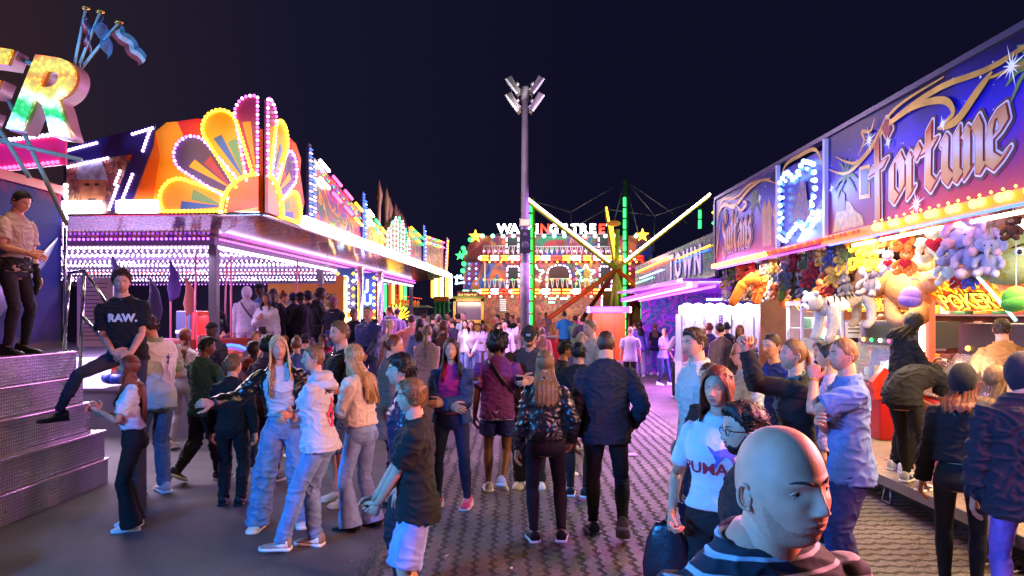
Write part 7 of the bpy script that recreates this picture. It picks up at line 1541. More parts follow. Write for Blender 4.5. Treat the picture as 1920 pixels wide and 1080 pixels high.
for c_i, (x0, y0, lab) in enumerate(((3.90, 17.0, 'white lit claw machine cabinet at the left end of the bright row'), (4.98, 16.8, 'white lit claw machine cabinet in the middle of the bright row'), (6.06, 16.6, 'white lit claw machine cabinet nearest the glass prize case'))):
    cm = thing('claw_machine', lab, 'arcade machine', (x0, y0, 0), 0, 'white claw machines behind the boys'); wd = 1.02
    mb = MB().use(WHT)
    for k_ in range(4): mb.ball((.13 + k_ * .253, 0, 2.17), (.14, .10, .10), 10, 8)
    mb.box((0, -.06, 2.02), (wd, .3, 2.22), bev=.03); mb.build('light_crown', None, cm)
    mb = MB().use(WHITE); 
    for x in (0, wd / 2, wd): mb.box((x - .022, -.02, .9), (x + .022, .02, 2.02))
    mb.box((0, -.02, .1), (wd, .7, .9), bev=.01); mb.build('cabinet', None, cm, smooth=False)
    mb = MB().use(mat('case_back', (.42, .38, .55), rough=.4, emit=.2)); mb.box((0, .6, .9), (wd, .64, 2.02)); mb.build('back_panel', None, cm, smooth=False)
    mb = MB().use(mat('machine_glass', (.9, .95, 1), rough=.03, alpha=.14)); mb.box((.02, -.012, .9), (wd - .02, -.008, 2.0)); mb.build('glass', None, cm, smooth=False)
    for k_ in range(4):
        x = .13 + k_ * .25; mb = MB().use(CHROME); mb.tube([(x, .3, 2.0), (x, .3, 1.75)], .012, 6); mb.build('claw', None, cm); mb = MB().use([fur((180, 60, 60)), fur((220, 180, 60)), fur((60, 60, 120)), fur((120, 60, 40))][k_]); mb.ball((x, .3, 1.02), (.1, .12, .13), 8, 6); mb.ball((x, .25, 1.18), .075, 8, 6); mb.build('prize', None, cm)
lamp('AREA', 'claw_light', (4.9, 16.2, 2.0), (.95, .85, 1), 16, 1.9, .3, aim=(4.4, 13.5, .6))
gc = thing('glass_cabinet', 'white framed glass prize case with a price card under the orange horse plush', 'display case', (4.55, 11.6, .3)); mb = MB().use(WHITE)
for x, y in ((0, 0), (.62, 0), (0, .6), (.62, .6)): mb.box((x - .02, y - .02, 0), (x + .02, y + .02, 1.86))
mb.box((-.03, -.03, 1.862), (.65, .63, 1.93)); mb.box((-.03, -.03, 0), (.65, .63, .35)); mb.build('frame', None, gc, smooth=False)
mb = MB().use(mat('machine_glass', (.9, .95, 1), rough=.03, alpha=.14)); mb.box((.02, -.006, .36), (.6, -.002, 1.85)); mb.box((-.006, .02, .36), (-.002, .58, 1.85)); mb.build('glass', None, gc, smooth=False)
for k_ in range(4):
    mb = MB().use(mat('case_shelf', (.5, .7, .6), rough=.2)); z = .5 + .33 * k_; mb.box((.02, .02, z), (.6, .58, z + .015)); mb.build('shelf', None, gc, smooth=False)
    for j_ in range(3): mb = MB().use([COIN, REDP, WHITE, GRNP][(j_ + k_) % 4]); mb.box((.08 + j_ * .19, .1, z + .016), (.2 + j_ * .19, .3, z + .18), bev=.02); mb.build('prize', None, gc)
mb = MB().use(WHITE); mb.box((.68, -.02, 1.35), (.92, 0, 1.6)); mb.box((.66, -.02, .75), (.9, 0, 1.28)); mb.use(INK)
for z in (1.54, 1.48, 1.42): mb.box((.71, -.024, z), (.89, -.021, z + .02))
for z in (1.15, .98, .84): mb.ball((.78, -.022, z), (.04, .004, .04), 8, 6)
mb.build('price_card', None, gc, smooth=False)
lamp('AREA', 'case_light', (4.86, 11.85, 2.12), (.8, 1, .9), 10, .4, .4, aim=(4.86, 11.85, 0))
hn = thing('horned_figure', 'dark figure with a glowing yellow crescent in the violet arcade', 'decoration', tuple(at(1268, 0, 27).xy) + (0,)); mb = MB().use(mat('figure_grey', rgb(70, 60, 80), rough=.5)); mb.tube([(0, 0, 0), (0, 0, 1.1), (.05, 0, 1.9), (-.05, 0, 2.3)], [.35, .3, .25, .1], 10, round_ends=True); mb.build('body', None, hn); tubes('crescent', [((.3 + .2 * math.sin(a), -.1, 2.1 + .28 * math.cos(a)), (.3 + .2 * math.sin(a + .4), -.1, 2.1 + .28 * math.cos(a + .4))) for a in [.0, .4, .8, 1.2, 1.6, 2.0, 2.4]], .05, WRM, hn)
dr = thing('drain_grate', 'small rectangular drain grate set in the paving right of the man in the dark jacket', 'drain', (1.67, 10.6, .004)); mb = MB().use(BLACK); mb.box((-.12, -.10, .0), (.12, .10, .008)); mb.use(STEEL)
for k_ in range(7): mb.box((-.105 + k_ * .032, -.09, .0082), (-.092 + k_ * .032, .09, .014))
mb.build('grate', None, dr, smooth=False)
# bumper cars, flag whips, vending machine on the pavilion deck
def car(px, py, Y, c, label, rz):
    p = at(px, py, Y); r_ = thing('bumper_car', label, 'bumper car', (p.x, Y, .80), R(rz)); 
    mb = MB().use(mat('car_paint', rgb(*c), rough=.18, spec=.8)); rows = []
    for i in range(9):
        t = i / 8; y = -.85 + 1.7 * t; w = .50 * math.sin(math.pi * min(.97, max(.05, t))) ** .4; hgt = .34 + .22 * math.exp(-((t - .72) / .2) ** 2) + .12 * math.exp(-((t - .1) / .12) ** 2)
        rows.append([(w * math.cos(a), y, .12 + (hgt if math.sin(a) > 0 else 0) * math.sin(a) ** .8 if math.sin(a) > 0 else .12 + .06 * math.sin(a)) for a in [6.2832 * k_ / 18 for k_ in range(18)]])
    mb.loft(rows); mb.build('shell', None, r_); mb = MB().use(mat('bumper_blue', rgb(40, 70, 190), rough=.4)); mb.tube([(.58 * math.sin(a), .98 * math.cos(a), .16) for a in [6.2832 * k_ / 24 for k_ in range(25)]], .085, 8); mb.build('bumper', None, r_)
    for sx in (-1, 1): mb = MB().use(WRM if sx > 0 else WHT); mb.ball((sx * .28, .72, .42), .07, 10, 8); mb.build('headlight', None, r_)
    tubes('light_ring', [(Vector((.42 * math.sin(a), .35 + .1 * math.cos(a), .35 + .33 * math.cos(a))), Vector((.42 * math.sin(a + .35), .35 + .1 * math.cos(a + .35), .35 + .33 * math.cos(a + .35)))) for a in [-1.4 + .35 * k_ for k_ in range(8)]], .03, BLU, r_)
    mb = MB().use(mat('seat_red', rgb(150, 40, 40), rough=.5)); mb.box((-.36, -.5, .3), (.36, -.36, .78), bev=.05); mb.build('seat', None, r_)
    mb = MB().use(mat('whip_pink', rgb(230, 120, 150), rough=.4)); mb.tube([(0, -.8, .2), (0, -.85, 2.35)], .018, 6); mb.build('pole', None, r_)
    return r_
car(300, 640, 13.0, (200, 60, 40), 'red bumper car with white headlights behind the man in the cream sweater', 160); car(432, 650, 13.4, (210, 90, 40), 'orange bumper car with a blue light ring beside the dark haired boy', 200); car(478, 645, 15, (190, 60, 30), 'orange bumper car on the deck left of the two women in white', 120); car(350, 640, 15.8, (170, 60, 110), 'crimson bumper car further back beneath the pink pole', 90)
for i, (px, y0, y1, Y, c, lab) in enumerate(((283, 520, 600, 12.6, (70, 60, 110), 'folded dark flag on a pole right of the notice board'), (320, 488, 600, 14.5, (90, 60, 140), 'folded violet flag on a pink pole behind the woman in white'), (350, 520, 590, 15.5, (190, 110, 90), 'small salmon pennant on a pink pole under the canopy'), (212, 480, 560, 15, (70, 60, 110), 'dark pennant on a pole above the notice board'))):
    p = at(px, y1, Y); r_ = thing('flag_pole', lab, 'flag', (p.x, Y, .8)); zt = CH - (y0 - HZ) / F * Y - .8; mb = MB().use(mat('whip_pink', rgb(230, 120, 150), rough=.4)); mb.tube([(0, 0, 0), (0, 0, zt)], .02, 6); mb.build('pole', None, r_)
    mb = MB().use(fab(c)); mb.loft([[(w * math.cos(a) + .08 * (w > .05), w * .4 * math.sin(a) - .03, z) for a in [6.28 * k_ / 10 for k_ in range(10)]] for z, w in ((zt - .02, .02), (zt - .25, .08), (zt - .55, .14), (zt - .72, .10), (zt - .80, .02))]); mb.build('flag', None, r_)
vm = thing('vending_machine', 'red and grey drinks vending machine deep inside the pavilion', 'vending machine', tuple(at(345, 0, 20).xy) + (.8,)); mb = MB().use(mat('vend_grey', rgb(50, 50, 80), rough=.4)); mb.box((-.22, 0, 0), (.18, .7, 1.3), bev=.02); mb.use(mat('vend_white', rgb(190, 180, 200), rough=.4)); mb.box((-.23, -.01, .70), (.19, .69, .78)); mb.build('cabinet', None, vm, smooth=False); mb = MB().use(mat('vend_red', rgb(190, 20, 24), rough=.35, emit=.15)); mb.box((.20, 0, 0), (.38, .7, 1.3), bev=.02); mb.build('panel', None, vm, smooth=False)
ps = thing('pillar_screen', 'yellow framed game booth with tokens at the back of the pavilion deck', 'kiosk', tuple(at(575, 0, 19).xy) + (.8,)); mb = MB().use(mat('frame_yellow', rgb(200, 130, 40), rough=.4)); mb.box((-1.0, 0, 0), (-.9, .4, 2.0)); mb.box((.75, 0, 0), (.95, .4, 2.2)); mb.box((-.9, 0, 1.75), (.75, .4, 2.0)); mb.build('frame', None, ps, smooth=False); mb = MB().use(mural('booth_inner', [(150, 90, 60), (60, 60, 110), (190, 150, 90), (120, 60, 90), (200, 170, 120), (80, 50, 60)], 3, 1, seed=61, emit=.25)); mb.box((-.9, .3, 0), (.75, .38, 1.75)); mb.build('panel', None, ps, smooth=False)
# ---------------------------------------------------------------- the crowd
FRONT = (0, 1, 0)
def chest_print(b, s, size, z, y0=1, col=(200, 200, 200), name='print', x=0, off=.004, shear=0, back=False, k=None):
    h = b.h; me = text_mesh(s, size, off=off, shear=shear) if isinstance(s, str) else s
    sg_ = -1 if back else 1
    U = Vector((-1, 0, 0)) * sg_; V = Vector((0, 0, 1)); O = b.TF(x, (.12 if not back else -.14), z); O = Vector((O.x, (.35 if not back else -.35) * h, O.z))
    r = project(me, b.top.data, O, U, V, .004, .6 * h); r.materials.append(fab(col) if isinstance(col, tuple) else col); link(name, r, b.root)
def poly_mesh(poly):
    me = bpy.data.meshes.new('p'); me.from_pydata([(x, y, 0) for x, y in poly], [], [tuple(t) for t in tess(poly)]); me.update(); return me
def phone(b, s, col=(30, 30, 34), size=1.0, rot=None):
    c = b.palm[s]; h = b.h; mb = MB().use(mat('phone_body', rgb(*col), rough=.2)); M = Matrix.Translation(c) @ (rot or Matrix.Rotation(R(60), 4, 'X'))
    mb.box((-.022 * h * size, -.043 * h * size, -.003 * h), (.022 * h * size, .043 * h * size, .003 * h), M=M, bev=.002 * h); o = mb.build('phone', None, None, smooth=False); tag(o, 'dark phone in the hands of the man in the grey cap', 'phone')
    o.parent = None; o.location = b.root.location; o.rotation_euler = b.root.rotation_euler; return o
DEN = 'denim'; NIKE = ((225, 225, 228), (240, 240, 240))
# --- left foreground
def x_tied(b):
    h = b.h; mb = MB()
    for u0 in range(24):
        pass
    rings = torso_rings(b, .50, .585, .022, 26); mb.loft(rings); 
    mb.tube([b.TF(.11, -.02, .56), b.TF(.15, -.05, .48), b.TF(.16, -.07, .36), b.TF(.15, -.07, .30)], [(.05 * h, .03 * h), (.07 * h, .03 * h), (.075 * h, .022 * h), (.02 * h, .01 * h)], 12)
    mb.tube([b.TF(-.09, .06, .56), b.TF(-.10, .07, .44), b.TF(-.10, .06, .36)], [.022 * h, .02 * h, .012 * h], 10)
    me = fold(remesh(mb, .011, 3), .010); me.materials.append(fab((20, 19, 24))); link('tied_jacket', me, b.root)
person('man in a tan polo shirt on top of the steps, jacket tied round his waist', 40, 355, 8.2, -95, z0=1.58, tops=[tee((176, 150, 140), hem=.50)], legs=[L((38, 32, 44), 'skinny')], hair=('crop', 'dark'), shoes=((16, 16, 18), (30, 30, 32)), la='down', ra=(.10, .18, .60), head=(-8, -22), lf=(.02, 0, 0), extra=x_tied)
def x_raw(b): chest_print(b, 'RAW.', .108, .715, col=(205, 215, 215), off=.006)
person('curly haired man in a black RAW. t-shirt with one foot up on the steps', 228, 492, 7.7, 198, z0=.66, tops=[tee((14, 14, 17), hem=.485)], legs=[L((46, 44, 58), 'skinny', wr=1.4)], hair=('curly', 'brown'), shoes=((16, 16, 18), (20, 20, 22)),
       ra=(.055, .12, .535), la=(.03, .13, .525), lf=(.0, 0, 0, 5), rf=(.27, .10, .16, 55, .5, .5), lean=3, head=(10, -3), hands=({'f': (.9, .2, -.3)}, {'f': (-.9, .2, -.3)}), side=5, extra=lambda b: (x_raw(b), beard(b, b.root, 'stubble', b.lod, thick=.005)), hgt=1.82)
person('young woman in a white lace top and wide black trousers clapping', 243, 668, 7.0, 110, sex='f', tops=[T((205, 212, 222), .42, hem=.585, arm=.010, name='shirt')], legs=[L((12, 12, 16), 'flare', rise=.60, wr=.5)], hair=('long', 'auburn'), hl=.27, shoes=NIKE, la=(.02, .17, .69), ra=(.02, .18, .67), head=(6, 6), hands=({'curl': .5, 'f': (.2, .7, .7)}, {'curl': .5, 'f': (-.2, .7, .7)}))
def x_sweater(b):
    h = b.h; mb = MB(); n = 22; rings = []
    for i in range(15):
        t = i / 14; z = .48 + .36 * t; hw, hd, yo = lerp_rings(b.T, max(.5, z)); a0 = math.pi * (1.02 + .75 * (1 - t) * .55 - .2); a1 = math.pi * 2.22
        o_ = [b.TF((hw + .030) * math.cos(a), yo + (hd + .026) * math.sin(a), z) for a in [a0 + (a1 - a0) * j / n for j in range(n + 1)]]; i_ = [b.TF((hw + .016) * math.cos(a), yo + (hd + .012) * math.sin(a), z) for a in [a0 + (a1 - a0) * j / n for j in range(n + 1)]]
        rings.append(o_ + i_[::-1])
    mb.loft(rings); me = fold(remesh(mb, .009, 3), .010, k=(7, 7, 7)); me.materials.append(fab((226, 214, 214), 'knit')); link('draped_sweater', me, b.root)
    r = project(poly_mesh([(-.02, -.05), (.0, -.01), (-.035, .03), (-.01, .025), (0, .06), (.015, .02), (.05, .02), (.015, -.0), (.01, -.06)]), me, b.TF(.04, -.3, .74), (1, 0, 0), (0, 0, 1), .004, .6); r.materials.append(fab((60, 60, 150))); link('palm_print', r, b.root)
person('tall man in an olive t-shirt with a cream sweater draped over his back', 277, 587, 8.35, 52, tops=[tee((150, 160, 130), hem=.47)], legs=[L((98, 108, 132), 'straight', kind=DEN)], hair=('short', 'brown'), shoes=((215, 200, 196), (235, 235, 235)), head=(32, -16), la=(.06, .16, .60), ra='bent', extra=x_sweater, lf=(0, .06, 0))
def x_nose(b): pass
person('woman seen from behind in a white crop top and pale tight trousers', 347, 616, 11.2, -8, sex='f', tops=[T((214, 206, 210), .5, hem=.60)], legs=[L((150, 140, 150), 'skinny', rise=.60)], hair=('bob', 'auburn'), hl=.17, shoes=((210, 190, 190), (220, 210, 210)), la='front', ra='front', lf=(0, -.08, .02), extra=lambda b: strap(b, b.root, -1, 1))
person('dark haired boy in a dark green sweatshirt and black jogging trousers striding away', 388, 632, 9.0, -28, skin='brown', tops=[T((34, 78, 66), 1, hem=.46, boxy=.9)], legs=[L((14, 13, 18), 'jogger')], hair=('short', 'black'), shoes=((20, 24, 22), (200, 220, 190)), lf=(0, -.16, .05), rf=(0, .10, 0), la='bent', ra='bent', head=(-35, -4))
person('blond child in black clothes with hands by the sides seen from behind', 438, 668, 7.9, 0, skin='light', tops=[T((16, 16, 20), 1, hem=.50)], legs=[L((14, 14, 22), 'straight')], hair=('curly', 'dblond'), shoes=((12, 12, 14), (18, 18, 20)), head=(-30, 5), la='down', ra='down')
person('child in a rust red hooded top looking to the right', 476, 640, 9.6, -60, skin='light', sex='f', tops=[T((120, 40, 28), 1), dict(k='hooddown', col=(130, 44, 30))], legs=[L((20, 18, 26), 'straight')], hair=('bob', 'dark'), hl=.10)
person('person with an afro in a maroon jacket and trousers behind the blonde woman', 503, 633, 9.0, -20, skin='dark', tops=[T((60, 18, 28), 1)], legs=[L((40, 14, 22), 'straight')], hair=('afro', 'black'), shoes=((30, 30, 34), (190, 190, 190)))
person('man in a dark flat beret sitting low in the crowd near the orange bumper car', 397, 606, 12.2, 160, skin='dark', tops=[T((40, 30, 50), 1)], legs=[L((20, 20, 26))], hair=('buzz', 'black'), extra=lambda b: beanie(b, b.root, (14, 12, 18), b.lod, 1.2, .35))
def x_phone_l(b): pass
def x_laugh(b):
    me = poly_mesh([(-.05, -.02), (.05, -.02), (.045, .015), (-.045, .02)]); chest_print(b, me, 1, .70, col=(90, 90, 100), name='print')
person('laughing blonde woman in a black leather jacket and baggy jeans reaching out left', 522, 631, 7.05, 190, sex='f', tops=[dict(col=(205, 195, 200), sleeve=0, hem=.585, name='shirt'), dict(k='open', name='jacket', col=(12, 14, 16), kind='leather', hem=.575, gap=1.5, arm=.020, loose=.022)],
       legs=[L((112, 136, 172), 'wide', kind=DEN, rise=.60, wr=1.3)], hair=('long', 'lblond'), hl=.25, shoes=((222, 216, 204), (232, 226, 214)), ra=(.33, .16, .67), la=(.05, .10, .60), rf=(.07, .04, 0, 12), lf=(.03, 0, 0), head=(14, 4, 4), smile=1, side=4, hands=(None, {'f': (.9, .2, .1), 'curl': .6}))
def x_hoodie(b):
    chest_print(b, 'AMI', .075, .765, col=(50, 40, 60), back=True, x=-.01, shear=.2); me = poly_mesh([(-.06, -.12), (.03, -.14), (.07, -.02), (.06, .10), (-.01, .13), (-.03, .02), (-.08, .0)]); chest_print(b, me, 1, .675, col=(214, 50, 96), back=True, x=.0); chest_print(b, 'RIS', .06, .645, col=(60, 16, 40), back=True, x=.0)
person('woman with a hair bun in a pale grey hoodie with a pink back print', 588, 648, 6.37, 84, sex='f', tops=[T((196, 190, 198), 1, hem=.49, loose=.020, arm=.016, boxy=.8), dict(k='hooddown', col=(196, 190, 198))], legs=[L((120, 146, 186), 'straight', kind=DEN, wr=.8)], hair=('bun', 'dblond'), shoes=((150, 130, 118), (235, 232, 228), 'sneaker', (225, 225, 222)), la='cross', ra='cross', head=(26, 2), rf=(.0, .04, 0), lf=(.02, .16, 0), extra=x_hoodie)
def x_chain(b):
    mb = MB().use(mat('silver', (.8, .8, .8), rough=.2, metal=1)); mb.tube([b.TF(.052 * math.cos(a), .005 + .052 * math.sin(a), .842 - .028 * max(0, math.sin(a))) for a in [6.2832 * i / 24 for i in range(25)]], .0028 * b.h, 6); mb.build('necklace', None, b.root)
person('man with cropped hair in a black t-shirt and silver chain looking left', 637, 603, 8.0, 140, tops=[tee((13, 13, 16), hem=.50, boxy=.8)], legs=[L((90, 116, 160), 'wshorts', kind=DEN, end=1.0)], hair=('crop', 'dblond'), shoes=((214, 206, 190), (230, 220, 200)), la=(.05, .18, .62), ra='pocket', head=(-8, 2), lf=(.02, .06, 0), extra=lambda b: (x_chain(b), beard(b, b.root, 'stubble', b.lod, thick=.004)))
person('blonde woman in a cream jacket and flared pale jeans holding a cup', 664, 645, 7.0, 66, sex='f', tops=[T((226, 208, 188), 1, hem=.565, loose=.020, arm=.020, boxy=.7, name='jacket')], legs=[L((134, 158, 200), 'flare', kind=DEN, rise=.60, wr=.7)], hair=('long', 'blond'), hl=.22, shoes=((14, 13, 14), (16, 16, 18), 'boot'), la=(-.05, .14, .655), ra=(-.05, .12, .64), head=(14, -10), rf=(.01, -.04, 0), lf=(0, .02, 0))
person('woman with a long brown ponytail in a beige coat looking right', 738, 628, 7.9, -72, sex='f', tops=[T((120, 92, 78), 1, hem=.40, loose=.018, name='coat')], legs=[L((24, 22, 34), 'straight')], hair=('pony', 'auburn'), hl=.34, shoes=((20, 20, 22), (30, 30, 30)), head=(-10, 0), la='down', ra='down', extra=lambda b: bag(b, b.root, -1, (14, 13, 16), z=.47, size=1.2))
person('teenage boy with thick dark hair in a navy jacket looking left', 752, 667, 5.35, 100, tops=[T((22, 36, 62), 1, hem=.44, kind='shiny')], legs=[L((20, 22, 34), 'straight')], hair=('mop', 'dark'), head=(2, 6), la='down', ra='down')
person('boy with light brown hair in a black t-shirt and pale blue shorts looking left', 772, 714, 4.72, 96, tops=[tee((13, 13, 16), hem=.45, boxy=.9)], legs=[L((136, 150, 205), 'wshorts', end=.96, wr=.5)], hair=('fringe', 'dblond'), head=(8, 6), la=(.03, .15, .52), ra=(.03, .17, .52), fat=1.12, hands=({'curl': .9}, {'curl': .9}))
def x_rainbow(b):
    def arc(r0, r1): n = 12; return [(r1 * math.cos(math.pi * i / n), r1 * math.sin(math.pi * i / n)) for i in range(n + 1)] + [(r0 * math.cos(math.pi * i / n), r0 * math.sin(math.pi * i / n)) for i in range(n, -1, -1)]
    for r0, r1, c in ((.044, .055, (220, 120, 130)), (.032, .044, (230, 180, 110)), (.02, .032, (140, 170, 220)), (.0, .02, (150, 120, 190))):
        me = poly_mesh(arc(max(.002, r0), r1)); r = project(me, b.top.data, b.TF(-.155, 0, .745) + Vector((0, .3 * b.h, 0)), (-1, 0, 0), (0, 0, 1), .005, .5 * b.h); r.materials.append(fab(c)); link('patch', r, b.root)
person('frowning girl in a pink top with a denim jacket off her shoulders and pink sneakers', 846, 636, 7.78, 176, sex='f', tops=[dict(col=(196, 34, 108), sleeve=0, hem=.57, name='shirt'), dict(k='open', name='jacket', col=(40, 62, 104), kind=DEN, hem=.50, gap=1.1, arm=.022, loose=.028)], legs=[L((30, 34, 62), 'skinny', kind=DEN)], hair=('long', 'brown'), hl=.24, shoes=((214, 60, 100), (232, 210, 214), 'sneaker', (235, 225, 225)), la=(-.03, .13, .63), ra=(-.02, .13, .61), head=(4, 2), lf=(.04, .02, 0, 6), rf=(.02, .05, 0, 10), extra=x_rainbow)
person('curly haired person in a purple t-shirt and blue shorts walking away', 933, 627, 8.5, -2, skin='brown', tops=[tee((116, 46, 120), hem=.47, boxy=.9), dict(col=(215, 205, 225), sleeve=0, hem=.462, neck=.52, loose=.008, name='undershirt', flare=.004)], legs=[L((26, 26, 96), 'wshorts', end=.55)], hair=('bigcurly', 'dark'), shoes=((222, 214, 222), (236, 236, 240)), lf=(0, .02, 0), rf=(-.02, -.14, .055), la='down', ra='swingf', extra=lambda b: strap(b, b.root, -1, 1, wid=.016))
def x_cap(b):
    cap_hat(b, b.root, (40, 42, 40), b.lod, logo=True); chest_print(b, poly_mesh([(-.012, -.006), (.012, -.006), (.012, .006), (-.012, .006)]), 1, .735, col=(190, 190, 190), x=-.05); phone(b, -1); beard(b, b.root, 'brown', b.lod, thick=.012)
person('man in a grey cap and grey t-shirt looking down at his phone', 992, 606, 8.6, 176, tops=[tee((62, 58, 62), hem=.48, boxy=.8)], legs=[L((30, 30, 40), 'straight')], hair=('crop', 'brown'), head=(0, -26), la=(.0, .19, .655), ra=(.04, .15, .66), fat=1.08, hands=({'curl': .8}, {'curl': .8}), extra=x_cap)
def x_zip(b):
    mb = MB().use(CHROME); mb.tube([b.TF(.04, -.085, .60), b.TF(.085, -.075, .585)], .004, 5); mb.build('zip', None, b.root)
person('brown haired woman in a shiny black leather jacket and black leggings walking away', 1022, 658, 6.6, 2, sex='f', tops=[T((24, 26, 32), 1, kind='leather', hem=.545, loose=.014, arm=.010, name='jacket')], legs=[L((24, 22, 38), 'skinny', wr=.8)], hair=('long', 'dblond'), hl=.165, shoes=((14, 14, 18), (225, 225, 230)), lf=(.0, .03, 0), rf=(.02, -.06, .03), la='down', ra=(.14, .06, .52), extra=x_zip, hairkw=dict(side=.40))
person('dark haired man in black behind the woman in the leather jacket', 1084, 643, 8.2, -12, skin='tan', tops=[T((14, 14, 20), 1)], legs=[L((16, 14, 20), 'skinny')], hair=('short', 'black'), shoes=((16, 16, 20), (230, 230, 235)), lf=(0, .05, 0), rf=(0, -.08, .03), head=(20, 0), la='bent')
person('man with dark stubble facing right between the leather jacket woman and the man in black', 1060, 640, 9.4, -80, skin='tan', tops=[T((18, 18, 24), 1)], legs=[L((18, 16, 22), 'straight')], hair=('short', 'black'), shoes=((200, 200, 205), (235, 235, 235)), extra=lambda b: beard(b, b.root, 'stubble', b.lod, thick=.005))
person('tall young man with short blond hair in a beige top looking left', 1106, 600, 11, 118, tops=[T((176, 150, 130), 1)], legs=[L((40, 40, 60))], hair=('crop', 'dblond'), smile=1)
person('child with pale blond hair between the two tall men', 1092, 624, 12.0, 170, sex='f', tops=[T((120, 90, 110), 1)], legs=[L((40, 40, 60))], hair=('bob', 'blond'), hl=.1)
person('broad shouldered man in a dark navy jacket walking away', 1136, 620, 6.75, -3, tops=[T((27, 29, 48), .88, hem=.465, loose=.016, arm=.014, boxy=.9, name='jacket')], legs=[L((17, 15, 24), 'skinny')], hair=('buzz', 'brown'), shoes=((70, 66, 80), (110, 106, 118)), lf=(0, .08, 0), rf=(.01, -.12, .06), la='down', ra=(.14, .08, .54), fat=1.06, hands=(None, None))
# --- right foreground
STR = newmat('striped_cotton'); _m, _nt, _b = STR; _tc = node(_nt, 'ShaderNodeTexCoord'); _sp = node(_nt, 'ShaderNodeSeparateXYZ'); _nt.links.new(_tc.outputs['Object'], _sp.inputs[0])
_nz = node(_nt, 'ShaderNodeTexNoise', i_Scale=5.0, i_Detail=1.0); _nt.links.new(_tc.outputs['Object'], _nz.inputs[0])
_w = mth(_nt, 'ADD', mth(_nt, 'MULTIPLY', _sp.outputs[2], 31), mth(_nt, 'MULTIPLY', mth(_nt, 'SUBTRACT', _nz.outputs[0], .5), .5)); _w = mth(_nt, 'PINGPONG', _w, .5)
_nt.links.new(ramp(_nt, _w, [(.09, (.46, .46, .52, 1)), (.14, (.016, .016, .026, 1))]), _b.inputs['Base Color']); _b.inputs['Roughness'].default_value = .9
person('bald man in a dark striped t-shirt close to the camera, facing right', 1464, 797, 1.47, -162, hair=None, skin='pale', tops=[dict(col=(20, 20, 30), sleeve=.5, material=_m, name='shirt', hem=.47, arm=.010, loose=.007, neck=.846, wr=.35)], legs=[L((20, 22, 30))], head=(6, 5, 3), fat=.98, nd=.024, extra=lambda b: beard(b, b.root, 'stubble', b.lod, thick=.003), hgt=1.85)
def x_glass(b): glasses(b, b.root, b.lod); beard(b, b.root, 'dark', b.lod, thick=.014)
person('man with glasses and a dark beard in a black shirt looking left', 1396, 757, 3.05, 92, tops=[T((14, 15, 22), .5, hem=.47)], legs=[L((14, 14, 20))], hair=('quiff', 'dark'), skin='light', la='down', ra='down', head=(4, 0), extra=x_glass)
def x_puma(b):
    chest_print(b, 'PUMA', .098, .668, col=(176, 36, 66), x=.035, off=.002, shear=.1)
    cat = [(-.10, .02), (-.085, .05), (-.06, .052), (-.03, .04), (.01, .035), (.05, .02), (.09, .045), (.095, .04), (.06, .0), (.045, -.03), (.06, -.07), (.05, -.075), (.02, -.03), (-.01, -.005), (-.03, -.02), (-.045, -.05), (-.055, -.045), (-.045, -.005), (-.07, .005)]
    chest_print(b, poly_mesh([(-x, y) for x, y in cat][::-1]), 1, .735, col=(96, 100, 190), x=-.035, name='emblem')
    c = Vector((.16, .06, .40)) * b.h; mb = MB().use(fab((14, 18, 36), 'leather')); 
    mb.loft([[c + Vector((math.cos(a) * w * b.h, math.sin(a) * w * .30 * b.h, z * b.h)) for a in [6.2832 * i / 16 for i in range(16)]] for z, w in ((-.13, .045), (-.125, .078), (-.06, .085), (.02, .07), (.07, .05), (.085, .04))]); me = fold(mb.mesh('shoulder_bag'), .012); me.materials.append(fab((14, 18, 36), 'leather')); o = link('handbag', me, None)
    o.location = b.root.location; o.rotation_euler = b.root.rotation_euler; tag(o, 'dark blue leather handbag held by the woman in the white t-shirt', 'handbag')
    mb = MB().use(fab((110, 80, 60), 'leather')); pts = [b.TF(.085, .02, .835), b.TF(.10, -.02, .84), Vector((.15, -.03, .70)) * b.h, Vector((.165, .03, .49)) * b.h]; mb.tube([Vector((.15, .02, .56)) * b.h, Vector((.16, .035, .53)) * b.h, Vector((.165, .05, .49)) * b.h], .006 * b.h, 6); mb.build('bag_strap', None, b.root)
person('woman in a white t-shirt reading PUMA in red, carrying a dark handbag', 1346, 691, 4.15, 152, sex='f', tops=[T((206, 208, 220), .40, hem=.545, arm=.008, loose=.010, wr=.3)], legs=[L((13, 12, 17), 'straight', rise=.58)], hair=('long', 'auburn'), hl=.13, la='down', ra=(.14, .08, .52), head=(-10, 0), fat=1.16, hands=(None, {'curl': 1.0}), extra=x_puma, hairkw=dict(thick=.10, side=.42))
person('dark haired woman whose head shows behind the woman in the white t-shirt', 1331, 681, 5.2, 130, sex='f', tops=[T((20, 18, 24), .5)], legs=[L((20, 18, 30))], hair=('pony', 'brown'))
def x_collar(b): mb = MB(); mb.tube([b.TF(.052 * math.cos(a), -.006 + .045 * math.sin(a), .850 + .008 * math.cos(a + 1.57)) for a in [1.9 + (6.2832 - .66) * i / 24 for i in range(25)]], (.005 * b.h, .015 * b.h), 6); mb.build('collar', fab(b.colc), b.root)
def polo(c):
    def fn(b): b.colc = c; x_collar(b)
    return fn
person('man in a white polo shirt with a gold watch looking left', 1302, 617, 6.3, 100, tops=[tee((206, 198, 190), hem=.455, boxy=.9)], legs=[L((34, 36, 66), 'straight', kind=DEN)], hair=('quiff', 'brown'), la='pocket', ra='down', head=(14, 2), fat=1.16, smile=1, extra=polo((206, 198, 190)))
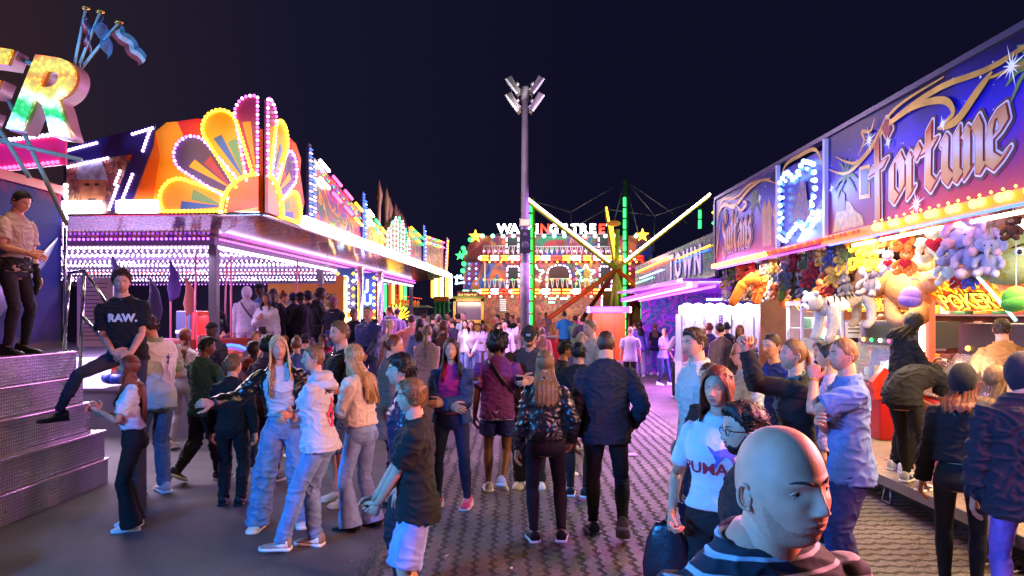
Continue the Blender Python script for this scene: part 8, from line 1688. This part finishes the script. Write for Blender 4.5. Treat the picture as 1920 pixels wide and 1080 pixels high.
person('balding man with glasses in a light blue shirt behind the woman in the white t-shirt', 1392, 638, 6.6, 88, tops=[T((150, 168, 190), 1)], legs=[L((40, 44, 70))], hair=('tonsure', 'dark'), fat=1.12, extra=lambda b: (glasses(b, b.root, b.lod), polo((150, 168, 190))(b)))
def x_up(b):
    c = (b.palm[-1] + b.palm[1]) / 2; h = b.h; mb = MB().use(mat('phone_case', rgb(190, 120, 110), rough=.3)); mb.box(tuple(c + Vector((-.045 * h, -.004 * h, -.022 * h))), tuple(c + Vector((.045 * h, .003 * h, .022 * h))), bev=.003 * h)
    mb.use(mat('phone_screen', rgb(160, 130, 190), rough=.1, emit=.8)); mb.box(tuple(c + Vector((-.042 * h, -.0062 * h, -.019 * h))), tuple(c + Vector((.042 * h, -.0041 * h, .019 * h)))); o = mb.build('smartphone', None, None, smooth=False); o.location = b.root.location; o.rotation_euler = b.root.rotation_euler
    tag(o, 'smartphone held up in both hands by the woman in the black jacket', 'phone')
person('woman in a black jacket holding a phone up high in both hands', 1487, 637, 5.6, 84, sex='f', tops=[dict(col=(70, 96, 100), sleeve=0, hem=.50, name='shirt', kind='knit'), dict(k='open', name='jacket', col=(13, 12, 17), hem=.44, gap=.7, loose=.018, arm=.012)], legs=[L((16, 15, 20), 'straight')], hair=('pony', 'dblond'), hl=.30, la=(.00, .205, .955), ra=(.00, .205, .95), elb=((-.05, .4, -1), (.05, .4, -1)), head=(6, 8), hands=({'f': (.25, .2, 1), 'curl': .7}, {'f': (-.25, .2, 1), 'curl': .7}), extra=x_up)
person('woman with brown hair in a blue top standing behind the raised phone', 1447, 626, 7.0, 120, sex='f', tops=[T((30, 50, 130), 1)], legs=[L((20, 20, 34))], hair=('pony', 'brown'), hl=.25)
def x_tat(b):
    polo((92, 122, 176))(b); mb = MB().use(fab((220, 130, 40))); s_, S, E, Wr = b.arms[0]; d = (Wr - E).normalized(); mb.tube([Wr - d * .03, Wr - d * .015], .0175 * b.h, 12); mb.build('wristband', None, b.root)
person('balding man in a blue polo shirt with one hand at his mouth', 1582, 634, 5.25, 84, tops=[tee((92, 122, 176), hem=.455, boxy=.8)], legs=[L((38, 44, 92), 'straight', kind=DEN)], hair=('buzz', 'dblond'), la=(-.005, .128, .842), ra=(-.07, .13, .69), head=(8, 4), hands=({'curl': 1.0, 'f': (.3, -.1, 1)}, None), shoes=((30, 30, 34), (200, 200, 200)), extra=lambda b: (x_tat(b), beard(b, b.root, 'stubble', b.lod, thick=.004)), elb=((-.5, .9, -1), None))
person('dark haired woman in black trousers half hidden behind the man in the blue polo shirt', 1552, 646, 6.6, 60, sex='f', tops=[T((190, 160, 200), 1)], legs=[L((14, 13, 18), 'flare')], hair=('bun', 'dark'), shoes=((220, 200, 215), (235, 235, 235)))
# --- arcade deck
person('long haired woman in a rust red top with a brown jacket tied over white trousers', 1652, 590, 12.0, -6, z0=.3, sex='f', tops=[T((150, 44, 34), .5, hem=.56)], legs=[L((206, 196, 186), 'straight')], hair=('long', 'auburn'), hl=.27, shoes=((40, 24, 20), (30, 20, 20)), la='front', ra='front', extra=lambda b: skirt(b, b.lod, b.root, 'tied_jacket', (70, 44, 34), top=.60, end=.46, flare=.02))
person('curly haired man in a bright blue shirt leaning on the coin pusher', 1686, 586, 11.2, -60, z0=.3, tops=[T((40, 70, 180), 1)], legs=[L((30, 30, 50))], hair=('curly', 'auburn'), lean=22)
person('woman with a dark bob in a black cardigan looking down at the counter', 1712, 580, 8.1, -86, z0=.3, sex='f', tops=[T((16, 14, 17), 1, hem=.46, loose=.014)], legs=[L((20, 18, 24), 'straight')], hair=('bob', 'dark'), hl=.11, head=(0, -28), la=(.0, .20, .66), ra=(.02, .22, .62), lean=6)
def x_bcap(b): cap_hat(b, b.root, (34, 36, 40), b.lod, logo=True)
person('person in black with a cap bending forward over the deck', 1748, 690, 7.7, -55, z0=.3, hgt=1.70, tops=[tee((18, 17, 19), hem=.49)], legs=[L((14, 13, 16), 'skinny')], hair=('crop', 'dark'), lean=84, head=(20, 10), shoes=((214, 216, 224), (240, 240, 240), 'sneaker', (50, 50, 150)), la=(.02, .34, .44), ra=(.04, .36, .42), rf=(.05, -.04, 0), lf=(0, .10, 0), extra=x_bcap)
person('child in camouflage shorts behind the bending person', 1722, 672, 9.2, -30, z0=.3, tops=[tee((150, 120, 60))], legs=[L((110, 90, 50), 'shorts')], hair=('short', 'brown'), shoes=((150, 90, 70), (190, 170, 150)))
person('man in a tan shirt seen from behind at the right hand coin pusher', 1878, 597, 7.6, -8, z0=.3, tops=[T((176, 124, 66), 1, hem=.46, boxy=.9, loose=.016)], legs=[L((30, 26, 34))], hair=('short', 'brown'), la='bent', ra='bent', head=(-20, -8), fat=1.1)
# --- right edge
def x_hb(b):
    bag(b, b.root, 1, (34, 16, 44), z=.53, size=1.5, fwd=.0); strap(b, b.root, -1, 1)
person('woman in a black hooded crop jacket and black leggings with a small dark handbag', 1806, 684, 5.35, -32, sex='f', tops=[T((17, 14, 22), 1, hem=.585, loose=.024, arm=.018), dict(k='hoodup', col=(17, 14, 22))], legs=[L((10, 10, 14), 'skinny', rise=.575, wr=.4)], hair=('bob', 'auburn'), hl=.09, shoes=((12, 12, 14), (14, 14, 16)), la='down', ra=(.05, .14, .60), extra=x_hb, head=(-30, -4))
person('girl in a lilac sweatshirt and pale tight jeans beside the hooded woman', 1866, 686, 5.9, -62, sex='f', tops=[T((196, 160, 210), 1, hem=.56, loose=.018, arm=.014)], legs=[L((128, 118, 190), 'skinny', kind=DEN, rise=.60)], hair=('long', 'dblond'), hl=.18, shoes=((40, 30, 44), (225, 215, 230)), la='front', ra='front', head=(-18, 0))
def x_zip2(b): pass
person('person in a quilted dark hooded coat and lilac trousers cut off by the right edge', 1916, 664, 4.7, -18, tops=[T((30, 28, 46), 1, hem=.43, loose=.03, arm=.022, wr=1.8, name='coat'), dict(k='hoodup', col=(30, 28, 46))], legs=[L((120, 90, 190), 'skinny')], hair=('short', 'dark'), la='down', ra='down')
# --- on the pavilion deck
GD = 'people standing on the pavilion deck'
ZP = .8
person('person in a pale lilac hooded tracksuit, hood up, seen from behind', 463, 538, 14.6, 5, z0=ZP, tops=[T((200, 190, 215), 1, hem=.48, boxy=.8), dict(k='hoodup', col=(200, 190, 215))], legs=[L((196, 186, 214), 'jogger')], group=GD, extra=lambda b: strap(b, b.root, -1, 1))
person('smiling woman in a white sweatshirt with a small black shoulder bag', 499, 550, 14.2, 172, z0=ZP, sex='f', skin='tan', tops=[T((214, 206, 226), 1, hem=.55, loose=.024, arm=.02, boxy=.8)], legs=[L((200, 196, 216), 'wide')], hair=('bob', 'brown'), hl=.14, la='down', ra=(.04, .14, .70), fat=1.1, group=GD, smile=1, extra=lambda b: (bag(b, b.root, 0, (14, 12, 20), z=.56, fwd=.11, size=1.1), strap(b, b.root, 1, -1)))
person('tall person in a dark beret and denim jacket behind the two women in white', 487, 533, 15.4, 150, z0=ZP, skin='dark', tops=[T((70, 90, 140), 1)], legs=[L((20, 20, 30))], hair=('buzz', 'black'), group=GD, extra=lambda b: (beanie(b, b.root, (14, 12, 18), b.lod, 1.15, .3), glasses(b, b.root, b.lod)))
person('man with dark curls behind the woman in the white sweatshirt', 512, 544, 16.2, 200, z0=ZP, skin='dark', tops=[T((24, 22, 40), 1)], legs=[L((20, 20, 30))], hair=('afro', 'black'), group=GD)
person('person with a small red bun in a navy jacket looking down', 531, 546, 14.6, -60, z0=ZP, sex='f', tops=[T((22, 22, 44), 1)], legs=[L((20, 20, 30), 'straight')], hair=('bun', 'auburn'), group=GD, head=(0, -22), la='phone')
person('man in a backwards blue cap and dark jacket', 549, 549, 15.0, 40, z0=ZP, skin='dark', tops=[T((26, 26, 56), 1)], legs=[L((24, 22, 40))], hair=('buzz', 'black'), group=GD, extra=lambda b: cap_hat(b, b.root, (30, 40, 90), b.lod, back=True))
person('man in a black beret with long black jacket, side on', 563, 549, 14.6, 60, z0=ZP, skin='dark', tops=[T((14, 14, 18), 1, hem=.46)], legs=[L((14, 14, 18))], hair=('buzz', 'black'), group=GD, extra=lambda b: beanie(b, b.root, (10, 10, 12), b.lod, 1.18, .3), la='bent')
person('man in a black blazer with a white collar behind the beret man', 577, 548, 15.2, 60, z0=ZP, skin='tan', tops=[T((16, 16, 26), 1)], legs=[L((150, 130, 160), 'wide')], hair=('afro', 'black'), group=GD)
person('tall man in black with locks and a shoulder bag facing right', 601, 541, 14.3, -78, z0=ZP, skin='dark', tops=[T((13, 13, 22), 1, hem=.46, boxy=.8), dict(k='hooddown', col=(16, 16, 26))], legs=[L((14, 14, 24), 'straight')], hair=('mop', 'black'), group=GD, la='bent', ra='bent', extra=lambda b: bag(b, b.root, 1, (12, 12, 16), z=.54, size=1.2))
person('man in a pink cap and dark utility vest wearing a blue waist bag', 625, 557, 13.8, 168, z0=ZP, skin='brown', tops=[tee((20, 20, 34)), T((34, 34, 66), 0, hem=.50, loose=.022, name='vest')], legs=[L((80, 110, 160), 'straight', kind=DEN)], hair=('buzz', 'black'), group=GD, la='front', ra='down', extra=lambda b: (cap_hat(b, b.root, (130, 70, 110), b.lod), bag(b, b.root, 0, (40, 60, 150), z=.55, fwd=.12, size=1.1), x_chain(b)))
person('man in a brown cap and dark vest with white sleeves standing by the lamp column', 663, 578, 14.2, 165, z0=.53, skin='tan', tops=[T((190, 180, 220), 1), T((26, 24, 48), 0, hem=.47, loose=.024, name='vest')], legs=[L((180, 160, 200), 'straight')], hair=('buzz', 'dark'), extra=lambda b: cap_hat(b, b.root, (120, 90, 90), b.lod))
person('man with grey hair in a blue tracksuit with folded hands', 690, 574, 13.6, 172, z0=.27, tops=[T((50, 62, 120), 1, kind='shiny'), dict(k='hooddown', col=(30, 34, 60))], legs=[L((60, 74, 134), 'straight')], hair=('crop', 'grey'), la='front', ra='front')
person('pair member in a lilac hoodie, head turned left, near the far steps', 730, 575, 17.5, 20, z0=.5, tops=[T((160, 140, 190), 1), dict(k='hooddown', col=(160, 140, 190))], legs=[L((40, 36, 60))], hair=('short', 'auburn'), head=(60, 0))
person('second person in a lilac hoodie, right of the one near the far steps', 744, 578, 18.2, -10, z0=.5, skin='tan', tops=[T((170, 150, 200), 1)], legs=[L((40, 36, 60))], hair=('short', 'black'))
def sit(b): pass
person('person in a white t-shirt sitting on the deck edge with black trousers', 709, 586, 15.2, 150, z0=.32, hgt=1.70, hipdrop=.17, tops=[tee((214, 206, 220), hem=.50)], legs=[L((14, 14, 20), 'straight')], hair=('short', 'dark'), lf=(.04, .26, -.0), rf=(.04, .22, 0), la='bent', ra='bent', lean=12, shoes=((12, 12, 16), (20, 20, 24)))
person('woman in a white dress with a high blonde ponytail, seen from behind', 732, 599, 14.5, -4, sex='f', tops=[T((206, 196, 206), .45, hem=.58, puff=.01)], legs=[dict(k='skirt', name='dress_skirt', col=(206, 196, 206), top=.62, end=.12, flare=.05)], hair=('pony', 'lblond'), hl=.28, la='front', ra='front', extra=lambda b: bag(b, b.root, -1, (24, 20, 24), z=.40, size=1.2))
person('man in a salmon pink shirt raising his left arm, seen from behind', 772, 590, 17, 10, tops=[T((220, 130, 120), 1)], legs=[L((30, 30, 46))], hair=('crop', 'brown'), la=(.26, .1, .82), head=(-30, 0))
person('dark haired woman in a pale denim jacket, seen from behind', 787, 597, 15.5, 10, sex='f', tops=[T((96, 124, 190), 1, kind=DEN)], legs=[L((70, 90, 150), kind=DEN)], hair=('long', 'dark'), hl=.14)
person('woman with a long blonde ponytail in a beige belted dress, seen from behind', 801, 610, 12.2, -2, sex='f', tops=[T((150, 112, 104), 0, hem=.60)], legs=[dict(k='skirt', name='dress_skirt', col=(150, 112, 104), top=.62, end=.10, flare=.03)], hair=('pony', 'dblond'), hl=.26, fat=1.28, la='front', ra='front')
person('red haired woman in a black jacket carrying a bag, seen from behind', 832, 601, 14, -10, sex='f', tops=[T((20, 18, 24), 1)], legs=[L((30, 28, 36), 'wide')], hair=('long', 'auburn'), hl=.17, la='bent', ra='down', extra=lambda b: bag(b, b.root, -1, (20, 20, 24), z=.42, size=1.3))
person('long haired woman in a dark patterned top between the denim jacket and the redhead', 822, 590, 19, 30, sex='f', tops=[T((50, 40, 50), 1)], legs=[L((60, 60, 90))], hair=('long', 'brown'), hl=.22)
person('woman in a white long sleeved top and blue jeans holding her bag in front', 884, 601, 20, 176, sex='f', tops=[T((214, 204, 220), 1, hem=.57)], legs=[L((98, 118, 170), 'straight', kind=DEN, rise=.59)], hair=('long', 'brown'), hl=.17, la='front', ra='front')
person('woman in an open black cardigan left of the woman in white', 872, 600, 22, 172, sex='f', tops=[T((200, 190, 200), 1), ], legs=[L((90, 110, 160))], hair=('long', 'dark'), hl=.2, la='down', ra='down', lod=3)
# --- far crowd, each one placed from the photograph
far = [
 (708, 604, 24, 200, 'm', (170, 150, 190), 'dark', 'short', 'far man in mauve between the white dress and the pavilion column'), (757, 597, 25, 20, 'm', (200, 190, 215), 'brown', 'short', 'far man in white behind the salmon shirt'),
 (795, 587, 26, 10, 'm', (210, 195, 170), 'brown', 'crop', 'far man in a cream shirt by the white trailer'), (812, 590, 24, 0, 'm', (30, 26, 34), 'dark', 'short', 'far man in black behind the redhead'),
 (821, 588, 27, 180, 'm', (190, 150, 160), 'brown', 'short', 'far smiling man facing the camera above the patterned top'), (840, 586, 28, 150, 'm', (24, 22, 30), 'dark', 'short', 'far man in black left of the pay kiosk'),
 (846, 596, 22, 60, 'm', (30, 26, 46), 'brown', 'short', 'far man in navy beside the redhead'), (858, 588, 26, 30, 'm', (20, 20, 24), 'black', 'short', 'far man in black in front of the pay kiosk window'),
 (869, 585, 25, 150, 'm', (200, 200, 216), 'grey', 'buzz', 'far bald man in a pale blue shirt in front of the pay kiosk'), (905, 606, 24, -160, 'f', (190, 180, 200), 'dark', 'long', 'far woman in pale clothes with long hair right of the woman in white'),
 (932, 590, 27, 110, 'm', (60, 46, 50), 'brown', 'short', 'far man in a brown jacket beneath the slatted stair'), (944, 597, 25, 160, 'm', (206, 196, 206), 'dark', 'short', 'far man in white beside the brown jacket'),
 (946, 602, 21, 180, 'f', (214, 200, 220), 'black', 'bun', 'far woman in a white t-shirt facing the camera left of the mast'), (937, 610, 20, 160, 'f', (150, 110, 130), 'dblond', 'bob', 'far woman with fair hair low in the crowd left of the mast'),
 (951, 586, 29, 160, 'm', (26, 24, 30), 'dark', 'short', 'far man in black just behind the white t-shirt woman'), (959, 591, 28, 140, 'm', (16, 14, 20), 'auburn', 'short', 'far man in a dark blazer over white left of the mast'),
 (973, 596, 24, 20, 'm', (206, 200, 220), 'brown', 'short', 'far man in plain white beside the foot of the mast'), (977, 608, 22, 10, 'f', (120, 90, 110), 'auburn', 'long', 'far long haired woman beside the grey cap'),
 (1012, 587, 31, 150, 'm', (190, 120, 110), 'brown', 'short', 'far rider in salmon inside the trampoline rim'), (1024, 586, 31, 190, 'm', (110, 96, 110), 'dark', 'short', 'far rider in grey inside the trampoline rim'),
 (1016, 614, 18, 10, 'f', (190, 120, 100), 'dblond', 'long', 'far blonde girl against the red trampoline rim'), (1078, 592, 27, 10, 'm', (120, 150, 110), 'brown', 'short', 'far man with a green rucksack right of the teal shirt'),
 (1092, 594, 26, 10, 'm', (70, 60, 80), 'dark', 'short', 'far man in grey right of the green rucksack'), (1085, 590, 29, 200, 'm', (150, 60, 120), 'dark', 'short', 'far person in magenta under the lilac frame'),
 (1200, 602, 24, 0, 'f', (120, 100, 200), 'dark', 'long', 'girl in a lilac crop top and dark cargo trousers walking away past the orange booth'), (1228, 606, 24.5, -5, 'f', (40, 30, 70), 'dblond', 'long', 'fair haired girl in a dark jacket and pale jeans walking away'),
 (1223, 603, 26, 20, 'm', (190, 110, 190), 'brown', 'short', 'person in a pink shirt beside the fair haired girl'), (1219, 599, 30, 60, 'm', (60, 40, 80), 'lblond', 'short', 'far boy with bleached hair below the flame board'),
 (1190, 605, 30, 0, 'm', (80, 60, 120), 'dark', 'short', 'far boy just right of the orange booth'), (1246, 616, 21, -140, 'f', (110, 110, 200), 'lblond', 'long', 'fair girl in a blue t-shirt looking back with a camera in her hands'),
 (1276, 606, 18, 5, 'f', (210, 180, 200), 'auburn', 'long', 'girl with waist long hair in a white t-shirt facing the claw machines'), (1330, 604, 16, -20, 'm', (60, 40, 110), 'auburn', 'short', 'boy in violet at the left claw machine'),
 (1349, 607, 14.6, 30, 'm', (96, 76, 90), 'dark', 'short', 'boy in a grey t-shirt scratching his neck by the claw machines'), (1362, 603, 16, 5, 'm', (16, 16, 50), 'dark', 'short', 'boy in a navy team shirt facing the claw machines'),
 (1387, 610, 14.2, 165, 'f', (30, 22, 30), 'auburn', 'bob', 'young woman with tied red hair facing the camera before the claw machines'), (1320, 612, 17, 10, 'f', (180, 130, 190), 'blond', 'long', 'blonde girl left of the boy in violet'),
 (1628, 600, 12.6, -30, 'f', (180, 150, 130), 'dark', 'bob', 'dark haired woman left of the rust red top on the deck'), (1540, 640, 8.6, 100, 'f', (60, 40, 50), 'dark', 'bob', 'dark haired head behind the man in the blue polo'),
]
for i, (px, top, d, yaw, sex, c, hc, st_, lab) in enumerate(far):
    z0 = .3 if px in (1628,) else (.55 if (px in (1012, 1024, 1085)) else 0)
    lg = [(60, 70, 120), (24, 22, 30), (90, 100, 150), (40, 38, 50), (150, 130, 170)][i % 5]
    if px == 1228: lg = (130, 120, 220)
    if px == 1246: lg = (30, 34, 80)
    if px == 1276: lg = (14, 14, 20)
    person(lab, px, top, d, yaw, z0=z0, sex=sex, skin=['light', 'tan', 'light', 'light', 'brown'][i % 5], tops=[dict(col=c, sleeve=.45 if i % 2 else 1, arm=.014)], legs=[L(lg, 'straight' if sex == 'm' else ('skinny' if i % 2 else 'wide'))], hair=(st_, hc), la=['down', 'front', 'bent', 'swingf'][i % 4], ra=['down', 'bent', 'down', 'swingb'][i % 4], lf=(0, .05 * (i % 3), 0), rf=(0, -.05 * (i % 2), 0), hl=.27 if px == 1276 else .16)
person('boy with cropped pale hair in a white t-shirt walking away left of the lilac top', 1182, 613, 19.5, -6, tops=[tee((206, 180, 210), hem=.46, boxy=.9)], legs=[L((18, 14, 26), 'straight')], hair=('buzz', 'blond'), la='down', ra='swingf', lf=(0, .08, 0), rf=(0, -.06, 0), head=(-30, 0))
person('man in a teal t-shirt and dark trousers with white side stripes, seen from behind', 1058, 584, 27, 2, tops=[tee((40, 130, 190), hem=.47)], legs=[L((16, 16, 22), 'straight')], hair=('short', 'brown'), la='down', ra='down', z0=.2)
person('smiling girl in a bright pink hood far behind the cropped haired man', 606, 627, 12.6, 170, sex='f', skin='brown', tops=[T((230, 40, 110), 1), dict(k='hooddown', col=(230, 40, 110))], legs=[L((20, 20, 30))], hair=('long', 'dark'), hl=.16, smile=1)
person('person in a black cap low behind the laughing blonde', 572, 626, 12.0, 10, tops=[T((60, 60, 90), 1)], legs=[L((20, 20, 30))], hair=('buzz', 'dark'), extra=lambda b: cap_hat(b, b.root, (12, 12, 16), b.lod, back=True))
person('woman with pinned fair hair between the blonde and the hair bun', 556, 632, 10.5, 20, sex='f', tops=[T((70, 90, 150), 1)], legs=[L((40, 40, 60))], hair=('bun', 'dblond'))
person('child with a reddish bob beside the bumper cars', 480, 621, 12.4, -150, sex='f', tops=[T((120, 90, 120), 1)], legs=[L((40, 40, 60))], hair=('bob', 'auburn'), hl=.1)
person('woman with dark hair riding the bumper car near the pillar', 408, 606, 15.0, 100, z0=.75, hgt=1.55, hipdrop=.12, sex='f', tops=[tee((30, 26, 40))], legs=[L((30, 30, 50))], hair=('long', 'dark'), hl=.15, lf=(0, .25, 0), rf=(0, .25, 0))
